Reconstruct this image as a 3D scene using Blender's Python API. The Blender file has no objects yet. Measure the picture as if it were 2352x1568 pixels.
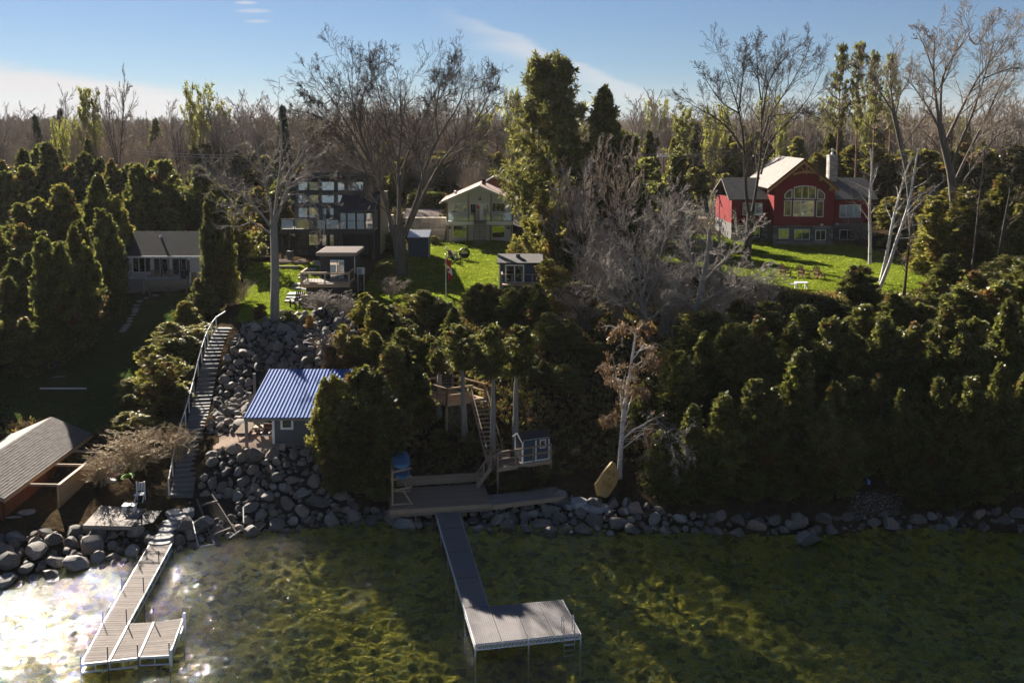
import bpy, math, random
import numpy as np
from mathutils import Vector, Matrix, Quaternion

SC = bpy.context.scene
COL = SC.collection
R_ = math.radians
random.seed(5)

# ------------------------------------------------------------------ camera
CAM_H, F_PX, PITCH, Y_HOR = 24.5, 2287.0, R_(6.0), 290.0      # survey of the photograph on a 2352 x 1568 grid
CP, SP = math.cos(PITCH), math.sin(PITCH)
CY = Y_HOR + F_PX * math.tan(PITCH)
cam = bpy.data.cameras.new('camera')
cam_o = bpy.data.objects.new('camera', cam)
COL.objects.link(cam_o)
cam.sensor_width = 36.0
cam.lens = 36.0 * F_PX / 2352.0
cam.shift_y = -(784.0 - CY) / 2352.0
cam.clip_start, cam.clip_end = 0.5, 9000
cam_o.location = (0, 0, CAM_H)
cam_o.rotation_euler = (R_(90) - PITCH, 0, 0)
SC.camera = cam_o

# ------------------------------------------------------------------ sun, sky, exposure
SUN_AZ, SUN_EL = R_(-30.6), R_(25)                              # left of the view axis, low
sdir = Vector((math.sin(SUN_AZ) * math.cos(SUN_EL), math.cos(SUN_AZ) * math.cos(SUN_EL), math.sin(SUN_EL)))
sun = bpy.data.lights.new('sun', 'SUN')
sun.energy, sun.angle, sun.color = 5.0, R_(0.53), (1.0, 0.91, 0.78)
sun_o = bpy.data.objects.new('sun', sun)
COL.objects.link(sun_o)
sun_o.location = sdir * 300
sun_o.rotation_euler = sdir.to_track_quat('Z', 'Y').to_euler()

SC.view_settings.view_transform = 'Standard'
SC.view_settings.look = 'None'
SC.view_settings.gamma = 1.0
SC.view_settings.use_curve_mapping = False
SC.view_settings.exposure = 1.98

W = bpy.data.worlds.new('World')
SC.world = W
W.use_nodes = True
nt = W.node_tree
nt.nodes.clear()
def wn(t, **k):
    n = nt.nodes.new(t)
    for a, v in k.items(): setattr(n, a, v)
    return n
def wl(a, b): nt.links.new(a, b)
def wmath(op, a, b=None, clamp=False):
    n = wn('ShaderNodeMath', operation=op); n.use_clamp = clamp
    for i, v in enumerate((a, b)):
        if v is None: continue
        if isinstance(v, (int, float)): n.inputs[i].default_value = v
        else: wl(v, n.inputs[i])
    return n.outputs[0]
sky = wn('ShaderNodeTexSky', sky_type='NISHITA')
sky.sun_disc = False
sky.sun_elevation = SUN_EL
sky.sun_rotation = SUN_AZ
sky.air_density, sky.dust_density, sky.ozone_density, sky.altitude = 0.8, 0.05, 7.0, 0
tc = wn('ShaderNodeTexCoord')
sep = wn('ShaderNodeSeparateXYZ'); wl(tc.outputs['Generated'], sep.inputs[0])
X_, Y_, Z_ = sep.outputs
ysafe = wmath('MAXIMUM', Y_, 0.05)
az = wmath('DIVIDE', X_, ysafe)
el = wmath('DIVIDE', Z_, ysafe)
front = wmath('GREATER_THAN', Y_, 0.1)
def smooth(v, lo, hi):
    n = wn('ShaderNodeMapRange', interpolation_type='SMOOTHSTEP')
    wl(v, n.inputs[0])
    n.inputs[1].default_value, n.inputs[2].default_value = lo, hi
    return n.outputs[0]
comb = wn('ShaderNodeCombineXYZ'); wl(az, comb.inputs[0]); wl(el, comb.inputs[1])
mp = wn('ShaderNodeMapping'); wl(comb.outputs[0], mp.inputs[0])
mp.inputs['Rotation'].default_value = (0, 0, R_(9)); mp.inputs['Scale'].default_value = (2.2, 26, 1)
nz = wn('ShaderNodeTexNoise'); wl(mp.outputs[0], nz.inputs['Vector'])
nz.inputs['Scale'].default_value = 2.0; nz.inputs['Detail'].default_value = 8; nz.inputs['Roughness'].default_value = 0.55
streak = nz.outputs['Fac']
# a sheet of cirrus low over the left of the view: its upper edge slopes down to the right
edge = wmath('ADD', wmath('MULTIPLY', az, -0.14), -0.006)
edge = wmath('ADD', edge, wmath('MULTIPLY', wmath('SUBTRACT', streak, 0.5), 0.024))
band = smooth(wmath('SUBTRACT', edge, el), -0.003, 0.016)
fade = smooth(az, 0.05, -0.40)
band = wmath('MULTIPLY', wmath('MULTIPLY', band, fade), wmath('ADD', wmath('MULTIPLY', streak, 0.9), 0.45), clamp=True)
# a long thin streak of cirrus running down to the right
line = wmath('ADD', wmath('MULTIPLY', az, -0.42), 0.088)
dist = wmath('SUBTRACT', el, line)
dist = wmath('ADD', dist, wmath('MULTIPLY', wmath('SUBTRACT', streak, 0.5), 0.030))
s1 = wmath('MULTIPLY', smooth(dist, 0.006, -0.002), smooth(dist, -0.034, -0.004))
s1 = wmath('MULTIPLY', s1, wmath('MULTIPLY', smooth(az, -0.09, 0.02), smooth(az, 0.26, 0.12)))
s1 = wmath('MULTIPLY', s1, wmath('ADD', wmath('MULTIPLY', streak, 0.8), 0.12))
low = wmath('MULTIPLY', smooth(el, 0.055, 0.0), wmath('MULTIPLY', streak, 0.75))
def wisp(a0, e0, wa, we):
    q = wmath('ADD', wmath('POWER', wmath('DIVIDE', wmath('SUBTRACT', az, a0), wa), 2.0), wmath('POWER', wmath('DIVIDE', wmath('SUBTRACT', el, e0), we), 2.0))
    return wmath('MULTIPLY', smooth(q, 1.0, 0.0), wmath('ADD', wmath('MULTIPLY', streak, 1.6), -0.35), clamp=True)
cloud = wmath('MAXIMUM', wmath('MAXIMUM', band, s1), low)
for w_ in ((-0.255, 0.113, 0.022, 0.0028), (-0.252, 0.103, 0.016, 0.0022), (-0.262, 0.121, 0.014, 0.002)): cloud = wmath('MAXIMUM', cloud, wisp(*w_))
cloud = wmath('MULTIPLY', cloud, front, clamp=True)
mixc = wn('ShaderNodeMix', data_type='RGBA')
wl(cloud, mixc.inputs[0])
hsv = wn('ShaderNodeHueSaturation'); hsv.inputs['Saturation'].default_value = 0.85; hsv.inputs['Value'].default_value = 0.345
wl(sky.outputs[0], hsv.inputs['Color'])
wl(hsv.outputs[0], mixc.inputs[6])
SKY_STR = 0.055
mixc.inputs[7].default_value = (3.5, 3.45, 3.5, 1)
bg = wn('ShaderNodeBackground'); bg.inputs['Strength'].default_value = SKY_STR
wl(mixc.outputs[2], bg.inputs['Color'])
out = wn('ShaderNodeOutputWorld'); wl(bg.outputs[0], out.inputs[0])

# ------------------------------------------------------------------ survey: grid position in the photograph <-> place
def ray(x, y):
    u, v = (x - 1176.0) / F_PX, (y - CY) / F_PX
    return u, CP - v * SP, -SP - v * CP
def at(x, y, Y):                    # the point seen at (x, y) at distance Y
    u, dy, dz = ray(x, y); t = Y / dy
    return Vector((u * t, Y, CAM_H + dz * t))
def G(x, y, Z):                     # the point seen at (x, y) at height Z
    u, dy, dz = ray(x, y); t = (Z - CAM_H) / dz
    return Vector((u * t, dy * t, Z))
def proj(X, Y, Z):
    b = Y * CP - (Z - CAM_H) * SP
    c = Y * SP + (Z - CAM_H) * CP
    return 1176 + F_PX * X / b, CY - F_PX * c / b

# ------------------------------------------------------------------ materials
MATS = {}
def mat_nodes(name):
    m = bpy.data.materials.new(name); m.use_nodes = True
    t = m.node_tree; t.nodes.clear()
    o = t.nodes.new('ShaderNodeOutputMaterial')
    MATS[name] = m
    return m, t, o
def add(t, kind, **k):
    n = t.nodes.new(kind)
    for a, v in k.items(): setattr(n, a, v)
    return n
def noise(t, vec, scale, detail=4, rough=0.6):
    n = add(t, 'ShaderNodeTexNoise')
    n.inputs['Scale'].default_value = scale; n.inputs['Detail'].default_value = detail; n.inputs['Roughness'].default_value = rough
    if vec is not None: t.links.new(vec, n.inputs['Vector'])
    return n
def ramp(t, fac, stops):
    r = add(t, 'ShaderNodeValToRGB')
    e = r.color_ramp.elements
    while len(e) < len(stops): e.new(0.5)
    for q, (p, c) in zip(e, stops):
        q.position = p; q.color = (*c, 1) if len(c) == 3 else c
    t.links.new(fac, r.inputs[0])
    return r
def tone(c, k): return tuple(min(1, max(0, v * k)) for v in c)
def plain(name, c, rough=0.6, var=0.18, scale=3.0, bump=0.0, bscale=30, metal=0.0, spec=0.35, stretch=None, island=0.0):
    """a painted, wooden, stone or metal surface: base colour with mottling, wear and fine relief"""
    m, t, o = mat_nodes(name)
    b = add(t, 'ShaderNodeBsdfPrincipled')
    tcn = add(t, 'ShaderNodeTexCoord')
    vec = tcn.outputs['Object']
    if stretch:
        mpn = add(t, 'ShaderNodeMapping'); t.links.new(vec, mpn.inputs[0]); mpn.inputs['Scale'].default_value = stretch; vec = mpn.outputs[0]
    n = noise(t, vec, scale, 6, 0.65)
    r = ramp(t, n.outputs['Fac'], [(0.25, tone(c, 1 - var)), (0.5, c), (0.78, tone(c, 1 + var))])
    colr = r.outputs[0]
    if island:
        g = add(t, 'ShaderNodeNewGeometry'); oi = add(t, 'ShaderNodeObjectInfo')
        ad = add(t, 'ShaderNodeMath', operation='ADD'); t.links.new(g.outputs['Random Per Island'], ad.inputs[0]); t.links.new(oi.outputs['Random'], ad.inputs[1])
        fr = add(t, 'ShaderNodeMath', operation='FRACT'); t.links.new(ad.outputs[0], fr.inputs[0])
        mr = add(t, 'ShaderNodeMapRange'); t.links.new(fr.outputs[0], mr.inputs[0]); mr.inputs[3].default_value = 1 - island; mr.inputs[4].default_value = 1 + island
        mx = add(t, 'ShaderNodeVectorMath', operation='SCALE'); t.links.new(colr, mx.inputs[0]); t.links.new(mr.outputs[0], mx.inputs['Scale'])
        colr = mx.outputs[0]
    t.links.new(colr, b.inputs['Base Color'])
    b.inputs['Roughness'].default_value = rough; b.inputs['Metallic'].default_value = metal
    b.inputs['Specular IOR Level'].default_value = spec
    if bump:
        n2 = noise(t, vec, bscale, 4, 0.7)
        bp = add(t, 'ShaderNodeBump'); bp.inputs['Strength'].default_value = bump; bp.inputs['Distance'].default_value = 0.03
        t.links.new(n2.outputs['Fac'], bp.inputs['Height']); t.links.new(bp.outputs[0], b.inputs['Normal'])
    t.links.new(b.outputs[0], o.inputs[0])
    return m
def foliage(name, ca, cb, cc, trans=0.35, brown=(0.16, 0.085, 0.03), gloss=0.05):
    """leaf sprays: colour differs from spray to spray and clump to clump, light passes through"""
    m, t, o = mat_nodes(name)
    g = add(t, 'ShaderNodeNewGeometry')
    at_ = add(t, 'ShaderNodeAttribute', attribute_name='tint')
    ab = add(t, 'ShaderNodeAttribute', attribute_name='dead')
    oi = add(t, 'ShaderNodeObjectInfo')
    r = ramp(t, g.outputs['Random Per Island'], [(0.0, ca), (0.55, cb), (1.0, cc)])
    sc = add(t, 'ShaderNodeVectorMath', operation='SCALE'); t.links.new(r.outputs[0], sc.inputs[0]); t.links.new(at_.outputs['Fac'], sc.inputs['Scale'])
    mr = add(t, 'ShaderNodeMapRange'); t.links.new(oi.outputs['Random'], mr.inputs[0]); mr.inputs[3].default_value = 0.75; mr.inputs[4].default_value = 1.25
    sc2 = add(t, 'ShaderNodeVectorMath', operation='SCALE'); t.links.new(sc.outputs[0], sc2.inputs[0]); t.links.new(mr.outputs[0], sc2.inputs['Scale'])
    mx = add(t, 'ShaderNodeMix', data_type='RGBA'); t.links.new(ab.outputs['Fac'], mx.inputs[0]); t.links.new(sc2.outputs[0], mx.inputs[6]); mx.inputs[7].default_value = (*brown, 1)
    d = add(t, 'ShaderNodeBsdfDiffuse'); t.links.new(mx.outputs[2], d.inputs[0])
    tr = add(t, 'ShaderNodeBsdfTranslucent'); t.links.new(mx.outputs[2], tr.inputs[0])
    ms = add(t, 'ShaderNodeMixShader'); ms.inputs[0].default_value = trans
    t.links.new(d.outputs[0], ms.inputs[1]); t.links.new(tr.outputs[0], ms.inputs[2])
    gl = add(t, 'ShaderNodeBsdfGlossy'); gl.inputs['Roughness'].default_value = 0.5; gl.inputs['Color'].default_value = (0.8, 0.8, 0.75, 1)
    m2 = add(t, 'ShaderNodeMixShader'); m2.inputs[0].default_value = gloss
    t.links.new(ms.outputs[0], m2.inputs[1]); t.links.new(gl.outputs[0], m2.inputs[2])
    t.links.new(m2.outputs[0], o.inputs[0])
    return m
def glassy(name, tint, rough=0.04, base=0.05, see=0.0):
    """a window pane: the room behind given as base colour, the sky and lake mirrored in it; `see` lets that share of light straight through"""
    m, t, o = mat_nodes(name)
    d = add(t, 'ShaderNodeBsdfDiffuse'); d.inputs[0].default_value = (*tint, 1)
    gl = add(t, 'ShaderNodeBsdfGlossy'); gl.inputs['Roughness'].default_value = rough
    gl.inputs['Color'].default_value = (0.9, 0.95, 1, 1)
    first = d
    if see:
        tp = add(t, 'ShaderNodeBsdfTransparent'); tp.inputs[0].default_value = (*(0.6 + 0.4 * v for v in tint), 1)
        m0 = add(t, 'ShaderNodeMixShader'); m0.inputs[0].default_value = see
        t.links.new(d.outputs[0], m0.inputs[1]); t.links.new(tp.outputs[0], m0.inputs[2]); first = m0
    fz = add(t, 'ShaderNodeLayerWeight'); fz.inputs['Blend'].default_value = 0.35
    mr = add(t, 'ShaderNodeMapRange'); t.links.new(fz.outputs['Fresnel'], mr.inputs[0]); mr.inputs[3].default_value = base; mr.inputs[4].default_value = 0.9
    ms = add(t, 'ShaderNodeMixShader'); t.links.new(mr.outputs[0], ms.inputs[0])
    t.links.new(first.outputs[0], ms.inputs[1]); t.links.new(gl.outputs[0], ms.inputs[2])
    t.links.new(ms.outputs[0], o.inputs[0])
    return m

# ------------------------------------------------------------------ objects
def tag(o, label=None, cat=None, group=None, kind=None):
    if label: o['label'] = label
    if cat: o['category'] = cat
    if group: o['group'] = group
    if kind: o['kind'] = kind
    return o
ORIGIN = {}
def thing(name, label, cat, loc=(0, 0, 0), group=None, kind=None):
    o = bpy.data.objects.new(name, None); COL.objects.link(o)
    o.empty_display_size = 0.3
    o.location = loc
    ORIGIN[o.name] = Vector(loc)
    return tag(o, label, cat, group, kind)
def link(name, mesh, parent=None):
    o = bpy.data.objects.new(name, mesh); COL.objects.link(o)
    if parent is not None:
        o.parent = parent
        ORIGIN[o.name] = ORIGIN.get(parent.name, Vector((0, 0, 0)))
    return o
def np_mesh(name, V, Q=None, T=None, mat=None, smooth=False, attrs=None):
    me = bpy.data.meshes.new(name)
    V = np.asarray(V, dtype=np.float32).reshape(-1, 3)
    nq = 0 if Q is None else len(Q); ntq = 0 if T is None else len(T)
    me.vertices.add(len(V)); me.vertices.foreach_set('co', V.ravel())
    loops = []
    if nq: loops.append(np.asarray(Q, dtype=np.int32).ravel())
    if ntq: loops.append(np.asarray(T, dtype=np.int32).ravel())
    L = np.concatenate(loops)
    me.loops.add(len(L)); me.loops.foreach_set('vertex_index', L)
    st = np.concatenate([np.arange(nq) * 4, nq * 4 + np.arange(ntq) * 3]).astype(np.int32)
    me.polygons.add(nq + ntq)
    me.polygons.foreach_set('loop_start', st)
    me.polygons.foreach_set('loop_total', np.concatenate([np.full(nq, 4), np.full(ntq, 3)]).astype(np.int32))
    if smooth: me.polygons.foreach_set('use_smooth', np.ones(nq + ntq, dtype=bool))
    for an, av in (attrs or {}).items():
        a = me.attributes.new(an, 'FLOAT', 'POINT'); a.data.foreach_set('value', np.asarray(av, dtype=np.float32))
    me.update(calc_edges=True); me.validate()
    if mat: me.materials.append(MATS[mat])
    return me

class MB:
    """collects boxes, bars, tubes and panels and links them as ONE mesh object"""
    def __init__(s): s.v, s.f = [], []
    def add(s, vs, fs):
        n = len(s.v); s.v += [tuple(q) for q in vs]; s.f += [tuple(i + n for i in f) for f in fs]; return s
    def box(s, x0, x1, y0, y1, z0, z1, m=None):
        vs = [Vector((x, y, z)) for z in (z0, z1) for y in (y0, y1) for x in (x0, x1)]
        if m: vs = [m @ q for q in vs]
        return s.add(vs, [(0, 2, 3, 1), (4, 5, 7, 6), (0, 1, 5, 4), (2, 6, 7, 3), (0, 4, 6, 2), (1, 3, 7, 5)])
    def hexa(s, b, t):              # four lower corners, four upper corners, both anticlockwise from above
        return s.add(list(b) + list(t), [(3, 2, 1, 0), (4, 5, 6, 7), (0, 1, 5, 4), (1, 2, 6, 5), (2, 3, 7, 6), (3, 0, 4, 7)])
    def bar(s, a, b, w, h=None, up=Vector((0, 0, 1))):
        h = h or w; a, b = Vector(a), Vector(b); d = (b - a).normalized()
        if abs(d.dot(up)) > 0.98: up = Vector((0, 1, 0))
        r = d.cross(up).normalized() * w / 2; u = r.cross(d).normalized() * h / 2
        return s.add([a - r - u, a + r - u, a + r + u, a - r + u, b - r - u, b + r - u, b + r + u, b - r + u],
                     [(0, 1, 2, 3), (7, 6, 5, 4), (0, 4, 5, 1), (1, 5, 6, 2), (2, 6, 7, 3), (3, 7, 4, 0)])
    def tube(s, pts, r, k=6, caps=True):
        pts = [Vector(p) for p in pts]; n = len(pts); n0 = len(s.v)
        rs = r if isinstance(r, (list, tuple)) else [r] * n
        for i, p in enumerate(pts):
            d = (pts[min(i + 1, n - 1)] - pts[max(i - 1, 0)]).normalized()
            u = Vector((0, 0, 1)) if abs(d.z) < 0.9 else Vector((0, 1, 0))
            a = d.cross(u).normalized(); b = d.cross(a)
            for j in range(k):
                g = 2 * math.pi * j / k
                s.v.append(tuple(p + (a * math.cos(g) + b * math.sin(g)) * rs[i]))
        for i in range(n - 1):
            for j in range(k):
                s.f.append((n0 + i * k + j, n0 + i * k + (j + 1) % k, n0 + (i + 1) * k + (j + 1) % k, n0 + (i + 1) * k + j))
        if caps:
            s.f.append(tuple(n0 + j for j in range(k))[::-1]); s.f.append(tuple(n0 + (n - 1) * k + j for j in range(k)))
        return s
    def prism(s, poly, d):          # polygon of points pushed along the vector d
        poly = [Vector(p) for p in poly]; d = Vector(d); n = len(poly)
        vs = poly + [p + d for p in poly]
        return s.add(vs, [tuple(range(n))[::-1], tuple(range(n, 2 * n))] + [(i, (i + 1) % n, n + (i + 1) % n, n + i) for i in range(n)])
    def lathe(s, prof, c=(0, 0, 0), k=12):
        n0 = len(s.v); c = Vector(c)
        for r, z in prof:
            for j in range(k):
                g = 2 * math.pi * j / k; s.v.append((c.x + r * math.cos(g), c.y + r * math.sin(g), c.z + z))
        for i in range(len(prof) - 1):
            for j in range(k):
                s.f.append((n0 + i * k + j, n0 + i * k + (j + 1) % k, n0 + (i + 1) * k + (j + 1) % k, n0 + (i + 1) * k + j))
        s.f.append(tuple(n0 + j for j in range(k))[::-1]); s.f.append(tuple(n0 + (len(prof) - 1) * k + j for j in range(k)))
        return s
    def mesh(s, name, mat, org=Vector((0, 0, 0)), bevel=0, smooth=False):
        me = bpy.data.meshes.new(name)
        me.from_pydata([(a - org.x, b - org.y, c - org.z) for a, b, c in s.v], [], s.f)
        me.materials.append(MATS[mat])
        if smooth: me.polygons.foreach_set('use_smooth', [True] * len(me.polygons))
        me.update(); return me
    def build(s, name, mat, parent=None, label=None, smooth=False):
        org = ORIGIN.get(parent.name, Vector((0, 0, 0))) if parent is not None else Vector((0, 0, 0))
        o = link(name, s.mesh(name, mat, org, smooth=smooth), parent)
        if label: o['label'] = label
        return o
def kids(o): return [c for c in COL.objects if c.parent == o]
def copy_tree(o, parent=None):
    c = o.copy(); COL.objects.link(c)
    if parent is not None: c.parent = parent
    for ch in list(o.children): copy_tree(ch, c)
    return c
# ================================================================== land form
CTRL = [  # places read off the photograph (x, y) with their height above the lake
 # waterline
 (-500,1400,0),(-150,1362,0),(0,1335,0),(90,1315,0),(160,1300,0),(280,1275,0),(380,1262,0),(440,1255,0),(500,1235,0),(560,1215,0),(650,1205,0),(800,1197,0),
 (900,1195,0),(1000,1195,0),(1170,1207,0),(1400,1215,0),(1600,1215,0),(1720,1220,0),(1840,1230,0),(2000,1207,0),(2200,1205,0),(2352,1210,0),(2800,1215,0),
 # left bank
 (-300,1230,1.1),(0,1235,1.0),(120,1195,1.0),(210,1215,0.7),(260,1190,0.9),(330,1150,1.2),(50,1180,1.05),(150,1120,1.2),(120,1000,1.9),(-300,950,2.4),
 (60,920,2.6),(150,895,2.8),(250,880,3.2),(250,800,4.2),(300,730,5.3),(340,670,6.6),(280,657,6.8),(440,655,6.8),(100,780,4.4),(-100,700,5.6),(0,620,7.4),(380,850,4.6),(400,760,5.7),(330,960,3.0),(370,1060,2.0),
 (150,540,8.6),(-300,560,8.6),(450,560,9.0),
 # stair line and rock bank
 (418,1140,1.2),(400,1180,0.9),(370,1240,0.35),(437,1050,2.3),(455,975,3.35),(485,830,5.9),(520,752,7.6),(560,735,7.75),
 (480,1130,1.0),(600,1180,0.7),(700,1170,0.7),(500,1045,2.9),(640,1035,3.1),(720,1035,3.1),(520,1000,3.25),(640,1010,3.25),(760,1000,3.3),
 (540,900,4.3),(560,800,6.6),(620,750,7.6),(720,738,7.7),(760,760,7.2),
 # upper left lawn and black house terrace
 (660,712,7.9),(600,700,8.0),(560,620,8.7),(620,640,8.5),(700,705,7.9),(780,700,7.9),(650,596,9.3),(760,596,9.3),(860,600,9.2),(900,690,8.1),(700,575,9.4),
 # maple, middle lawn, white house
 (922,642,8.4),(1000,680,8.3),(1060,692,8.3),(1140,690,8.3),(1010,600,8.8),(1100,565,9.0),(1022,556,9.0),(1178,556,9.0),(1230,560,9.0),(1180,640,8.6),
 (900,560,9.3),(940,549,9.2),(1015,549,9.1),(940,500,11.7),(1010,500,11.7),(985,475,12.2),(975,446,13.2),(1100,440,13.0),(960,418,14.0),
 # centre slope and decks
 (895,1170,0.45),(1000,1165,0.45),(1128,1160,0.5),(1298,1140,0.7),(930,1105,0.9),(1070,1095,1.0),(1200,1105,1.0),(1000,1010,2.8),(1060,955,3.9),(1100,1000,3.2),(1150,1050,2.1),(1250,1060,2.0),
 (1050,850,5.9),(1050,740,7.8),(900,930,4.3),(850,1100,1.3),(800,960,4.0),(850,740,7.8),(950,720,8.1),(1200,940,4.6),(1250,780,7.7),(1330,1080,1.8),(1330,960,4.0),
 # right slope and right lawn
 (1400,1150,0.9),(1500,1180,0.7),(1700,1180,0.8),(1900,1180,0.7),(2100,1170,0.7),(2300,1175,0.8),(1500,1000,3.6),(1700,1010,3.6),(1900,1010,3.6),(2100,1000,3.7),(2330,1000,3.8),
 (1450,850,6.2),(1650,840,6.6),(1900,800,7.2),(2150,780,7.6),(2330,780,7.8),(1650,690,8.6),(1850,668,8.6),(2000,655,8.6),(2150,650,8.7),(2330,640,8.8),
 (1480,545,9.6),(1600,550,9.5),(1720,600,9.0),(1800,562,9.2),(2000,566,9.1),(1900,600,8.9),(2100,590,9.0),(2300,560,9.4),(1590,490,10.6),(1590,448,12.4),(1420,520,10.0),
]
CP_ = [G(x, y, z) for x, y, z in CTRL]
# country beyond and beside, and the lake floor
for X, Y, Z in [(-160,160,11.5),(-90,160,12),(-40,165,12.6),(60,165,12.6),(110,165,12),(170,160,11.5),(-200,230,14),(-60,230,14.5),(60,230,14.5),(200,230,14),(-400,420,16),(0,420,16.2),(400,420,16),
                (-900,900,17),(0,900,17.5),(900,900,17),(-2200,3000,19),(0,3000,19),(2200,3000,19),(-90,75,3),(-120,110,8),(90,62,0),(90,75,4.5),(110,105,9),(-80,50,0.2),
                (-40,45,-1.2),(-25,46,-1.3),(-10,50,-1.3),(5,50,-1.5),(20,50,-1.6),(40,50,-1.8),(-20,52,-0.7),(-10,56,-0.7),(0,56,-0.8),(12,56,-0.9),(26,56,-1.0),(-30,36,-2.0),(0,36,-2.1),(30,36,-2.3),(0,5,-3),(-60,5,-3),(60,5,-3.2),(70,40,-2)]:
    CP_.append(Vector((X, Y, Z)))
CX = np.array([[p.x, p.y] for p in CP_]); CZ = np.array([p.z for p in CP_])
def _k(A, B): return np.sqrt(((A[:, None, :] - B[None, :, :]) ** 2).sum(2) + 1.2)
_A = np.zeros((len(CX) + 3, len(CX) + 3)); n_ = len(CX)
_A[:n_, :n_] = _k(CX, CX) - np.eye(n_) * 0.35
_A[:n_, n_] = 1; _A[:n_, n_ + 1:] = CX / 100.0; _A[n_:, :n_] = _A[:n_, n_:].T
_w = np.linalg.solve(_A, np.concatenate([CZ, [0, 0, 0]]))
def land(XY):
    XY = np.asarray(XY, dtype=float).reshape(-1, 2); o = np.empty(len(XY))
    for i in range(0, len(XY), 20000):
        q = XY[i:i + 20000]
        o[i:i + 20000] = _k(q, CX) @ _w[:n_] + _w[n_] + (q / 100.0) @ _w[n_ + 1:]
    return o
def h(x, y): return float(land([[x, y]])[0])
def on(x, y, lo=40.0, hi=700.0):    # where the line of sight through (x, y) meets the land
    u, dy, dz = ray(x, y)
    Ys = np.concatenate([np.arange(lo, 200, 0.5), np.geomspace(200, hi, 120)])
    Zr = CAM_H + dz / dy * Ys; d = Zr - land(np.stack([u / dy * Ys, Ys], 1))
    i = np.argmax(d < 0)
    if d[i] >= 0: i = len(Ys) - 1
    Y = Ys[i] if i == 0 else Ys[i - 1] + (Ys[i] - Ys[i - 1]) * d[i - 1] / max(1e-6, d[i - 1] - d[i])
    p = at(x, y, Y); p.z = h(p.x, p.y); return p

def inside(P, poly):
    P = np.asarray(P); c = np.zeros(len(P), bool); n = len(poly)
    for i in range(n):
        (x0, y0), (x1, y1) = poly[i], poly[(i + 1) % n]
        s = ((y0 > P[:, 1]) != (y1 > P[:, 1]))
        xx = (x1 - x0) * (P[:, 1] - y0) / (y1 - y0 + 1e-12) + x0
        c ^= s & (P[:, 0] < xx)
    return c
def poly_on(pts): return [(p.x, p.y) for p in (on(x, y) for x, y in pts)]

# ---- ground cover materials
def cover(name, stops, scale, stops2, scale2, bump=0.6, bscale=8):
    m, t, o = mat_nodes(name)
    b = add(t, 'ShaderNodeBsdfPrincipled'); g = add(t, 'ShaderNodeNewGeometry')
    n1 = noise(t, g.outputs['Position'], scale, 8, 0.7); n2 = noise(t, g.outputs['Position'], scale2, 4, 0.6)
    r1 = ramp(t, n1.outputs['Fac'], stops); r2 = ramp(t, n2.outputs['Fac'], stops2)
    mx = add(t, 'ShaderNodeMix', data_type='RGBA', blend_type='MULTIPLY'); mx.inputs[0].default_value = 1
    t.links.new(r1.outputs[0], mx.inputs[6]); t.links.new(r2.outputs[0], mx.inputs[7])
    t.links.new(mx.outputs[2], b.inputs['Base Color']); b.inputs['Roughness'].default_value = 1.0; b.inputs['Specular IOR Level'].default_value = 0.0
    n3 = noise(t, g.outputs['Position'], bscale, 6, 0.75)
    bp = add(t, 'ShaderNodeBump'); bp.inputs['Strength'].default_value = bump; bp.inputs['Distance'].default_value = 0.15
    t.links.new(n3.outputs['Fac'], bp.inputs['Height']); t.links.new(bp.outputs[0], b.inputs['Normal'])
    t.links.new(b.outputs[0], o.inputs[0]); return m
cover('leaf_litter', [(0.3, (0.020, 0.015, 0.010)), (0.5, (0.055, 0.040, 0.024)), (0.62, (0.10, 0.070, 0.04)), (0.72, (0.035, 0.035, 0.014))], 3.0, [(0.3, (0.6, 0.6, 0.6)), (0.7, (1, 1, 1))], 0.25, 0.9, 9)
cover('turf', [(0.28, (0.08, 0.11, 0.012)), (0.5, (0.125, 0.165, 0.018)), (0.68, (0.17, 0.195, 0.03)), (0.8, (0.20, 0.18, 0.06))], 1.1, [(0.3, (0.65, 0.7, 0.6)), (0.7, (1.1, 1.05, 1.0))], 0.18, 0.7, 5)
cover('shade_turf', [(0.3, (0.03, 0.045, 0.012)), (0.5, (0.045, 0.075, 0.016)), (0.7, (0.07, 0.075, 0.03))], 1.0, [(0.3, (0.7, 0.7, 0.7)), (0.7, (1, 1, 1))], 0.2, 0.7, 5)  # darker turf copy: tree shade over this lawn is put into the colour
cover('gravel', [(0.3, (0.22, 0.19, 0.16)), (0.7, (0.38, 0.33, 0.28))], 6.0, [(0.3, (0.8, 0.8, 0.8)), (0.7, (1, 1, 1))], 0.4, 0.4, 25)
cover('asphalt', [(0.3, (0.16, 0.135, 0.125)), (0.7, (0.24, 0.205, 0.19))], 5.0, [(0.3, (0.8, 0.8, 0.8)), (0.7, (1, 1, 1))], 0.3, 0.2, 30)
cover('rock_bed_shade', [(0.3, (0.02, 0.02, 0.02)), (0.7, (0.06, 0.055, 0.05))], 6.0, [(0.3, (0.7, 0.7, 0.7)), (0.7, (1, 1, 1))], 0.4, 0.8, 12)  # near-black: shadow in the gaps between boulders put into the ground colour
cover('pavers', [(0.3, (0.26, 0.20, 0.165)), (0.7, (0.36, 0.28, 0.23))], 5.0, [(0.3, (0.85, 0.85, 0.85)), (0.7, (1, 1, 1))], 0.4, 0.3, 20)

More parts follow.
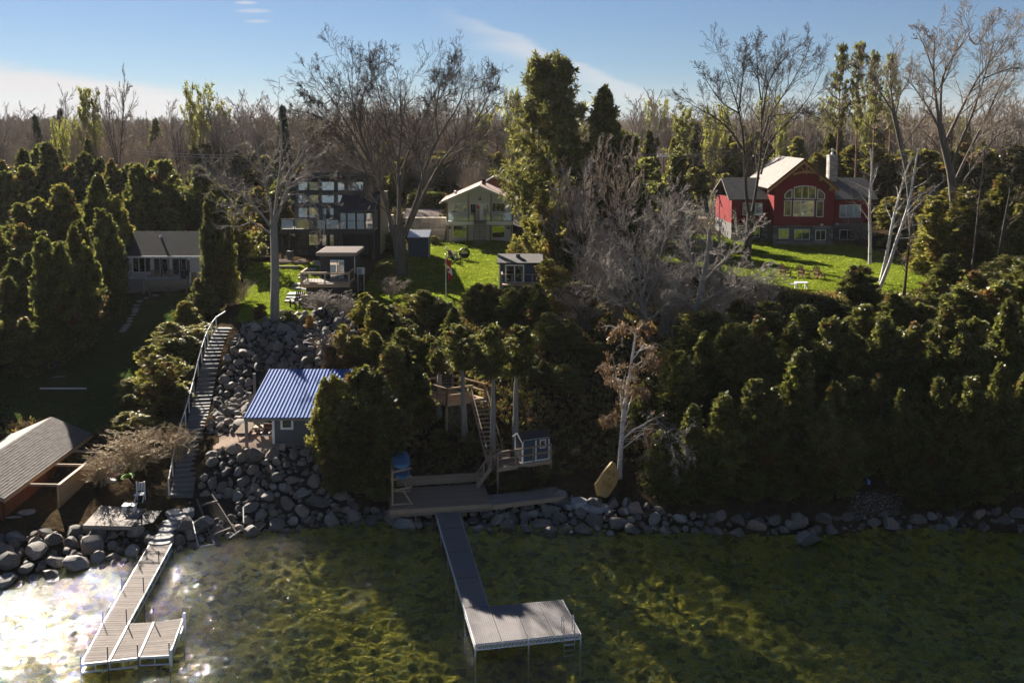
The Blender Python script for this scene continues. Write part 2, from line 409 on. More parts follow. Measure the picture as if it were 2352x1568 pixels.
AREAS = [   # (object name, material, outline on the land)
 ('lawn', 'turf', poly_on([(545,740),(556,690),(560,640),(575,605),(640,603),(700,603),(760,605),(800,660),(840,680),(850,705),(800,712),(730,722),(680,738),(600,745)])),
 ('lawn', 'turf', poly_on([(820,690),(870,600),(900,590),(945,575),(1010,552),(1100,552),(1240,550),(1240,640),(1210,690),(1160,700),(1060,712),(960,715),(880,720)])),
 ('lawn', 'turf', poly_on([(1440,560),(1500,540),(1600,538),(1700,545),(1780,555),(1960,560),(2030,580),(2120,600),(2160,660),(2060,680),(1940,672),(1860,672),(1800,668),(1760,660),(1700,650),(1620,620),(1500,600)])),
 ('lawn', 'turf', poly_on([(935,455),(1012,452),(1014,441),(935,441)])),
 ('shaded_lawn', 'shade_turf', poly_on([(-200,960),(-60,800),(120,760),(220,700),(300,660),(440,660),(450,690),(400,790),(350,850),(300,900),(260,960),(210,1000),(100,960)])),
 ('driveway', 'asphalt', poly_on([(925,502),(1013,502),(1013,478),(935,478)])),
 ('gravel_drive', 'gravel', poly_on([(1555,500),(1690,500),(1690,452),(1620,428),(1570,430)])),
 ('gravel_pad', 'gravel', poly_on([(1180,520),(1215,520),(1215,455),(1180,455)])),
 ('terrace', 'pavers', poly_on([(485,1034),(640,1032),(720,1030),(720,985),(560,985),(510,1000)])),
 ('path', 'pavers', poly_on([(608,712),(640,690),(690,690),(720,704),(655,712)])),
 ('rock_bed_shade', 'rock_bed_shade', poly_on([(480,1000),(500,905),(525,815),(560,748),(600,744),(650,728),(800,716),(815,760),(770,850),(720,985),(560,985)])),
 ('rock_bed_shade', 'rock_bed_shade', poly_on([(440,1150),(468,1075),(490,1036),(640,1033),(735,1031),(790,1075),(830,1200),(800,1204),(560,1232),(500,1240),(400,1250),(400,1215),(430,1200)])),
 ('gravel_landing', 'gravel', poly_on([(430,1200),(540,1175),(545,1150),(480,1138),(440,1145)])),
]
def build_land():
    Ys = np.concatenate([np.arange(38, 52, 0.7), np.arange(52, 72, 0.2), np.arange(72, 140, 0.42), np.arange(140, 200, 1.2), np.geomspace(200, 1300, 40)])
    As = np.concatenate([[-1.35, -1.0, -0.8], np.linspace(-0.66, 0.66, 480), [0.8, 1.0, 1.35]])
    YY, AA = np.meshgrid(Ys, As, indexing='ij')
    XX = AA * (YY * 0.85 + 12)
    P = np.stack([XX.ravel(), YY.ravel()], 1)
    Z = land(P)
    rng = np.random.default_rng(3)
    Z = Z + np.where(P[:, 1] < 170, 0.05 * np.sin(P[:, 0] * 1.3 + 2 * np.sin(P[:, 1] * .7)) * np.sin(P[:, 1] * 1.1), 0)
    nY, nA = YY.shape
    V = np.column_stack([P, Z])
    i, j = np.meshgrid(np.arange(nY - 1), np.arange(nA - 1), indexing='ij')
    a = (i * nA + j).ravel(); Q = np.stack([a, a + 1, a + nA + 1, a + nA], 1)
    C = P[Q].mean(1)
    C = C + 0.12 * np.stack([np.sin(C[:, 1] * 5.1), np.sin(C[:, 0] * 4.3)], 1)
    zone = np.full(len(Q), -1)
    for k, (_, _, poly) in enumerate(AREAS):
        zone[(zone < 0) & inside(C, poly)] = k
    def sub(name, mat, mask, smooth=True):
        q = Q[mask]
        if not len(q): return
        u, inv = np.unique(q.ravel(), return_inverse=True)
        tag(link(name, np_mesh(name, V[u], inv.reshape(-1, 4), mat=mat, smooth=smooth)), kind='structure')
    under = (Z[Q].max(1) < -0.6) & (P[Q][:, :, 1].mean(1) < 66)
    wet = (Z[Q].max(1) < 0.02) & (P[Q][:, :, 1].mean(1) < 66)
    sub('ground', 'leaf_litter', (zone < 0) & ~under & ~wet); sub('lake_shallows', 'weedy_stones', wet & ~under)
    for k, (nm, mt, _) in enumerate(AREAS): sub(nm, mt, (zone == k) & ~wet)

# ---- lake floor: weed-covered cobbles under clear shallow water
def lake_floor():
    m, t, o = mat_nodes('weedy_stones')
    b = add(t, 'ShaderNodeBsdfPrincipled'); g = add(t, 'ShaderNodeNewGeometry')
    vo = add(t, 'ShaderNodeTexVoronoi'); vo.inputs['Scale'].default_value = 2.6; vo.inputs['Randomness'].default_value = 1
    nn = noise(t, g.outputs['Position'], 3.0, 3, 0.6)
    mxv = add(t, 'ShaderNodeVectorMath', operation='MULTIPLY_ADD'); t.links.new(nn.outputs['Color'], mxv.inputs[0]); mxv.inputs[1].default_value = (0.3, 0.3, 0.3); t.links.new(g.outputs['Position'], mxv.inputs[2])
    t.links.new(mxv.outputs[0], vo.inputs['Vector'])
    sepc = add(t, 'ShaderNodeSeparateColor'); t.links.new(vo.outputs['Color'], sepc.inputs[0])
    r1 = ramp(t, sepc.outputs[0], [(0.0, (0.16, 0.16, 0.03)), (0.35, (0.40, 0.37, 0.05)), (0.7, (0.60, 0.52, 0.08)), (1.0, (0.36, 0.40, 0.15))])
    n2 = noise(t, g.outputs['Position'], 0.35, 5, 0.6)
    r2 = ramp(t, n2.outputs['Fac'], [(0.3, (0.6, 0.68, 0.62)), (0.5, (1.0, 1.0, 0.95)), (0.75, (1.2, 1.15, 1.0))])
    mx = add(t, 'ShaderNodeMix', data_type='RGBA', blend_type='MULTIPLY'); mx.inputs[0].default_value = 1
    t.links.new(r1.outputs[0], mx.inputs[6]); t.links.new(r2.outputs[0], mx.inputs[7])
    n3 = noise(t, g.outputs['Position'], 9.0, 5, 0.7)
    r3 = ramp(t, n3.outputs['Fac'], [(0.33, (0.5, 0.5, 0.5)), (0.58, (1.2, 1.2, 1.15))])
    m2 = add(t, 'ShaderNodeMix', data_type='RGBA', blend_type='MULTIPLY'); m2.inputs[0].default_value = 1
    t.links.new(mx.outputs[2], m2.inputs[6]); t.links.new(r3.outputs[0], m2.inputs[7])
    t.links.new(m2.outputs[2], b.inputs['Base Color']); b.inputs['Roughness'].default_value = 0.9; b.inputs['Specular IOR Level'].default_value = 0.1
    t.links.new(b.outputs[0], o.inputs[0])
    x = np.arange(-33, 36, 0.13); y = np.concatenate([[-150, -40, 0, 20, 30], np.arange(36, 66, 0.13)])
    x = np.concatenate([[-200, -90, -50, -40], x, [40, 55, 90, 200]])
    XX, YY = np.meshgrid(x, y)
    P = np.stack([XX.ravel(), YY.ravel()], 1)
    rng = np.random.default_rng(8)
    Z = np.minimum(land(P), -0.05) - 0.2
    # cobbles: nearest of scattered seeds, each raising a rounded bump
    cell = 0.55
    gx, gy = np.floor(P[:, 0] / cell).astype(int), np.floor(P[:, 1] / cell).astype(int)
    best = np.full(len(P), 9.0); hh = np.zeros(len(P))
    def rnd(a, b, k):
        v = np.sin(a * 127.1 + b * 311.7 + k * 74.7) * 43758.5453; return v - np.floor(v)
    for dx in (-1, 0, 1):
        for dy in (-1, 0, 1):
            a, bq = gx + dx, gy + dy
            sx, sy = (a + rnd(a, bq, 1)) * cell, (bq + rnd(a, bq, 2)) * cell
            d = np.hypot(P[:, 0] - sx, P[:, 1] - sy) / (0.35 + 0.4 * rnd(a, bq, 3))
            mk = d < best; best = np.where(mk, d, best); hh = np.where(mk, rnd(a, bq, 4), hh)
    Z += (0.05 + 0.24 * hh) * np.clip(1 - best * best, 0, 1)
    n0 = XX.shape[1]
    i, j = np.meshgrid(np.arange(XX.shape[0] - 1), np.arange(n0 - 1), indexing='ij'); a = (i * n0 + j).ravel()
    Q = np.stack([a, a + 1, a + n0 + 1, a + n0], 1)
    tag(link('lake_bed', np_mesh('lake_bed', np.column_stack([P, Z]), Q, mat='weedy_stones', smooth=True)), kind='structure')
lake_floor()
build_land()

def lake():
    m, t, o = mat_nodes('clear_water')
    g = add(t, 'ShaderNodeNewGeometry')
    mp1 = add(t, 'ShaderNodeMapping'); t.links.new(g.outputs['Position'], mp1.inputs[0]); mp1.inputs['Rotation'].default_value = (0, 0, R_(35)); mp1.inputs['Scale'].default_value = (1.0, 2.2, 1)
    n1 = noise(t, mp1.outputs[0], 2.6, 3, 0.55); n1.inputs['Distortion'].default_value = 0.6
    n2 = noise(t, mp1.outputs[0], 10.0, 2, 0.5)
    n3 = noise(t, g.outputs['Position'], 0.10, 2, 0.5)
    ad = add(t, 'ShaderNodeMath', operation='MULTIPLY_ADD'); t.links.new(n2.outputs['Fac'], ad.inputs[0]); ad.inputs[1].default_value = 0.30; t.links.new(n1.outputs['Fac'], ad.inputs[2])
    rr = add(t, 'ShaderNodeMapRange'); t.links.new(n3.outputs['Fac'], rr.inputs[0]); rr.inputs[1].default_value = 0.3; rr.inputs[2].default_value = 0.7; rr.inputs[3].default_value = 0.4; rr.inputs[4].default_value = 1.0
    bp = add(t, 'ShaderNodeBump'); bp.inputs['Distance'].default_value = 0.10
    t.links.new(rr.outputs[0], bp.inputs['Strength']); t.links.new(ad.outputs[0], bp.inputs['Height'])
    tp = add(t, 'ShaderNodeBsdfTransparent'); tp.inputs[0].default_value = (0.95, 0.97, 0.87, 1)
    gl = add(t, 'ShaderNodeBsdfGlossy'); gl.inputs['Roughness'].default_value = 0.03; t.links.new(bp.outputs[0], gl.inputs['Normal'])
    fr = add(t, 'ShaderNodeFresnel'); fr.inputs['IOR'].default_value = 1.33; t.links.new(bp.outputs[0], fr.inputs['Normal'])
    ms = add(t, 'ShaderNodeMixShader'); t.links.new(fr.outputs[0], ms.inputs[0]); t.links.new(tp.outputs[0], ms.inputs[1]); t.links.new(gl.outputs[0], ms.inputs[2])
    t.links.new(ms.outputs[0], o.inputs[0])
    V = [(-1600, -1450, 0), (1600, -1450, 0), (1600, 66, 0), (-1600, 66, 0)]
    tag(link('lake_water', np_mesh('lake_water', V, [(0, 1, 2, 3)], mat='clear_water')), kind='structure')
lake()
# ================================================================== plants
# ---- leaf sprays
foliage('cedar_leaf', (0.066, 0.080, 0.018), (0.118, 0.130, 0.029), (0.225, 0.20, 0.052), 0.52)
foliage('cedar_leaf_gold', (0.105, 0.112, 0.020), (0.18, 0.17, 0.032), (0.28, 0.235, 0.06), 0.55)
foliage('pine_leaf', (0.075, 0.08, 0.022), (0.125, 0.125, 0.032), (0.20, 0.18, 0.05), 0.5)
foliage('spruce_leaf', (0.012, 0.025, 0.014), (0.022, 0.040, 0.022), (0.04, 0.06, 0.03), 0.2)
foliage('bud_leaf', (0.17, 0.19, 0.035), (0.26, 0.27, 0.05), (0.34, 0.31, 0.07), 0.5)
foliage('dry_leaf', (0.10, 0.055, 0.025), (0.17, 0.095, 0.04), (0.24, 0.15, 0.06), 0.45)
foliage('red_leaf', (0.035, 0.012, 0.010), (0.07, 0.022, 0.016), (0.10, 0.04, 0.02), 0.35)
foliage('gold_leaf', (0.25, 0.15, 0.02), (0.36, 0.22, 0.03), (0.42, 0.28, 0.05), 0.4)
foliage('blade', (0.105, 0.15, 0.013), (0.16, 0.205, 0.02), (0.22, 0.235, 0.04), 0.5, gloss=0.0)
foliage('shade_blade', (0.03, 0.055, 0.01), (0.05, 0.08, 0.016), (0.08, 0.09, 0.03), 0.4)  # blade copy with the left lawn's shade put into its darker colour
plain('bark_grey', (0.12, 0.103, 0.088), 0.95, 0.5, 2.0, 1.0, 7, stretch=(3, 3, 0.4), spec=0.1)
plain('bark_pale', (0.21, 0.195, 0.175), 0.9, 0.3, 2.2, 0.6, 14, stretch=(3, 3, 0.5))
plain('bark_dark', (0.06, 0.048, 0.04), 0.9, 0.35, 2.2, 0.8, 14, stretch=(3, 3, 0.5))
plain('twig_grey', (0.25, 0.21, 0.185), 0.9, 0.3, 1.0)
plain('twig_brown', (0.29, 0.235, 0.185), 0.9, 0.35, 1.0)
plain('twig_dark', (0.07, 0.053, 0.045), 0.9, 0.3, 1.0)
plain('twig_pale', (0.38, 0.34, 0.29), 0.9, 0.25, 1.0)
plain('twig_tan', (0.34, 0.26, 0.16), 0.9, 0.25, 1.0)
plain('bark_red', (0.23, 0.125, 0.08), 0.9, 0.3, 2.0, 0.6, 14, stretch=(3, 3, 0.5))
def birch_bark():
    m, t, o = mat_nodes('bark_birch')
    b = add(t, 'ShaderNodeBsdfPrincipled'); tcn = add(t, 'ShaderNodeTexCoord')
    mpn = add(t, 'ShaderNodeMapping'); t.links.new(tcn.outputs['Object'], mpn.inputs[0]); mpn.inputs['Scale'].default_value = (1.5, 1.5, 7)
    n = noise(t, mpn.outputs[0], 1.6, 5, 0.7)
    r = ramp(t, n.outputs['Fac'], [(0.36, (0.06, 0.05, 0.045)), (0.43, (0.50, 0.47, 0.43)), (0.8, (0.62, 0.59, 0.55))])
    t.links.new(r.outputs[0], b.inputs['Base Color']); b.inputs['Roughness'].default_value = 0.8
    t.links.new(b.outputs[0], o.inputs[0])
birch_bark()

def unit(a): return a / np.maximum(1e-9, np.linalg.norm(a, axis=-1, keepdims=True))
def sprays(rng, C, D, size, per=2, spread=0.55, wid=0.24, width_axis=None):
    """fans of narrow leaf-shaped faces growing from C along D"""
    N = len(C); up = rng.normal(size=(N, 3)); S = unit(np.cross(D, up)); L = []
    size = np.broadcast_to(np.asarray(size, float), (N,))
    for k in range(per):
        a = (k - (per - 1) / 2) * spread + rng.normal(0, 0.12, N)
        d = unit(D * np.cos(a)[:, None] + S * np.sin(a)[:, None])
        nrm = np.cross(D, S); w = unit(np.cross(d, nrm))
        l = (size * rng.uniform(0.75, 1.2, N))[:, None]; ww = l * wid
        L.append(np.stack([C, C + d * l * 0.5 + w * ww, C + d * l, C + d * l * 0.5 - w * ww], 1))
    return np.concatenate(L)                    # (N*per, 4, 3)
def leaf_mesh(name, quads, tint, mat, dead=None):
    V = quads.reshape(-1, 3); Q = np.arange(len(V)).reshape(-1, 4)
    at_ = {'tint': np.repeat(tint, 4)}
    at_['dead'] = np.repeat(dead if dead is not None else np.zeros(len(tint)), 4)
    return np_mesh(name, V, Q, mat=mat, attrs=at_)
def tube_arr(groups, k=4):
    VS, QS, n0 = [], [], 0
    for P, Rr, kk in groups:
        if len(P) == 0: continue
        M, n, _ = P.shape
        T = unit(np.gradient(P, axis=1)); mt = unit(T.mean(1))
        ref = np.where(np.abs(mt[:, 2:3]) > 0.9, np.array([[1.0, 0.2, 0]]), np.array([[0, 0, 1.0]]))
        N = unit(np.cross(T, ref[:, None, :])); B = np.cross(T, N)
        a = 2 * np.pi * np.arange(kk) / kk
        V = P[:, :, None, :] + Rr[:, :, None, None] * (np.cos(a)[None, None, :, None] * N[:, :, None, :] + np.sin(a)[None, None, :, None] * B[:, :, None, :])
        m, i, j = np.meshgrid(np.arange(M), np.arange(n - 1), np.arange(kk), indexing='ij')
        b = m * n * kk + i * kk; j2 = (j + 1) % kk
        QS.append(np.stack([b + j, b + j2, b + kk + j2, b + kk + j], -1).reshape(-1, 4) + n0)
        VS.append(V.reshape(-1, 3)); n0 += M * n * kk
    return np.concatenate(VS), np.concatenate(QS)
def resample(pts, n):
    pts = np.asarray(pts, float); d = np.concatenate([[0], np.cumsum(np.linalg.norm(np.diff(pts, axis=0), axis=1))])
    t = np.linspace(0, d[-1], n); t2 = np.linspace(0, d[-1], 4 * n)
    o = np.stack([np.interp(t2, d, pts[:, c]) for c in range(3)], 1)
    for _ in range(5): o[1:-1] = (o[:-2] + 2 * o[1:-1] + o[2:]) / 4
    return o[np.linspace(0, 4 * n - 1, n).round().astype(int)]
def grow(rng, P, Rr, nch, t0, t1, ang, angv, lf, lv, up, wand, n, rf, rmin=0.008, taper=0.3, bend=0.0, absmax=None):
    M, n0, _ = P.shape
    idx = np.repeat(np.arange(M), nch); K = len(idx)
    t = np.tile((np.arange(nch) + 0.5) / nch, M) + rng.uniform(-0.5, 0.5, K) / nch
    t = t0 + (t1 - t0) * np.clip(t, 0, 1)
    s = np.clip(t * (n0 - 1), 0, n0 - 1.001); i = s.astype(int); f = (s - i)[:, None]
    A, Bp = P[idx, i], P[idx, i + 1]
    pos = A + (Bp - A) * f; tan = unit(Bp - A)
    r0 = (Rr[idx, i] * (1 - f[:, 0]) + Rr[idx, i + 1] * f[:, 0]) * rf
    L = np.linalg.norm(np.diff(P, axis=1), axis=2).sum(1)[idx]
    perp = unit(np.cross(tan, rng.normal(size=(K, 3))))
    a = (ang + angv * rng.normal(size=K))[:, None]
    d = unit(np.cos(a) * tan + np.sin(a) * perp)
    ln = L * lf * (1 - 0.5 * t) * rng.uniform(1 - lv, 1 + lv, K)
    if absmax: ln = np.minimum(ln, absmax)
    out = np.empty((K, n, 3)); out[:, 0] = pos; p = pos.copy(); st = (ln / (n - 1))[:, None]
    for q in range(1, n):
        u = up + bend * (q / (n - 1) - 0.35)
        d = unit(d + wand * rng.normal(size=(K, 3)) + np.array([0, 0, 1.0]) * u)
        p = p + d * st; out[:, q] = p
    rad = np.maximum(rmin, r0[:, None] * np.linspace(1, taper, n)[None, :])
    rad[:, -1] = np.maximum(rmin * 0.6, rad[:, -1] * 0.5)
    return out, rad

# ---- evergreen crowns (unit: metres, 10 m tall, scaled when placed)
def cedar_crown(seed, name, mat, hgt=10.0, r=2.5, boughs=150, nspray=15, size=0.29, leaders=3, base=0.02, power=0.7, dead=0.06, belly=0.2, per=3, gap=0.0):
    """upswept plumes of flat sprays on boughs of uneven length round one or more leaders"""
    rng = np.random.default_rng(seed)
    tb = (np.arange(boughs) + rng.uniform(0, 1, boughs)) / boughs; tb = tb ** 0.9
    a = np.arange(boughs) * 2.39996 + rng.uniform(-.5, .5, boughs)
    ld = rng.integers(0, leaders, boughs)
    lo = rng.normal(0, 0.42, (leaders, 2)) * r * (0 if leaders == 1 else 1); lh = 1 - rng.uniform(0, 0.28, leaders); lh[0] = 1; lo[0] *= 0.3
    prof = (1 - tb) ** power * (0.5 + 0.5 * np.minimum(1, tb / belly)) + 0.03
    reach = r * prof * rng.uniform(0.62, 1.28, boughs) * np.where(leaders > 1, 0.82, 1.0)
    rise = hgt * rng.uniform(0.05, 0.13, boughs) * (0.5 + 0.7 * (1 - tb))
    C, O, S, N = [], [], [], []
    for k in range(boughs):
        if rng.random() < gap: continue
        m = 6 + int(5 * (1 - tb[k])); f = np.linspace(0.22, 1.0, m)
        cx = np.cos(a[k]) * reach[k] * f ** 0.8; cy = np.sin(a[k]) * reach[k] * f ** 0.8
        z0 = hgt * (base + (0.95 - base) * tb[k]) * lh[ld[k]]; z = z0 + rise[k] * f ** 1.7
        w = min(1, tb[k] * 1.6)
        C.append(np.stack([cx + lo[ld[k], 0] * w, cy + lo[ld[k], 1] * w, z], 1))
        O.append(np.tile([np.cos(a[k]) * .75, np.sin(a[k]) * .75, 0.75], (m, 1)) * (0.5 + f[:, None] * .7))
        S.append((0.27 * (1 - 0.72 * f) + 0.07) * (0.55 + 0.6 * (1 - tb[k])) * r / 2.3); N.append(np.full(m, k))
    C, O, S, N = np.concatenate(C), np.concatenate(O), np.concatenate(S), np.concatenate(N)
    ct = rng.uniform(0.6, 1.4, boughs); cd = (rng.random(boughs) < dead) * rng.uniform(0.5, 1, boughs)
    idx = np.repeat(np.arange(len(C)), nspray); K = len(idx)
    off = rng.normal(size=(K, 3)) * S[idx][:, None] * (0.75 + 0.9 * rng.random((K, 1)) ** 3)
    D = unit(O[idx] + np.array([0, 0, 0.1]) + rng.normal(size=(K, 3)) * 0.5)
    qd = sprays(rng, C[idx] + off, D, size, per, 0.5, 0.19)
    return leaf_mesh(name, qd, np.tile(ct[N][idx] * rng.uniform(0.8, 1.2, K), per), mat, np.tile(cd[N][idx], per))
def pine_crown(seed, name, mat, hgt=10.0, r=1.8, start=0.5, whorls=9, per=4, tufts=5, size=0.34):
    rng = np.random.default_rng(seed); C = []; Bp = []
    for w in range(whorls):
        t = start + (1 - start) * (w + 0.5) / whorls
        for k in range(per):
            a = rng.uniform(0, 6.28); L = r * (1.05 - ((t - start) / (1 - start))) ** 0.65 * rng.uniform(0.35, 1.35) * (0.7 if t < start + 0.1 else 1)
            d = np.array([math.cos(a), math.sin(a), rng.uniform(0.05, 0.4)])
            p0 = np.array([0, 0, hgt * t]); path = [p0 + d * L * s + np.array([0, 0, 0.25 * L * s * s]) for s in (0, 0.4, 0.75, 1)]
            Bp.append(path)
            for s in np.linspace(0.45, 1.05, tufts): C.append(p0 + d * L * s + np.array([0, 0, 0.25 * L * s * s]) + rng.normal(size=3) * 0.22 * np.array([1, 1, .6]))
    for s in range(10): C.append(np.array([0, 0, hgt * (0.94 + 0.006 * s)]) + rng.normal(size=3) * 0.1)
    C = np.array(C); idx = np.repeat(np.arange(len(C)), 10); K = len(idx)
    D = unit(rng.normal(size=(K, 3)) + np.array([0, 0, 0.5]))
    qd = sprays(rng, C[idx], D, size, 2, 0.5, 0.10)
    ct = rng.uniform(0.7, 1.3, len(C))
    crown = leaf_mesh(name, qd, np.tile(ct[idx], 2), mat)
    P = np.array(Bp, float); Rr = np.tile(np.array([[0.05, 0.04, 0.03, 0.015]]), (len(P), 1))
    return crown, (P, Rr)
def spruce_crown(seed, name, hgt=10.0, r=1.7):
    rng = np.random.default_rng(seed); n = 900
    t = rng.random(n) ** 0.8; a = rng.uniform(0, 6.28, n)
    tier = 0.8 + 0.25 * np.abs(np.sin(t * 34))
    rr = r * (1 - t) ** 0.85 * tier * rng.uniform(0.45, 1.05, n)
    C = np.stack([rr * np.cos(a), rr * np.sin(a), hgt * (0.03 + 0.97 * t)], 1)
    idx = np.repeat(np.arange(n), 7); K = len(idx)
    D = unit(np.stack([np.cos(a), np.sin(a), -0.25 + 0.7 * t], 1)[idx] + rng.normal(size=(K, 3)) * 0.35)
    return leaf_mesh(name, sprays(rng, C[idx] + rng.normal(size=(K, 3)) * 0.12, D, 0.34, 2, 0.6, 0.16), np.tile(rng.uniform(0.7, 1.3, n)[idx], 2), 'spruce_leaf')
def trunk_mesh(name, mat, hgt, r0, seed=0, lean=0.03, branches=None, top=0.02):
    rng = np.random.default_rng(seed)
    z = np.linspace(-0.06, 1, 10) * hgt; w = np.cumsum(rng.normal(0, lean, (10, 2)), 0) * hgt * 0.05
    P = np.column_stack([w, z])[None]; Rr = np.linspace(r0, max(0.02, r0 * top), 10)[None].copy(); Rr[0, 0] *= 1.4; Rr[0, 1] *= 1.12
    gs = [(P, Rr, 8)]
    if branches is not None: gs.append((*branches, 3))
    V, Q = tube_arr(gs)
    return np_mesh(name, V, Q, mat=mat, smooth=True)

CED = []
for s, kw in enumerate([dict(leaders=3, r=2.4, power=0.66), dict(leaders=2, r=2.2, power=0.72), dict(leaders=4, r=2.7, power=0.62, boughs=170), dict(leaders=1, r=2.0, power=0.95), dict(leaders=3, r=2.5, power=0.74, dead=0.16), dict(leaders=2, r=2.1, power=0.62)]):
    CED.append(cedar_crown(20 + s, 'cedar_crown', 'cedar_leaf', **kw))
CED_TOP = [cedar_crown(40 + s, 'cedar_crown', 'cedar_leaf', leaders=3, r=2.3, base=0.0, power=0.5, belly=0.35, boughs=70) for s in range(3)]   # crowns on bare trunks
THIN = [cedar_crown(50 + s, 'cedar_crown', 'cedar_leaf_gold', leaders=3, r=2.4, boughs=80, nspray=11, power=0.6, dead=0.3, gap=0.15) for s in range(2)]
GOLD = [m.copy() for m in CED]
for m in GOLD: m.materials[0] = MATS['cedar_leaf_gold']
CED_TRUNK = [trunk_mesh('cedar_trunk', 'bark_grey', 10, 0.2, s) for s in range(3)]
SPRUCE = spruce_crown(60, 'spruce_crown')
PINE_T = trunk_mesh('pine_trunk', 'bark_red', 10, 0.12, 4, branches=pine_crown(71, 'x', 'pine_leaf')[1])
PINE = [pine_crown(71, 'pine_crown', 'pine_leaf')[0], pine_crown(72, 'pine_crown', 'pine_leaf', start=0.55, r=1.5)[0]]
WPINE = pine_crown(75, 'pine_crown', 'pine_leaf', r=2.6, start=0.12, whorls=17, per=6, tufts=7, size=0.40)[0]
rs = random.Random(11)
PALE_TRUNK = [trunk_mesh('cedar_trunk', 'bark_pale', 10, 0.24, 11 + s, lean=0.05, top=0.25) for s in range(2)]
def evergreen(x, ytop, Y, wpx, label, group=None, kind='cedar', crown=None, cut=0.0, name=None, base=None):
    """x, top and width as they show in the photograph at distance Y; the foot stands on the land there"""
    p = at(x, ytop, Y); z0 = h(p.x, Y)
    H = max(1.2, p.z - z0); Wd = wpx * Y / F_PX * 1.02
    t = thing(name or ('cedar_tree' if kind == 'cedar' else kind + '_tree'), label, 'tree' if H > 3 else 'shrub', (p.x, Y, z0 - 0.05), group)
    q = 0.035 if H < 14 else 0.008; t.rotation_euler = (rs.gauss(0, q), rs.gauss(0, q), rs.uniform(0, 6.28))
    if kind == 'cedar':
        cm = crown or CED[rs.randrange(len(CED))]
        tr = CED_TRUNK[rs.randrange(3)]; rad = 2.35
    elif kind == 'spruce': cm, tr, rad = SPRUCE, CED_TRUNK[0], 1.75
    elif kind == 'white_pine': cm, tr, rad = WPINE, CED_TRUNK[1], 1.75
    else: cm, tr, rad = PINE[rs.randrange(2)], PINE_T, 1.3
    c = link('crown', cm, t); k = Wd / 2 / rad
    zc = cut * H; c.location.z = zc; c.scale = (k, k, (H - zc) / 10.0)
    b = link('trunk', tr, t)
    tk = max(0.6, min(1.6, H / 10)); b.scale = (tk, tk, H * (0.9 if kind == 'cedar' else 1.0) / 10.0)
    return t

# ---- leafless trees
def limbs_from(rng, lim, n=12):
    P, Rr = [], []
    for pts, r0, r1 in lim: P.append(resample(pts, n)); Rr.append(np.linspace(r0, r1, n))
    return np.array(P), np.array(Rr)
def bare_meshes(seed, lim, spec, mat_t, mat_w, org, rmin=0.011, ktr=8, first=None):
    """trunk and limbs as drawn; boughs, branches and twigs grown from them level by level"""
    rng = np.random.default_rng(seed)
    P, Rr = limbs_from(rng, lim)
    P = P - np.array(org); gs = []
    src = (P, Rr) if first is None else (P[first:], Rr[first:])
    lv = src; twigs = []
    for k, s in enumerate(spec):
        s = dict(s); keep = s.pop('also', False)
        new = grow(rng, lv[0], lv[1], rmin=rmin, **s)
        twigs.append((*new, 5 if k == 0 else 4 if k == 1 else 3))
        lv = new
    V, Q = tube_arr([(P, Rr, ktr)] + twigs[:1]); tm = np_mesh('trunk', V, Q, mat=mat_t, smooth=True)
    V, Q = tube_arr(twigs[1:]); cm = np_mesh('crown', V, Q, mat=mat_w)
    return tm, cm, lv
SPEC_BIG = [dict(nch=12, t0=0.25, t1=1.0, ang=0.6, angv=0.18, lf=0.5, lv=0.35, up=0.06, wand=0.10, n=7, rf=0.5),
            dict(nch=8, t0=0.2, t1=1.0, ang=0.6, angv=0.22, lf=0.5, lv=0.4, up=0.04, wand=0.12, n=5, rf=0.55),
            dict(nch=6, t0=0.2, t1=1.0, ang=0.6, angv=0.25, lf=0.55, lv=0.4, up=0.03, wand=0.14, n=4, rf=0.6),
            dict(nch=4, t0=0.2, t1=1.0, ang=0.55, angv=0.25, lf=0.65, lv=0.4, up=0.03, wand=0.14, n=3, rf=0.7)]
def hero(name, label, seed, lim_px, base_px, Y, spec, mt='bark_grey', mw='twig_dark', rmin=0.011, first=None, group=None, leaves=None, cut=0.84):
    """lim_px: list of (points (x, y, nearer/farther in m), radius at start, radius at end)"""
    b = at(base_px[0], base_px[1], Y); b.z = h(b.x, Y) - 0.1
    lim = []
    for pts, r0, r1 in lim_px:
        if lim and cut < 1:
            q = np.array(pts, float); s = np.concatenate([[0], np.cumsum(np.hypot(*np.diff(q[:, :2], axis=0).T))]); t = np.linspace(0, s[-1] * cut, 8); pts = np.stack([np.interp(t, s, q[:, c]) for c in range(3)], 1)
        lim.append(([tuple(at(x, y, Y + d)) for x, y, d in pts], r0 if not lim else r0 * 0.66, r1))
    tm, cm, lv = bare_meshes(seed, lim, spec, mt, mw, b, rmin, first=first)
    t = thing(name, label, 'tree', b, group)
    link('trunk', tm, t); link('crown', cm, t)
    if leaves:
        mat, num, size, hang = leaves; rng = np.random.default_rng(seed + 1)
        P = lv[0]; K = min(num, 400000); i = rng.integers(0, len(P), K); j = rng.integers(1, P.shape[1], K)
        C = P[i, j] + rng.normal(size=(K, 3)) * 0.12
        D = unit(rng.normal(size=(K, 3)) + np.array([0, 0, -hang]))
        link('foliage', leaf_mesh('foliage', sprays(rng, C, D, size, 1, 0.4, 0.28), rng.uniform(0.7, 1.3, K), mat), t)
    return t
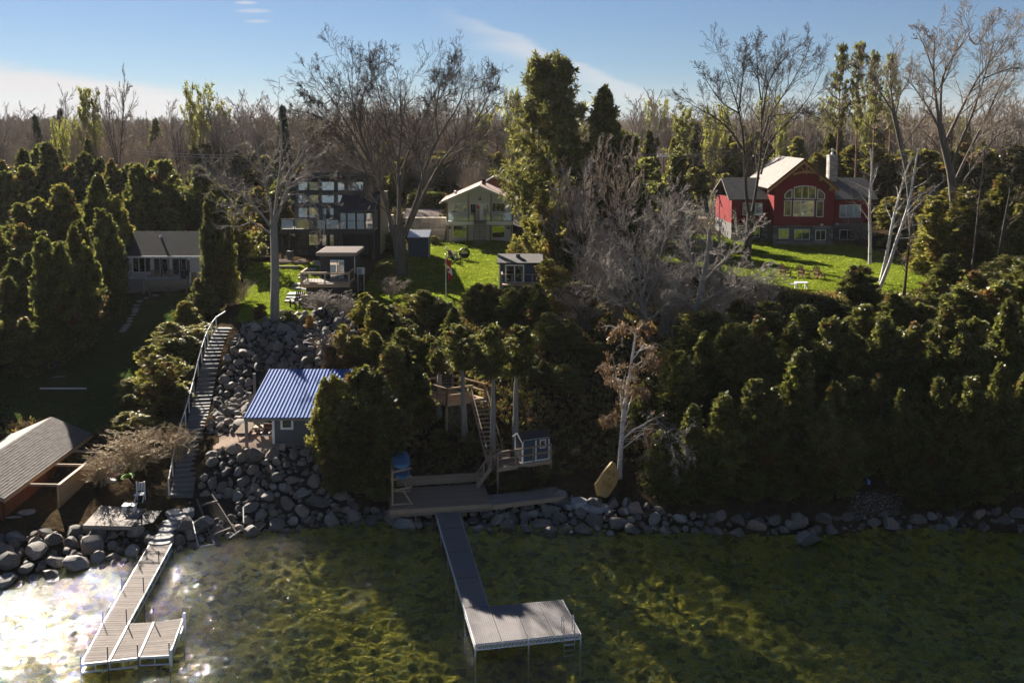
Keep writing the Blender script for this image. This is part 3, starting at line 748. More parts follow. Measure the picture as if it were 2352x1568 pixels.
# ordinary leafless trees for the woods (10 m tall, scaled when placed)
def wood_tree(seed, form, mt, mw, rmin=0.022):
    rng = np.random.default_rng(seed)
    if form == 'upright':
        lim = [([(0, 0, -0.3), (rng.normal(0, .2), rng.normal(0, .2), 4), (rng.normal(0, .4), rng.normal(0, .4), 9.6)], 0.16, 0.03)]
        spec = [dict(nch=22, t0=0.28, t1=1, ang=0.6, angv=0.15, lf=0.36, lv=0.3, up=0.12, wand=0.1, n=5, rf=0.45), dict(nch=6, t0=0.2, t1=1, ang=0.55, angv=0.2, lf=0.45, lv=0.4, up=0.08, wand=0.14, n=4, rf=0.6), dict(nch=5, t0=0.2, t1=1, ang=0.5, angv=0.2, lf=0.5, lv=0.4, up=0.05, wand=0.14, n=3, rf=0.7)]
    elif form == 'vase':
        lim = [([(0, 0, -0.3), (rng.normal(0, .1), 0, 2.2)], 0.2, 0.16)]
        for k in range(6):
            a = k * 1.05 + rng.uniform(-.3, .3); w = rng.uniform(1.2, 3.0)
            lim.append(([(0, 0, 1.8), (w * .3 * math.cos(a), w * .3 * math.sin(a), 4), (w * math.cos(a), w * math.sin(a), rng.uniform(7.5, 9.8))], 0.10, 0.02))
        spec = [dict(nch=8, t0=0.25, t1=1, ang=0.55, angv=0.15, lf=0.42, lv=0.3, up=0.1, wand=0.12, n=5, rf=0.5), dict(nch=6, t0=0.2, t1=1, ang=0.5, angv=0.2, lf=0.5, lv=0.4, up=0.07, wand=0.14, n=4, rf=0.6), dict(nch=5, t0=0.2, t1=1, ang=0.5, angv=0.2, lf=0.5, lv=0.4, up=0.05, wand=0.14, n=3, rf=0.7)]
    else:   # thicket: many stems from the foot
        lim = []
        for k in range(11):
            a = rng.uniform(0, 6.28); w = rng.uniform(0.6, 3.4)
            lim.append(([(rng.normal(0, .3), rng.normal(0, .3), -0.2), (w * .35 * math.cos(a), w * .35 * math.sin(a), 4), (w * math.cos(a), w * math.sin(a), rng.uniform(6.5, 10))], 0.07, 0.02))
        spec = [dict(nch=9, t0=0.15, t1=1, ang=0.5, angv=0.2, lf=0.36, lv=0.3, up=0.08, wand=0.12, n=4, rf=0.5), dict(nch=6, t0=0.2, t1=1, ang=0.55, angv=0.2, lf=0.5, lv=0.4, up=0.05, wand=0.15, n=4, rf=0.6), dict(nch=4, t0=0.2, t1=1, ang=0.5, angv=0.2, lf=0.5, lv=0.4, up=0.04, wand=0.14, n=3, rf=0.7)]
    return bare_meshes(seed, lim, spec, mt, mw, (0, 0, 0), rmin, ktr=6)
WOOD = {('upright', 0): wood_tree(101, 'upright', 'bark_grey', 'twig_grey'), ('upright', 1): wood_tree(102, 'upright', 'bark_pale', 'twig_brown'),
        ('vase', 0): wood_tree(103, 'vase', 'bark_dark', 'twig_grey'), ('vase', 1): wood_tree(104, 'vase', 'bark_grey', 'twig_brown'),
        ('thicket', 0): wood_tree(105, 'thicket', 'bark_grey', 'twig_brown'), ('thicket', 1): wood_tree(106, 'thicket', 'bark_pale', 'twig_grey')}
def buds_of(seed, wood, mat, num, size):
    rng = np.random.default_rng(seed); P = wood[2][0]; K = num
    i = rng.integers(0, len(P), K); j = rng.integers(0, P.shape[1], K)
    return leaf_mesh('foliage', sprays(rng, P[i, j] + rng.normal(size=(K, 3)) * 0.1, unit(rng.normal(size=(K, 3))), size, 1, 0.4, 0.35), rng.uniform(0.7, 1.3, K), mat)
BUDS = {k: buds_of(300 + n, WOOD[k], 'bud_leaf', 5200, 0.22) for n, k in enumerate([('upright', 0), ('vase', 1), ('upright', 1)])}
RUST = buds_of(330, WOOD[('thicket', 0)], 'dry_leaf', 3500, 0.2)
def bare(x, ytop, Y, wpx, label, form='upright', v=0, group=None, buds=None, name='bare_tree', lean=(0, 0)):
    p = at(x, ytop, Y); z0 = h(p.x, Y); H = max(1, p.z - z0)
    t = thing(name, label, 'tree' if H > 3 else 'shrub', (p.x, Y, z0), group)
    tm, cm, _ = WOOD[(form, v)]
    k = H / 10.0; kw = wpx * Y / F_PX / ({'upright': 4.6, 'vase': 7.4, 'thicket': 7.6}[form])
    t.rotation_euler = (lean[1], lean[0], rs.uniform(0, 6.28) if lean == (0, 0) else 0)
    for nm, me in (('trunk', tm), ('crown', cm)) + ((('foliage', buds),) if buds else ()):
        o = link(nm, me, t); o.scale = (kw, kw, k)
    return t
# ================================================================== buildings
plain('white_siding', (0.57, 0.56, 0.54), 0.7, 0.06, 2)
plain('white_trim', (0.74, 0.74, 0.72), 0.55, 0.05, 3)
plain('fascia', (0.55, 0.57, 0.53), 0.6, 0.08, 3)
plain('post_wood', (0.24, 0.165, 0.11), 0.8, 0.3, 3, 0.4, 20, stretch=(4, 4, 0.6))
plain('terracotta', (0.36, 0.215, 0.165), 0.9, 0.18, 4, 0.5, 25)
plain('black_metal', (0.015, 0.015, 0.017), 0.45, 0.2, 4)
plain('charcoal', (0.022, 0.025, 0.030), 0.7, 0.2, 3, stretch=(1, 1, 6))
plain('charcoal_trim', (0.028, 0.031, 0.038), 0.5, 0.15, 3)
plain('dark_stone', (0.05, 0.048, 0.047), 0.9, 0.4, 3, 0.6, 12, island=0.4)
plain('roof_grit', (0.15, 0.125, 0.115), 0.95, 0.25, 4, 0.6, 25, spec=0.05)
plain('beige_siding', (0.27, 0.22, 0.155), 0.75, 0.1, 3)
plain('deck_wood', (0.27, 0.205, 0.15), 0.85, 0.25, 2.5, 0.4, 22, stretch=(0.6, 5, 5), island=0.15)
plain('deck_grey', (0.225, 0.19, 0.165), 0.85, 0.25, 2.5, 0.4, 22, stretch=(0.6, 5, 5), island=0.12)
plain('new_wood', (0.42, 0.28, 0.15), 0.8, 0.2, 2.5, 0.3, 22, stretch=(3, 3, 3), island=0.12)
plain('rail_wood', (0.36, 0.26, 0.17), 0.8, 0.2, 2.5, 0.3, 22)
plain('red_board', (0.175, 0.016, 0.018), 0.9, 0.14, 3, 0.3, 10, spec=0.08, stretch=(1, 1, 6))
plain('timber_gold', (0.36, 0.20, 0.065), 0.7, 0.2, 3)
plain('field_stone', (0.20, 0.18, 0.165), 0.9, 0.25, 3, 0.6, 12, island=0.5)
plain('chimney_stone', (0.34, 0.31, 0.28), 0.9, 0.2, 3, 0.5, 12, island=0.3)
plain('mortar', (0.10, 0.095, 0.09), 0.95, 0.2, 4)
plain('wall_block', (0.40, 0.34, 0.27), 0.9, 0.2, 2, 0.7, 9, island=0.2)
plain('blue_clapboard', (0.042, 0.062, 0.085), 0.65, 0.1, 3)
plain('slate_clapboard', (0.075, 0.090, 0.10), 0.65, 0.1, 3)
plain('blue_metal', (0.05, 0.105, 0.31), 0.6, 0.14, 2, spec=0.05)
plain('blue_rib_lit', (0.085, 0.155, 0.38), 0.6, 0.14, 2, spec=0.06)  # paler than the sheet: light caught by the ribs put into the colour
plain('dark_metal_roof', (0.060, 0.058, 0.085), 0.30, 0.15, 2, metal=0.3, spec=0.5)
plain('bare_metal', (0.50, 0.50, 0.52), 0.35, 0.1, 3, metal=0.7)
plain('white_metal', (0.60, 0.62, 0.66), 0.4, 0.08, 3, spec=0.5)
plain('concrete', (0.34, 0.33, 0.32), 0.9, 0.15, 3, 0.3, 20)
plain('red_stain', (0.125, 0.040, 0.018), 0.8, 0.2, 3, 0.3, 15, stretch=(4, 4, 0.8))
plain('door_beige', (0.40, 0.33, 0.26), 0.6, 0.08, 3)
plain('room_dark', (0.012, 0.011, 0.010), 0.9, 0.3, 2)
plain('grey_tab', (0.135, 0.118, 0.108), 0.92, 0.22, 1.5, 0.5, 25, island=0.16)
plain('curtain', (0.50, 0.44, 0.34), 0.9, 0.1, 3)
def shingled(name, c1, c2, sc=(3.0, 6.5)):
    m, t, o = mat_nodes(name)
    b = add(t, 'ShaderNodeBsdfPrincipled'); tcn = add(t, 'ShaderNodeTexCoord')
    s = add(t, 'ShaderNodeSeparateXYZ'); t.links.new(tcn.outputs['Object'], s.inputs[0])
    c = add(t, 'ShaderNodeCombineXYZ')
    ad = add(t, 'ShaderNodeMath', operation='ADD'); t.links.new(s.outputs[0], ad.inputs[0]); ad.inputs[1].default_value = 0
    t.links.new(ad.outputs[0], c.inputs[0]); t.links.new(s.outputs[1], c.inputs[1])
    br = add(t, 'ShaderNodeTexBrick'); t.links.new(c.outputs[0], br.inputs['Vector'])
    br.inputs['Scale'].default_value = 1; br.inputs['Brick Width'].default_value = 1 / sc[0]; br.inputs['Row Height'].default_value = 1 / sc[1]; br.inputs['Mortar Size'].default_value = 0.012; br.inputs['Bias'].default_value = 0
    br.inputs['Color1'].default_value = (*c1, 1); br.inputs['Color2'].default_value = (*c2, 1); br.inputs['Mortar'].default_value = (*tone(c1, 0.5), 1)
    n = noise(t, tcn.outputs['Object'], 1.2, 5, 0.6); r = ramp(t, n.outputs['Fac'], [(0.3, (0.75, 0.75, 0.75)), (0.7, (1.1, 1.1, 1.1))])
    mx = add(t, 'ShaderNodeMix', data_type='RGBA', blend_type='MULTIPLY'); mx.inputs[0].default_value = 1
    t.links.new(br.outputs['Color'], mx.inputs[6]); t.links.new(r.outputs[0], mx.inputs[7]); t.links.new(mx.outputs[2], b.inputs['Base Color'])
    b.inputs['Roughness'].default_value = 0.9
    bp = add(t, 'ShaderNodeBump'); bp.inputs['Strength'].default_value = 0.5; bp.inputs['Distance'].default_value = 0.02; t.links.new(br.outputs['Fac'], bp.inputs['Height']); bp.invert = True
    t.links.new(bp.outputs[0], b.inputs['Normal']); t.links.new(b.outputs[0], o.inputs[0])
shingled('grey_shingle', (0.105, 0.098, 0.092), (0.15, 0.14, 0.13))
shingled('black_shingle', (0.022, 0.024, 0.028), (0.032, 0.034, 0.038))
shingled('tan_shingle', (0.20, 0.172, 0.155), (0.25, 0.215, 0.195))
shingled('clay_shingle', (0.33, 0.195, 0.15), (0.40, 0.25, 0.19))
glassy('glass_sky', (0.30, 0.34, 0.37), base=0.5)  # pale base holds curtains behind and mirrored sky as colour
glassy('glass_room', (0.025, 0.025, 0.022), base=0.16)
glassy('glass_dark', (0.015, 0.016, 0.018), base=0.10)
glassy('glass_rail', (0.75, 0.88, 0.92), base=0.10, see=0.85)
glassy('glass_rail_dark', (0.10, 0.13, 0.17), base=0.30, see=0.45)

def rect(x0, y0, x1, y1, Y):
    a, b = at(x0, y1, Y), at(x1, y0, Y); return a.x, b.x, a.z, b.z
def slab(parent, name, mat, x0, y0, x1, y1, Y, d, label=None):
    a, b, c, e = rect(x0, y0, x1, y1, Y); return MB().box(a, b, Y, Y + d, c, e).build(name, mat, parent, label)
def window(parent, x0, y0, x1, y1, Y, frame='white_trim', glass='glass_room', cols=(), rows=(), fw=0.08, name='window', proud=0.075, label=None, grid=None):
    """a framed window set in a wall whose face is at Y; cols and rows are the mullion places as shares"""
    a, b, c, e = rect(x0, y0, x1, y1, Y); w, hh = b - a, e - c; m = MB()
    m.box(a, b, Y - proud, Y + 0.06, c, c + fw).box(a, b, Y - proud, Y + 0.06, e - fw, e)
    m.box(a, a + fw, Y - proud, Y + 0.06, c + fw, e - fw).box(b - fw, b, Y - proud, Y + 0.06, c + fw, e - fw)
    xs = [a + fw] + [a + w * k for k in cols] + [b - fw]; zs = [c + fw] + [c + hh * k for k in rows] + [e - fw]
    for k in cols: m.box(a + w * k - fw * .4, a + w * k + fw * .4, Y - proud * .8, Y + 0.05, c + fw, e - fw)
    for k in rows:
        for i in range(len(xs) - 1): m.box(xs[i] + fw * .41, xs[i + 1] - fw * .41, Y - proud * .6, Y + 0.04, c + hh * k - fw * .3, c + hh * k + fw * .3)
    if grid:
        gx, gz = grid
        for i in range(len(xs) - 1):
            for q in range(1, gx): xq = xs[i] + (xs[i + 1] - xs[i]) * q / gx; m.box(xq - .012, xq + .012, Y - proud * .5, Y, c + fw, e - fw)
            for q in range(1, gz): zq = c + hh * q / gz; m.box(xs[i] + .03, xs[i + 1] - .03, Y - proud * .45, Y, zq - .012, zq + .012)
    f = m.build(name, frame, parent, label)
    for i in range(len(xs) - 1):
        for j in range(len(zs) - 1):
            MB().box(xs[i], xs[i + 1], Y - 0.045, Y - 0.025, zs[j], zs[j + 1]).build('pane', glass, f)
    return f
def roof_slope(parent, name, mat, p, q, r, s, th=0.16, label=None):    # four corners of the upper face
    P = [Vector(v) for v in (p, q, r, s)]; n = (P[1] - P[0]).cross(P[3] - P[0]).normalized()
    if n.z < 0: n = -n
    lo = [v - n * th for v in P]
    if ((P[1] - P[0]).cross(P[2] - P[1])).z < 0: P.reverse(); lo.reverse()
    return MB().hexa(lo, P).build(name, mat, parent, label)
def gooseneck(parent, x, y, Y):
    p = at(x, y, Y); m = MB().lathe([(0.05, 0.24), (0.07, 0.14), (0.24, 0.0), (0.25, -0.05)], p + Vector((0, -0.22, 0)), 12)
    m.tube([p + Vector((0, 0, .45)), p + Vector((0, -.12, .5)), p + Vector((0, -.22, .42)), p + Vector((0, -.22, .22))], 0.03, 6)
    m.build('wall_lamp', 'black_metal', parent)
def laps(m, x0, x1, Y, z0, z1, step=0.2, t=0.02, cut=()):
    z = z0
    while z < z1 - 0.02:
        zt = min(z + step, z1)
        m.add([(x0, Y - t, z), (x1, Y - t, z), (x1, Y - 0.002, zt), (x0, Y - 0.002, zt)], [(0, 1, 2, 3)]); m.add([(x0, Y - t, z), (x1, Y - t, z), (x1, Y, z), (x0, Y, z)], [(0, 3, 2, 1)])
        z = zt

# ------------------------------------------------------------------ white house
def white_house():
    Yf, Yw, Yb = 132.0, 133.7, 143.2
    base = at(1100, 556, Yw); zb = h(base.x, Yw) - 0.4
    H = thing('house', 'white two storey house with clay coloured gable roof and glass railed balcony', 'house', (base.x, Yw, zb))
    xl, xr = at(1026, 500, Yw).x, at(1177.5, 500, Yw).x; xc = (xl + xr) / 2
    zpk = at(1103, 426, Yf).z - 0.16; ze = at(1014, 464, Yf).z - 0.16; zdeck = at(1100, 508, Yf).z
    slope = (zpk - ze) / (at(1103, 426, Yf).x - at(1014, 464, Yf).x)
    wz = lambda x: zpk - abs(x - xc) * slope - 0.10
    m = MB()
    m.prism([(xl, Yw, zb), (xr, Yw, zb), (xr, Yw, wz(xr)), (xc, Yw, wz(xc)), (xl, Yw, wz(xl))], (0, Yb - 0.6 - Yw, 0)); m.build('wall', 'white_siding', H)
    ov = 0.75
    for s in (-1, 1):
        e = xl - ov if s < 0 else xr + ov; zz = zpk - abs(e - xc) * slope
        r = roof_slope(H, 'roof', 'clay_shingle', (e, Yf - .25, zz + .16), (xc, Yf - .25, zpk + .16), (xc, Yb, zpk + .16), (e, Yb, zz + .16), 0.14)
        MB().prism([(e, Yf - .3, zz - .06), (xc, Yf - .3, zpk - .06), (xc, Yf - .3, zpk + .19), (e, Yf - .3, zz + .19)], (0, .045, 0)).build('rake_board', 'fascia', H)
        MB().box(min(e, e - s * -.0) - (.1 if s < 0 else 0), e + (.1 if s > 0 else 0), Yf - .2, Yb, zz - .05, zz + .06).build('gutter', 'white_trim', H)
        if s < 0:
            v = MB().lathe([(.16, 0), (.16, .32), (.26, .34), (.26, .42), (.12, .5)], (e + 1.9, Yf + 4, zpk - abs(e + 1.9 - xc) * slope + .12), 10); v.build('roof_vent', 'bare_metal', H)
    MB().box(xc + .25, xc + .75, Yf + 5, Yf + 5.5, zpk - .3, zpk + .75).build('chimney', 'black_metal', H)
    # balcony
    for x0, x1 in ((1025, 1089), (1115.5, 1178.5)):
        slab(H, 'balcony_fascia', 'white_trim', x0, 508.5, x1, 516.5, Yf, 0.12)
    a, b, c, e = rect(1025, 508.5, 1178.5, 512, Yf); MB().box(a, b, Yf + .14, Yw - .02, c, e).build('balcony_floor', 'deck_grey', H)
    for x, t in ((1027, 461), (1076, 441), (1128, 441), (1176.5, 461)):
        slab(H, 'post', 'post_wood', x - 1.7, t + 4, x + 1.7, 508, Yf + .02, 0.2)
    for x in (1029, 1074, 1126, 1174): slab(H, 'post', 'post_wood', x - 1.6, 517, x + 1.6, 558, Yf + .1, 0.2)
    for x0, x1 in ((1029, 1052), (1052.6, 1074), (1078, 1089), (1116, 1126), (1130, 1152), (1152.6, 1175)):
        slab(H, 'glass_panel', 'glass_rail', x0, 488, x1, 507, Yf + .08, 0.015)
    for k in range(14):
        x = 1028 + k * 11.2
        if 1088 < x < 1117: continue
        a, b, c, e = rect(x - .6, 505.5, x + .6, 508.5, Yf - .01); MB().box(a, b, Yf - .01, Yf + .05, c, e).build('rail_clamp', 'black_metal', H)

    # windows and doors
    window(H, 1041.5, 466, 1073, 487, Yw, glass='glass_sky', cols=(0.74,))
    window(H, 1130, 466, 1161.5, 487, Yw, glass='glass_room', cols=(0.3,), rows=(0.52,))
    window(H, 1040.5, 517.5, 1071.5, 546.5, Yw, rows=(0.30,))
    window(H, 1129.5, 517.5, 1160, 546.5, Yw, rows=(0.28,))
    slab(H, 'curtain', 'curtain', 1045, 521, 1053, 536, Yw - .016, 0.002)
    d = slab(H, 'door', 'white_trim', 1079.5, 467, 1124, 508, Yw - .03, 0.05)
    for x0, x1, mt in ((1081, 1092.5, 'room_dark'), (1094, 1101.5, 'glass_dark'), (1110.5, 1122, 'glass_sky')): slab(d, 'pane', mt, x0, 469, x1, 506, Yw - .055, 0.02)  # first sheet paints the unlit doorway dark; it is no glass
    slab(d, 'door_leaf', 'door_beige', 1094, 480, 1101.8, 506, Yw - .075, 0.018)
    slab(d, 'door_leaf', 'white_trim', 1102.5, 469, 1109.8, 506, Yw - .075, 0.04)
    for x, y in ((1103, 458), (1033, 524), (1168.5, 524)): gooseneck(H, x, y, Yw)
    # stairs
    top, bot = at(1102, 509, Yf), G(1101, 571, h(at(1101, 571, 128).x, 128) + 0.02); n = 15
    x0, x1 = at(1089.5, 509, Yf).x, at(1115.2, 509, Yf).x
    S = thing('stairs', 'steep grey open stairs from lawn to balcony of the white house', 'stairs', (top.x, Yf, bot.z))
    yb = Yf - (top.z - bot.z) * 0.95
    for k in range(n):
        f = (k + .5) / n; z = bot.z + (top.z - bot.z) * f; y = yb + (Yf - yb) * f
        MB().box(x0 + .06, x1 - .06, y - .14, y + .14, z - .025, z + .025).build('step', 'deck_grey', S)
    for x in (x0, x1):
        MB().bar((x, yb - .1, bot.z - .05), (x, Yf - .02, top.z - .1), .05, .26).build('stringer', 'post_wood', S)
        MB().bar((x, yb, bot.z + .95), (x, Yf - .05, top.z + .95), .05, .1).build('handrail', 'post_wood', S)
        MB().box(x - .06, x + .06, Yf - .16, Yf - .03, top.z - .3, top.z + 1.15).build('newel_post', 'post_wood', S)
        MB().box(x - .06, x + .06, yb - .06, yb + .06, bot.z - .1, bot.z + 1.05).build('newel_post', 'post_wood', S)
    MB().bar(((x0 + x1) / 2, yb, bot.z + .06), ((x0 + x1) / 2, Yf - .1, top.z - .04), .035, .05).build('middle_rail', 'black_metal', S)
    # on the balcony
    p = at(1042, 508, Yf + .9); p.z = zdeck
    g = thing('covered_grill', 'blue grey grill with a black cover on the white house balcony', 'grill', p)
    MB().hexa([p + Vector(q) for q in ((-.3, -.25, .02), (.3, -.25, .02), (.3, .25, .02), (-.3, .25, .02))], [p + Vector(q) for q in ((-.24, -.22, 1.0), (.24, -.22, 1.0), (.24, .22, 1.0), (-.24, .22, 1.0))]).build('cover', 'slate_clapboard', g)
    MB().hexa([p + Vector(q) for q in ((-.26, -.24, 1.0), (.26, -.24, 1.0), (.26, .24, 1.0), (-.26, .24, 1.0))], [p + Vector(q) for q in ((-.18, -.18, 1.25), (.18, -.18, 1.25), (.18, .18, 1.25), (-.18, .18, 1.25))]).build('lid', 'black_metal', g)
    p = at(1150, 508, Yf + .8); p.z = zdeck
    tb = thing('patio_table', 'dark metal patio table at the right end of the balcony', 'table', p)
    MB().box(p.x - .8, p.x + .8, p.y - .4, p.y + .4, p.z + .7, p.z + .74).build('table_top', 'black_metal', tb)
    for sx in (-1, 1):
        for sy in (-1, 1): MB().bar(p + Vector((sx * .7, sy * .3, 0)), p + Vector((sx * .35, sy * .2, .7)), .04).build('leg', 'black_metal', tb)
    for dx, lb in ((-1.15, 'dark metal chair left of the balcony table'), (1.15, 'dark metal chair right of the balcony table')):
        c = thing('patio_chair', lb, 'chair', p + Vector((dx, 0, 0)), 'chairs at the balcony table'); q = p + Vector((dx, 0, 0)); s = 1 if dx > 0 else -1
        MB().box(q.x - .24, q.x + .24, q.y - .24, q.y + .24, q.z + .43, q.z + .47).build('seat', 'black_metal', c)
        MB().box(q.x + s * .22 - .02, q.x + s * .22 + .02, q.y - .24, q.y + .24, q.z + .5, q.z + .98).build('backrest', 'black_metal', c)
        for ax in (-.21, .21):
            for ay in (-.21, .21): MB().box(q.x + ax - .018, q.x + ax + .018, q.y + ay - .018, q.y + ay + .018, q.z, q.z + .43).build('leg', 'black_metal', c)
    # low garage behind
    Yg = 152; g0 = at(1140, 440, Yg); zg = h(g0.x, Yg) - .3
    Gg = thing('garage', 'small brown gabled garage behind the white house roof', 'garage', (g0.x, Yg, zg))
    a, b = at(1117, 420, Yg).x, at(1170, 420, Yg).x; xm = at(1136, 405, Yg).x; zt, zl = at(1136, 406, Yg).z, at(1113, 418, Yg).z
    MB().prism([(a, Yg, zg), (b, Yg, zg), (b, Yg, zl), (xm, Yg, zt - .1), (a, Yg, zl)], (0, 5, 0)).build('wall', 'red_stain', Gg)
    for e in (a - .4, b + .4): roof_slope(Gg, 'roof', 'tan_shingle', (e, Yg - .4, zl - .1), (xm, Yg - .4, zt + .12), (xm, Yg + 5.4, zt + .12), (e, Yg + 5.4, zl - .1), .12)
white_house()

# ------------------------------------------------------------------ black house
def black_house():
    Yd, Yw, Yb = 113.5, 116.6, 126.0
    g0 = at(760, 592, Yw); zb = min(h(g0.x, Yw), 9.6) - 0.5
    H = thing('house', 'tall charcoal modern house with big windows, glass balcony and screened porch', 'house', (g0.x, Yw, zb))
    a, b, _, zt = rect(679, 406, 845, 594, Yw)
    m = MB().prism([(a, Yw, zb), (a, Yb, zb), (a, Yb, zt - 1.6), (a, Yw, zt)], (b - a, 0, 0)); laps(m, a, b, Yw, zb + 3.2, zt, .24, .015); m.build('wall', 'charcoal', H)
    r = rect(668, 396.5, 858, 406.5, Yw - 1.0)
    MB().prism([(r[0], Yw - 1.0, r[2]), (r[0], Yb + .5, r[2] - 1.5), (r[0], Yb + .5, r[3] - 1.6), (r[0], Yw - 1.0, r[3])], (r[1] - r[0], 0, 0)).build('roof', 'charcoal_trim', H)
    MB().box(r[0] + .05, r[1] - .05, Yw - 1.04, Yw - 1.0, r[2] + .45, r[3] - .02).build('roof_edge', 'dark_metal_roof', H)
    X = lambda zx: 637 + zx * .10937
    Yy = lambda zy: 385.9 + zy * .10937
    for y0, y1, cols in ((285, 475, ((440, 640), (665, 870), (930, 1200), (1265, 1420), (1480, 1810))), (560, 740, ((440, 640), (665, 870), (930, 1200), (1265, 1415))), (830, 1045, ((440, 640), (665, 870)))):
        for c0, c1 in cols: window(H, X(c0), Yy(y0), X(c1), Yy(y1), Yw, 'charcoal_trim', 'glass_sky', fw=.06)
    # trim posts and belts stand proud of the wall
    for x0, x1 in ((385, 432), (878, 922), (1205, 1258), (1426, 1474), (1820, 1892)): slab(H, 'corner_board', 'charcoal_trim', X(x0), 407, X(x1), 526, Yw - .06, .05)
    for y0, y1 in ((482, 552), (748, 822)): slab(H, 'belt_board', 'charcoal_trim', X(385), Yy(y0), X(1892), Yy(y1), Yw - .075, .06)
    for c0, c1 in ((938, 1045), (1098, 1200)):
        window(H, X(c0), Yy(835), X(c1), Yy(1240), Yw, 'charcoal_trim', 'glass_sky', rows=(0.42,), fw=.09, name='door')
        window(H, X(c0), Yy(1385), X(c1), 566, Yw, 'charcoal_trim', 'glass_sky', fw=.09, name='door')
    window(H, X(660), Yy(1392), X(868), 563.5, Yw, 'charcoal_trim', 'glass_sky', fw=.05)
    rg2 = random.Random(4); n = 0
    for x0, x1 in ((684, 708), (735, 738.5), (768, 790)):
        xa, xb = at(x0, 580, Yw).x, at(x1, 580, Yw).x; z = zb + .5
        while z < zb + 3.0:
            x = xa; hh = rg2.uniform(.16, .26)
            while x < xb - .1:
                w = min(rg2.uniform(.3, .6), xb - x); MB().box(x + .01, x + w - .01, Yw - .02 - rg2.uniform(.02, .06), Yw - .004, z + .01, z + hh - .01).build('stone', 'dark_stone', H); x += w
            z += hh
    # balcony
    zf = rect(645, 526, 779, 537, Yd)
    MB().box(zf[0], zf[1], Yd, Yd + .08, zf[2], zf[3]).build('balcony_fascia', 'charcoal_trim', H)
    MB().box(zf[0], zf[1], Yd + .09, Yw - .02, zf[3] - .12, zf[3] - .02).build('balcony_floor', 'deck_grey', H)
    for x0, x1 in ((646, 673), (678, 709.5), (714, 746), (749.5, 778)): slab(H, 'glass_panel', 'glass_rail_dark', x0, 505.5, x1, 525.4, Yd + .03, .015)
    for x in (645, 675.5, 711.8, 747.8, 778.8): slab(H, 'rail_post', 'charcoal_trim', x - 1, 504, x + 1, 526, Yd, .09)
    slab(H, 'top_rail', 'charcoal_trim', 645, 503.4, 779, 505, Yd - .01, .1)
    for x in (648, 664, 771, 778): slab(H, 'post', 'charcoal_trim', x - 1.4, 537, x + 1.4, 597, Yd + .1, .22)
    # screened porch with its own roof
    zp = at(775, 485, Yd - .6).z
    p0, p1 = at(774.5, 484.5, Yd - .6), at(860, 487, Yd - .6); zbk = at(793, 448, Yw - .1).z
    roof_slope(H, 'porch_roof', 'dark_metal_roof', (p0.x, Yd - .6, p0.z), (p1.x, Yd - .6, p0.z), (p1.x + .1, Yw - .12, zbk), (p0.x, Yw - .12, zbk), .12)
    m = MB()
    for k in range(15):
        x = p0.x + .1 + (p1.x - p0.x - .2) * k / 14; m.bar((x, Yd - .58, p0.z + .03), (x, Yw - .14, zbk + .03), .035, .05)
    m.build('roof_seam', 'dark_metal_roof', H)
    slab(H, 'porch_fascia', 'charcoal_trim', 774.5, 485.5, 860, 489.5, Yd - .62, .06)
    pr = rect(779.5, 489, 858.5, 541, Yd)
    for x in (780, 796.5, 818, 838, 857.5): slab(H, 'post', 'charcoal_trim', x - 1.5, 489.5, x + 1.5, 540, Yd + .02, .2)
    slab(H, 'porch_beam', 'charcoal_trim', 779, 526.5, 859, 537, Yd - .03, .1)
    slab(H, 'porch_screen', 'glass_rail_dark', 781, 490, 857, 506, Yd + .1, .01)
    for x0, x1 in ((782, 795), (798.5, 816.5), (820, 836.5), (840, 856)): slab(H, 'glass_panel', 'glass_rail_dark', x0, 507, x1, 525.5, Yd + .05, .015)
    MB().box(pr[0], pr[1], Yd + .25, Yw - .02, at(800, 527, Yd).z - .2, at(800, 527, Yd).z).build('porch_floor', 'deck_grey', H)
    MB().box(pr[0], pr[0] + .1, Yd + .25, Yw - .02, at(800, 527, Yd).z, p0.z - .1).build('porch_side', 'charcoal', H)
    MB().box(pr[1] - .1, pr[1], Yd + .25, Yw - .02, at(800, 527, Yd).z, p0.z - .1).build('porch_side', 'charcoal', H)
    for x in (783, 857.5): slab(H, 'post', 'charcoal_trim', x - 1.8, 541, x + 1.8, 600, Yd + .1, .25)
    # wing at the right
    wx0, wx1 = at(846, 470, Yw + 1).x, at(876, 470, Yw + 4).x
    MB().box(b + .02, wx1, Yw + 2.5, Yb, zb, at(860, 447, Yw + 2.5).z).build('side_wing', 'charcoal', H)
    m = MB().box(wx1 + .01, wx1 + .12, Yw + 2.45, Yb + .1, zb, at(860, 447, Yw + 2.5).z); m.build('side_siding', 'beige_siding', H)
    # chairs on the porch
    for x, lb in ((834, 'left white U shaped chair behind the porch glass'), (848.5, 'right white U shaped chair behind the porch glass')):
        p = at(x - 12, 527, Yd + 1.0); p = Vector((at(x, 522, Yd + .9).x, Yd + .9, at(800, 527, Yd).z + .01))
        c = thing('lounge_chair', lb, 'chair', p, 'white chairs on the screened porch')
        MB().tube([p + Vector((-.22, 0, 1.15)), p + Vector((-.22, 0, .5)), p + Vector((-.1, 0, .36)), p + Vector((.1, 0, .36)), p + Vector((.22, 0, .5)), p + Vector((.22, 0, 1.15))], .045, 6).build('backrest', 'white_trim', c)
        MB().box(p.x - .2, p.x + .2, p.y - .3, p.y + .25, p.z + .3, p.z + .34).build('seat', 'white_trim', c)
        MB().lathe([(.1, 0), (.1, .3)], p, 8).build('leg', 'white_trim', c)
    # patio pots
    p = at(666, 593, Yd - .6); p.z = h(p.x, p.y)
    pt = thing('planter', 'square grey planter at the foot of the black house balcony', 'planter', p)
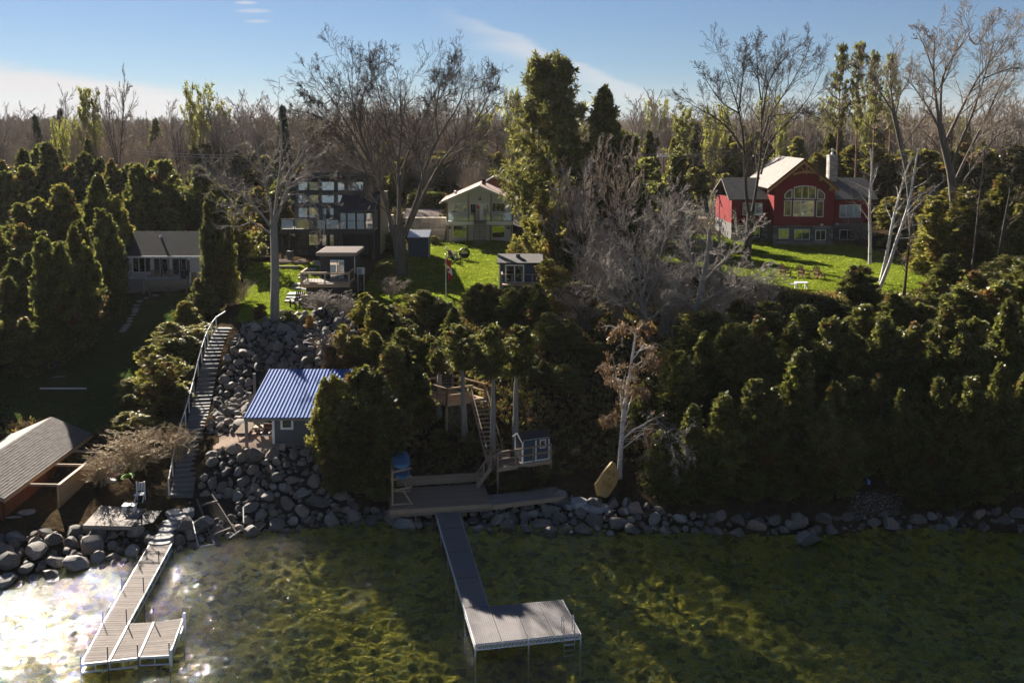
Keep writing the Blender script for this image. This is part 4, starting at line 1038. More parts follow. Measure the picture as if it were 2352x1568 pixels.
    MB().hexa([p + Vector(q) for q in ((-.25, -.25, 0), (.25, -.25, 0), (.25, .25, 0), (-.25, .25, 0))], [p + Vector(q) for q in ((-.36, -.36, 1.0), (.36, -.36, 1.0), (.36, .36, 1.0), (-.36, .36, 1.0))]).build('pot', 'slate_clapboard', pt)
    MB().box(p.x - .3, p.x + .3, p.y - .3, p.y + .3, p.z + 1.0, p.z + 1.02).build('soil', 'mortar', pt)
black_house()

# ------------------------------------------------------------------ small black cabin with deck
def cabin():
    Yd, Yw, Yb = 92.2, 95.6, 99.6
    zd = at(740, 652.5, Yd).z; g0 = at(740, 690, Yd + .6); zg = h(g0.x, Yd + .6) - .6
    C = thing('cabin', 'small flat roofed black cabin with a wooden railed deck', 'cabin', (at(760, 640, Yw).x, Yw, zg))
    a, b = at(736, 630, Yw).x, at(812, 630, Yw).x; zt = at(770, 589, Yw).z
    m = MB().box(a, b, Yw, Yb, zg, zt); laps(m, a, b, Yw, zd, zt, .2, .018); m.build('wall', 'charcoal', C)
    r = rect(725.4, 580.8, 817.5, 588.6, Yw - .7)
    MB().box(r[0], r[1], Yw - .7, Yb + .5, r[2], r[3]).build('roof', 'deck_grey', C)
    MB().box(r[0] + .08, r[1] - .08, Yw - .62, Yb + .42, r[3] - .02, r[3] + .03).build('roof_gravel', 'roof_grit', C)
    w = window(C, 757.5, 595, 792, 646, Yw, 'charcoal_trim', 'glass_sky', cols=(0.5,), fw=.07, name='door')
    # deck
    d0, d1 = at(688, 655, Yd).x, at(804, 655, Yd).x; fb = at(740, 660, Yd).z
    MB().box(d0, d1, Yd, Yd + .05, fb, zd + .03).build('deck_fascia', 'rail_wood', C)
    n = 16
    for k in range(n):
        y0 = Yd + .06 + (Yw - Yd - .1) * k / n; MB().box(d0 + .02, d1 - .02, y0 + .006, y0 + (Yw - Yd - .1) / n - .006, zd - .03, zd).build('plank', 'deck_grey', C)
    MB().box(d0 + .5, d1 - .3, Yd + .5, Yw - .01, zg, fb - .02).build('base_wall', 'charcoal', C)
    zr = at(740, 626, Yd).z
    def rail(p, q, posts):
        MB().bar(p + Vector((0, 0, zr - zd)), q + Vector((0, 0, zr - zd)), .14, .05).build('top_rail', 'rail_wood', C)
        MB().bar(p + Vector((0, 0, zr - zd - .12)), q + Vector((0, 0, zr - zd - .12)), .05, .1).build('upper_rail', 'rail_wood', C)
        MB().bar(p + Vector((0, 0, .12)), q + Vector((0, 0, .12)), .05, .09).build('lower_rail', 'rail_wood', C)
        for k in range(posts):
            c = p.lerp(q, k / (posts - 1)) if posts > 1 else p; MB().box(c.x - .06, c.x + .06, c.y - .06, c.y + .06, zd, zr - .04).build('post', 'rail_wood', C)
        N = int((q - p).length / .14)
        for k in range(1, N):
            c = p.lerp(q, k / N); MB().box(c.x - .011, c.x + .011, c.y - .011, c.y + .011, zd + .12, zr - .1).build('baluster', 'black_metal', C)
    A, B = Vector((d0 + .12, Yd + .1, zd)), Vector((d1 - .12, Yd + .1, zd))
    rail(A, B, 3); rail(A + Vector((0, .2, 0)), Vector((A.x, Yw - .3, zd)), 1); rail(B + Vector((0, .2, 0)), Vector((B.x, Yw - .3, zd)), 2)
    dp = at(816, 600, Yw + .4)
    MB().tube([(b + .08, Yw + .3, zt - .1), (b + .08, Yw + .3, zd + .5)], .05, 8).build('downspout', 'white_trim', C)
    p = at(829, 640, Yw + 1.2); hp = thing('heat_pump', 'white outdoor heat pump unit on a frame beside the black cabin', 'heat pump', p)
    m = MB().box(p.x - .38, p.x + .38, p.y - .17, p.y + .17, p.z + .45, p.z + 1.1); m.build('case', 'white_trim', hp)
    m = MB()
    for k in range(8): m.box(p.x - .3, p.x + .12, p.y - .19, p.y - .172, p.z + .52 + k * .065, p.z + .55 + k * .065)
    m.build('grille', 'black_metal', hp)
    for s in (-.3, .3): MB().box(p.x + s - .03, p.x + s + .03, p.y - .15, p.y + .15, h(p.x, p.y) - .1, p.z + .448).build('leg', 'bare_metal', hp)
    # a dark round table with two dark chairs on the deck
    q = Vector((at(707, 645, Yd + 1.5).x, Yd + 1.5, zd))
    t = thing('garden_table', 'dark wire garden table at the left of the cabin deck', 'table', q)
    MB().lathe([(.45, .70), (.45, .73)], q, 14).build('table_top', 'black_metal', t); MB().lathe([(.04, 0), (.04, .7)], q, 6).build('leg', 'black_metal', t)
    # stone steps climbing left of the cabin
    S = thing('stone_steps', 'broad grey stone slab steps climbing left of the black cabin', 'steps', on(672, 694))
    for (x0, x1, y, w_) in ((653, 692, 694.5, 0), (656, 692, 686.5, 0), (659, 694, 679, 1), (671, 697, 664.5, 0), (673, 697, 656.5, 1), (684, 703, 641, 0), (686, 706, 634, 0), (704, 724, 622, 1), (717, 736, 609.5, 0), (719, 737, 603, 0)):
        c = on((x0 + x1) / 2, y); ww = (x1 - x0) * c.y / F_PX
        MB().box(c.x - ww / 2, c.x + ww / 2, c.y - .1, c.y + (1.2 if w_ else .55), c.z - .3, c.z + .16).build('slab', 'concrete', S)
    T = thing('garden_edging', 'stepped timber edging beds below the black house balcony', 'edging', on(660, 610))
    for x0, x1, y in ((641, 712, 606), (641, 690, 617), (641, 702, 602)):
        c0, c1 = on(x0, y), on(x1, y); MB().bar(c0 + Vector((0, 0, .12)), c1 + Vector((0, 0, .12)), .18, .34).build('timber', 'post_wood', T)
cabin()

# ------------------------------------------------------------------ grey metal roofed shed beside the maple
def sheds():
    Y = 118.0; p = at(960, 586, Y); z = h(p.x, Y) - .2
    S = thing('shed', 'dark slate shed with a ribbed silver metal roof right of the maple', 'shed', (p.x, Y, z))
    a, b, c, e = rect(938, 545.5, 984.5, 584, Y)
    m = MB().box(a, b, Y, Y + 2.4, z, e); laps(m, a, b, Y, z + .2, e, .18, .012); m.build('wall', 'blue_clapboard', S)
    zt = at(960, 528.5, Y + 2.6).z
    roof_slope(S, 'roof', 'bare_metal', (a - .1, Y - .25, e + .05), (b + .12, Y - .25, e + .05), (b + .12, Y + 2.6, zt), (a - .1, Y + 2.6, zt), .06)
    for k in range(13):
        x = a + (b - a) * k / 12; MB().bar((x, Y - .24, e + .085), (x, Y + 2.59, zt + .035), .05, .06).build('roof_rib', 'white_metal', S)
    MB().box(b + .002, b + .05, Y - .02, Y + .1, z, e - .1).build('corner_trim', 'white_trim', S)
    # small grey shingled cabin
    Y = 93.5; p = at(1190, 650, Y); z = h(p.x, Y) - .8
    S = thing('cabin', 'small navy garden cabin under grey shingles at the lawn edge', 'cabin', (p.x, Y, z))
    a, b, c, e = rect(1147, 603, 1243, 650, Y)
    MB().box(a, b, Y, Y + 3.2, z, e).build('wall', 'blue_clapboard', S)
    zr = at(1190, 582.5, Y + 2.0).z
    roof_slope(S, 'roof', 'grey_shingle', (a - .2, Y - .35, e + .02), (b + .2, Y - .35, e + .02), (b + .2, Y + 2.0, zr), (a - .2, Y + 2.0, zr), .12)
    roof_slope(S, 'roof', 'grey_shingle', (a - .2, Y + 3.9, e), (b + .2, Y + 3.9, e), (b + .2, Y + 2.0, zr + .003), (a - .2, Y + 2.0, zr + .003), .12)
    MB().box(a - .25, b + .2, Y - .4, Y - .352, e - .1, e + .03).build('eave_board', 'black_metal', S)
    q = at(1190, 588, Y + 1.2); MB().box(q.x - .2, q.x + .2, Y + 1.0, Y + 1.3, q.z - .15, q.z + .22).build('roof_vent', 'grey_shingle', S)
    MB().box(a - .03, a + .08, Y - .03, Y + .1, z, e - .1).build('corner_trim', 'white_trim', S)
    window(S, 1160, 607.5, 1204, 650, Y, 'white_trim', 'glass_room', cols=(0.5,), fw=.13, name='door')
    zd = at(1190, 652, Y - 1.2).z
    MB().box(a + .2, b, Y - 1.6, Y - .06, zd - .12, zd).build('deck', 'rail_wood', S)
    MB().bar((a + .25, Y - 1.5, zd + .95), (b - .1, Y - 1.5, zd + .95), .12, .05).build('rail', 'rail_wood', S)
    MB().bar((a + .25, Y - 1.4, zd + .95), (a + .25, Y - .1, zd + 1.05), .12, .05).build('rail', 'rail_wood', S)
    for k in range(4): x = a + .25 + k * .95; MB().box(x - .05, x + .05, Y - 1.55, Y - 1.45, z, zd + .92).build('post', 'rail_wood', S)
sheds()

# ------------------------------------------------------------------ red house
def red_house():
    Yf, Yw, Yb = 128.5, 131.5, 142.0
    g0 = at(1845, 558, Yf); zb = h(g0.x, Yf) - .7
    H = thing('house', 'deep red gabled house with arched window, stone base and stone chimney', 'house', (g0.x, Yf, zb))
    zs = at(1845, 518, Yf).z
    a, b = at(1777, 500, Yf).x, at(1915, 500, Yf).x; xc = (a + b) / 2
    zpk = at(1856, 366, Yf - .8).z; el, er = at(1763, 431, Yf - .8), at(1927, 437, Yf - .8); xp = at(1850, 366, Yf).x
    zl = (el.z + er.z) / 2; sl = (zpk - zl) / ((er.x - el.x) / 2); xp = (el.x + er.x) / 2
    wz = lambda x: zpk - abs(x - xp) * sl - .18
    m = MB(); m.prism([(a, Yf, zs), (b, Yf, zs), (b, Yf, wz(b)), (xp, Yf, wz(xp)), (a, Yf, wz(a))], (0, Yb - Yf, 0)); laps(m, a, b, Yf, zs, wz(b), .22, .015); m.build('wall', 'red_board', H)
    MB().box(a + .02, b - .02, Yf + .12, Yb, zb, zs - .01).build('base_wall', 'mortar', H)
    for s, e in ((-1, el.x), (1, er.x)):
        roof_slope(H, 'roof', 'tan_shingle' if s < 0 else 'grey_shingle', (e, Yf - .9, zl + .1), (xp, Yf - .9, zpk + .1), (xp, Yb - 1, zpk + .1), (e, Yb - 1, zl + .1), .16)
        MB().prism([(e, Yf - .95, zl - .22), (xp, Yf - .95, zpk - .22), (xp, Yf - .95, zpk + .1), (e, Yf - .95, zl + .1)], (0, .045, 0)).build('rake_board', 'red_stain', H)
        MB().prism([(e + s * -.05, Yf - .9, zl - .52), (xp, Yf - .9, zpk - .55), (xp, Yf - .9, zpk - .24), (e, Yf - .9, zl - .24)], (0, .1, 0)).build('truss_rafter', 'timber_gold', H)
    # gable truss
    at_t = lambda x, y: at(x, y, Yf - .85)
    pts = [at_t(1822, 401), at_t(1838, 396.5), at_t(1855, 395), at_t(1872, 397), at_t(1890, 404)]
    for i in range(4): MB().bar(pts[i], pts[i + 1], .1, .26).build('truss_tie', 'timber_gold', H)
    MB().bar(at_t(1853.5, 376), at_t(1852.5, 401), .14).build('truss_post', 'timber_gold', H)
    MB().bar(at_t(1840, 384), at_t(1851, 396), .12).build('truss_brace', 'timber_gold', H); MB().bar(at_t(1866, 385), at_t(1855, 396), .12).build('truss_brace', 'timber_gold', H)
    for x, y in ((1771, 428), (1908, 434), (1884, 412)): q = at(x, y, Yf - .4); MB().box(q.x - .12, q.x + .12, Yf - .85, Yf - .02, q.z - .25, q.z + .25).build('bracket', 'timber_gold', H)
    # arched window group
    def arch(x0, x1, ya, yb_, y1, cols=(), curve=0.0):
        n = 10; A, B = at(x0, y1, Yf), at(x1, y1, Yf); za, zc = at(x0, ya, Yf).z, at(x1, yb_, Yf).z; top = []
        for k in range(n + 1): f = k / n; top.append((A.x + (B.x - A.x) * f, za + (zc - za) * f + curve * (4 * f * (1 - f))))
        m = MB(); P = [(A.x, A.z)] + top + [(B.x, A.z)]
        for i in range(len(P)):
            p, q = P[i], P[(i + 1) % len(P)]
            if (p[0] - q[0]) ** 2 + (p[1] - q[1]) ** 2 < 1e-6: continue
            m.bar((p[0], Yf - .03, p[1]), (q[0], Yf - .03, q[1]), .1, .1, up=Vector((0, 1, 0)))
        for c in cols:
            x = A.x + (B.x - A.x) * c; k = c * n; zt = top[int(k)][1]; m.bar((x, Yf - .03, A.z), (x, Yf - .03, zt), .08, .08)
        f = m.build('window', 'white_trim', H)
        MB().prism([(p[0], Yf - .015, p[1]) for p in P], (0, .01, 0)).build('pane', 'glass_room', f)
    arch(1823.5, 1872.5, 432, 432, 456, (0.345, 0.68), .0) if False else None
    arch(1823.5, 1872.5, 430.5, 430.5, 456, (0.36, 0.67), at(1840, 427, Yf).z - at(1840, 430.5, Yf).z)
    arch(1802.5, 1818.5, 446, 434.5, 455.5, (), .12); arch(1877.5, 1893.5, 434.5, 446, 457.5, (), .12)
    window(H, 1821, 460, 1870.5, 497.5, Yf, glass='glass_sky', cols=(.35, .68), fw=.09)
    window(H, 1800, 460, 1818, 496.5, Yf, glass='glass_room', fw=.09); window(H, 1874, 461, 1892, 498.5, Yf, glass='glass_room', fw=.09)
    for x0, x1, y0, y1, c in ((1788, 1812, 525, 549, (.5,)), (1824, 1860, 526.5, 550.5, (.5,)), (1872, 1897, 528, 552, (.5,))): window(H, x0, y0, x1, y1, Yf, glass='glass_room', cols=c, fw=.08)
    # wings
    zw = at(1730, 457, Yw).z
    for x0, x1, xe, rm in ((1680, 1776, 1671.5, 'grey_shingle'), (1916, 2004, 2014, 'grey_shingle')):
        p, q = at(x0, 500, Yw).x, at(x1, 500, Yw).x
        m = MB().box(p, q, Yw, Yb, zs, zw); laps(m, p, q, Yw, zs, zw, .22, .015); m.build('wing_wall', 'red_board', H)
        MB().box(p + .03, q - .03, Yw + .1, Yb, zb, zs - .01).build('base_wall', 'mortar', H)
        e0, e1 = (at(xe, 457, Yw).x, q) if xe < 1700 else (p, at(xe, 457, Yw).x); zr = at(1730, 408, Yw + 4.4).z
        roof_slope(H, 'wing_roof', rm, (e0, Yw - .6, zw), (e1, Yw - .6, zw), (e1, Yw + 4.4, zr), (e0, Yw + 4.4, zr), .16)
        roof_slope(H, 'wing_roof', rm, (e0, Yb + .5, zw), (e1, Yb + .5, zw), (e1, Yw + 4.4, zr - .003), (e0, Yw + 4.4, zr - .003), .16)
    window(H, 1705, 466, 1751.5, 494.5, Yw, glass='glass_sky', cols=(.33, .66), fw=.09); window(H, 1927.5, 470.5, 1977.5, 500, Yw, glass='glass_room', cols=(.33, .66), fw=.09)
    window(H, 1927.5, 527, 1964, 551, Yw, glass='glass_room', cols=(.5,), fw=.08); window(H, 1725, 520, 1745, 545, Yw, glass='glass_dark', cols=(.5,), fw=.08)
    for x, y in ((1887, 516), (1922, 514), (1749, 508), (1764, 512)): q = at(x, y, Yf if x < 1915 and x > 1777 else Yw); MB().box(q.x - .15, q.x + .15, q.y - .2, q.y - .02, q.z - .12, q.z + .12).build('vent_cap', 'white_trim', H)
    # stones of the base
    rg3 = random.Random(9); holes = [rect(*v, Yf) for v in ((1787, 524, 1813, 550), (1823, 525, 1861, 551.5), (1871, 527, 1898, 553))]; holes2 = [rect(1926.5, 526, 1965, 552, Yw), rect(1724, 519, 1746, 546, Yw)]
    for xa, xb, Yq, hs in ((a, b, Yf, holes), (at(1918, 540, Yw).x, at(2003, 540, Yw).x, Yw, holes2), (at(1681, 540, Yw).x, at(1774, 540, Yw).x, Yw, holes2)):
        z = zb + .35
        while z < zs - .1:
            x = xa; hh = min(rg3.uniform(.24, .38), zs - z)
            while x < xb - .12:
                w = min(rg3.uniform(.4, .95), xb - x)
                if not any(x + w > q[0] and x < q[1] and z + hh > q[2] and z < q[3] for q in hs):
                    MB().box(x + .012, x + w - .012, Yq - rg3.uniform(.03, .09), Yq + .1, z + .012, z + hh - .012).build('stone', 'field_stone', H)
                x += w
            z += hh
    # chimney
    Yc = Yw + 3.5; c = rect(1902, 358.5, 1924, 470, Yc)
    ch = MB().box(c[0] + .03, c[1] - .03, Yc + .03, Yc + 1.2, zw, c[3] - .05).build('chimney', 'mortar', H)
    z = zw + .5; k = 0
    while z < c[3] - .1:
        x = c[0] + (0 if k % 2 else -.25)
        while x < c[1] - .03:
            w = rg3.uniform(.3, .5); x0, x1 = max(x, c[0]), min(x + w, c[1])
            if x1 - x0 > .06: MB().box(x0 + .01, x1 - .01, Yc - .03, Yc + .2, z + .01, z + .24).build('stone', 'chimney_stone', ch)
            x += w
        MB().box(c[0] - .03, c[0] + .2, Yc + .22, Yc + 1.2, z + .01, z + .24).build('stone', 'chimney_stone', ch)
        z += .26; k += 1
    MB().box(c[0] - .08, c[1] + .08, Yc - .08, Yc + 1.28, c[3] - .06, c[3] + .06).build('chimney_cap', 'concrete', ch)
    MB().lathe([(.2, 0), (.2, .25), (.12, .35), (.12, .8), (.2, .82), (.05, .95)], ((c[0] + c[1]) / 2, Yc + .6, c[3] + .06), 10).build('flue', 'bare_metal', ch)
red_house()

# ------------------------------------------------------------------ cottage at the left
def cottage():
    Yd, Yw, Yb = 104.0, 107.0, 114.5
    g0 = at(350, 652, Yw); zb = h(g0.x, Yw) - .6
    C = thing('cottage', 'small grey white cottage with a black shingled roof and glazed doors', 'cottage', (g0.x, Yw, zb))
    a, b = at(274, 620, Yw).x, at(470, 620, Yw).x; ze = at(350, 588, Yw).z; zf = at(300, 641, Yw).z
    m = MB().box(a, b, Yw, Yb, zf, ze); laps(m, a, b, Yw, zf, ze, .23, .02); m.build('wall', 'white_siding', C)
    MB().box(a + .05, b, Yw + .05, Yb, zb, zf - .002).build('foundation', 'concrete', C)
    zr = at(350, 531, Yw + 3.7).z
    for y0, nm in ((Yw - .55, 'roof'), (Yb + .5, 'roof')): roof_slope(C, nm, 'black_shingle', (a - .9, y0, ze + .05), (b + .6, y0, ze + .05), (b + .6, Yw + 3.7, zr + (0.003 if y0 < Yw else 0)), (a - .9, Yw + 3.7, zr + (0.003 if y0 < Yw else 0)), .14)
    MB().box(a - .95, b + .6, Yw - .62, Yw - .556, ze - .14, ze + .06).build('eave_board', 'white_trim', C)
    MB().prism([(b - .02, Yw, ze), (b - .02, Yb, ze), (b - .02, Yw + 3.7, zr - .15)], (-.05, 0, 0)).build('gable', 'beige_siding', C)
    q = at(370, 543, Yw + 2.6); MB().lathe([(.12, 0), (.12, .25), (.22, .27), (.05, .4)], (q.x, Yw + 2.6, q.z - .25), 8).build('roof_vent', 'bare_metal', C)
    X = lambda v: 245 + v * .16406
    Yy = lambda v: 514.5 + v * .16406
    window(C, X(365), Yy(460), X(625), Yy(682), Yw, cols=(.34, .67), glass='glass_dark', fw=.11, grid=(2, 5))
    for x0, x1, y1 in ((655, 762, 735), (765, 872, 735), (915, 1030, 738), (1034, 1130, 738)):
        d = slab(C, 'door', 'charcoal', X(x0), Yy(470), X(x1), Yy(y1), Yw - .06, .05)
        ww = window(d, X(x0 + 14), Yy(483), X(x1 - 14), Yy(y1 - 26), Yw - .07, glass='glass_dark', fw=.045, name='glazing', grid=(3, 6), proud=.03)
    for x in (645, 888, 905): slab(C, 'door_post', 'white_trim', X(x - 9), Yy(460), X(x + 9), Yy(740), Yw - .08, .06)
    zd = at(380, 642, Yd).z
    d0, d1 = at(X(530), 655, Yd).x, at(X(1135), 655, Yd).x
    MB().box(d0, d1, Yd, Yd + .06, at(380, 657, Yd).z, zd).build('deck_fascia', 'deck_grey', C)
    for k in range(14): y0 = Yd + .07 + (Yw - Yd - .1) * k / 14; MB().box(d0, d1, y0 + .008, y0 + .205, zd - .04, zd - .004).build('plank', 'concrete', C)
    for x in (d0 + .4, (d0 + d1) / 2, d1 - .3): MB().box(x - .08, x + .08, Yd + .3, Yd + .46, h(x, Yd + .3) - .2, zd - .2).build('post', 'post_wood', C)
    p = Vector((at(X(1138), 620, Yd).x, Yd + .2, zd)); MB().box(p.x - .06, p.x + .1, p.y, p.y + .12, zd, zd + 2.1).build('post', 'red_stain', C)
    for k, x in enumerate((X(1170), X(1200), X(1225), X(1250))): q = at(x, 650, Yd + .2); MB().box(q.x - .09, q.x + .09, q.y, q.y + .05, zd - .4, zd + .75).build('fence_board', 'white_trim' if k == 0 else 'post_wood', C)
    q = Vector((at(X(1078), 640, Yd + .8).x, Yd + .8, zd)); bn = thing('bin', 'black tapered bin at the right end of the cottage deck', 'bin', q)
    MB().hexa([q + Vector(v) for v in ((-.22, -.22, 0), (.22, -.22, 0), (.22, .22, 0), (-.22, .22, 0))], [q + Vector(v) for v in ((-.3, -.3, .8), (.3, -.3, .8), (.3, .3, .8), (-.3, .3, .8))]).build('body', 'black_metal', bn)
    MB().box(q.x - .32, q.x + .32, q.y - .32, q.y + .32, q.z + .803, q.z + .88).build('lid', 'black_metal', bn)
    q = at(X(508), 655, Yd - .5); z0 = h(q.x, q.y); f = thing('bird_feeder', 'tall dark tube feeder on a pole before the cottage window', 'bird feeder', (q.x, q.y, z0))
    MB().tube([(q.x, q.y, z0 - .1), (q.x, q.y, z0 + 1.0)], .03, 6).build('pole', 'black_metal', f); MB().lathe([(.12, .9), (.14, 1.0), (.14, 1.75), (.03, 1.9)], (q.x, q.y, z0), 8).build('tube', 'post_wood', f)
    # stepping stones down the lawn
    P = tag(bpy.data.objects.new('stepping_path', None), kind='structure'); COL.objects.link(P)
    for x, y, w in ((358, 679, 18), (335, 685, 12), (322, 692, 14), (314, 702, 18), (312, 710, 18), (310, 716, 18), (307, 724, 14), (300, 732, 18), (298, 739, 16), (293, 747, 20), (289, 753, 20), (283, 760, 20)):
        c = on(x, y); ww = w * c.y / F_PX / 2; m = MB(); k = 7; ring = []
        for j in range(k): g = 6.283 * j / k; ring.append((c.x + ww * math.cos(g) * rs.uniform(.8, 1.1), c.y + .42 * math.sin(g) * rs.uniform(.8, 1.1), c.z - .05))
        m.prism(ring, (0, 0, .13)); m.build('flagstone', 'concrete', P)
cottage()

# ------------------------------------------------------------------ blue roofed pavilion on the terrace
def pavilion():
    Yw, Yb, zt = 65.3, 72.1, 3.22
    P = thing('pavilion', 'slate blue hut with a ribbed bright blue metal roof over an open porch', 'hut', (at(640, 1000, Yw).x, Yw, zt))
    xl = at(626, 990, Yw).x; xr = at(626, 990, Yw).x + 4.5; e = at(640, 959, Yw - .45); ze = e.z; yr = 72.1; zr = at(660, 848, yr).z; rz = lambda y: ze + (zr - ze) * (y - e.y) / (yr - e.y)
    m = MB().box(xl, xr, Yw, Yb - .5, zt - 1.0, ze + .1); laps(m, xl, xr, Yw, zt - .1, ze + .1, .13, .012); m.build('wall', 'slate_clapboard', P)
    MB().box(xl - .02, xl + .14, Yw - .03, Yw + .12, zt - .2, ze + .05).build('corner_trim', 'white_trim', P)
    MB().prism([(xl, Yw + .12, ze), (xl, Yb - .5, ze), (xl, Yb - .5, rz(Yb - .5) - .08)], (4.4, 0, 0)).build('gable', 'slate_clapboard', P)
    x0, x1 = at(559.8, 959, Yw - .45).x, xr + .5
    for y0 in (Yw - .45,):
        f = True; n = 27; dz = 0
        roof_slope(P, 'roof', 'blue_metal', (x0, y0, ze), (x1, y0, ze), (x1, yr, zr + dz), (x0, yr, zr + dz), .05)
        if f:
            for k in range(n):
                x = x0 + .06 + (x1 - x0 - .12) * k / (n - 1)
                MB().hexa([(x - .07, y0 + .01, ze + .004), (x + .07, y0 + .01, ze + .004), (x + .07, yr - .01, zr + .004), (x - .07, yr - .01, zr + .004)], [(x - .025, y0 + .01, ze + .05), (x + .025, y0 + .01, ze + .05), (x + .025, yr - .01, zr + .05), (x - .025, yr - .01, zr + .05)]).build('roof_rib', 'blue_rib_lit', P)
    MB().box(x0, x1, Yw - .42, Yw - .3, ze - .22, ze - .06).build('beam', 'deck_grey', P)
    for x, y in ((566.5, Yw - .3), (577, 68.6), (588, 71.6)):
        q = at(x, 1000, y); MB().box(q.x - .09, q.x + .09, y - .08, y + .08, zt - .2, rz(y) - .08).build('post', 'deck_grey', P)
    window(P, 645, 956, 673.5, 985.5, Yw, rows=(.55,), glass='glass_dark', fw=.14); window(P, 708.5, 956, 737, 985, Yw, rows=(.55,), glass='glass_dark', fw=.14)
    # porch furniture
    q = G(556, 1006, zt); b = thing('slatted_bench', 'slatted wooden lounge bench on bent metal legs at the porch edge', 'bench', q)
    for k in range(11): MB().bar(q + Vector((-.45 + .02 * k, -.1 + k * .13, .42 + .03 * k)), q + Vector((.5 + .02 * k, -.1 + k * .13, .42 + .03 * k)), .1, .025).build('slat', 'rail_wood', b)
    for s in (-.4, .5): MB().tube([q + Vector((s, 0, .4)), q + Vector((s * .7, .1, .02)), q + Vector((s * .7, .9, .02)), q + Vector((s + .15, 1.2, .7))], .025, 6).build('leg', 'black_metal', b)
    q = G(594, 1012, zt); b = thing('picnic_table', 'dark red picnic table in the shade of the blue roof', 'table', q)
    MB().box(q.x - .5, q.x + .9, q.y + .5, q.y + 1.2, q.z + .72, q.z + .77).build('table_top', 'post_wood', b)
    for y in (.1, 1.6): MB().box(q.x - .5, q.x + .9, q.y + y, q.y + y + .25, q.z + .42, q.z + .46).build('seat', 'red_stain', b)
    for x in (-.3, .7): MB().bar(q + Vector((x, .15, 0)), q + Vector((x, .7, .72)), .08).build('leg', 'post_wood', b); MB().bar(q + Vector((x, 1.75, 0)), q + Vector((x, 1.0, .72)), .08).build('leg', 'post_wood', b)
    q = G(612, 1010, zt); b = thing('garden_chair', 'red and white garden chair by the wall of the blue roofed hut', 'chair', q)
    MB().box(q.x - .3, q.x + .3, q.y - .3, q.y + .25, q.z + .36, q.z + .4).build('seat', 'white_trim', b)
    MB().hexa([q + Vector(v) for v in ((-.3, .22, .38), (.3, .22, .38), (.3, .27, .38), (-.3, .27, .38))], [q + Vector(v) for v in ((-.3, .5, 1.0), (.3, .5, 1.0), (.3, .55, 1.0), (-.3, .55, 1.0))]).build('backrest', 'red_stain', b)
    for sx in (-.27, .27):
        MB().box(q.x + sx - .05, q.x + sx + .05, q.y - .32, q.y + .3, q.z + .58, q.z + .61).build('armrest', 'white_trim', b)
        for sy in (-.26, .22): MB().box(q.x + sx - .03, q.x + sx + .03, q.y + sy - .03, q.y + sy + .03, q.z, q.z + .58 if sy < 0 else q.z + .36).build('leg', 'red_stain', b)
pavilion()

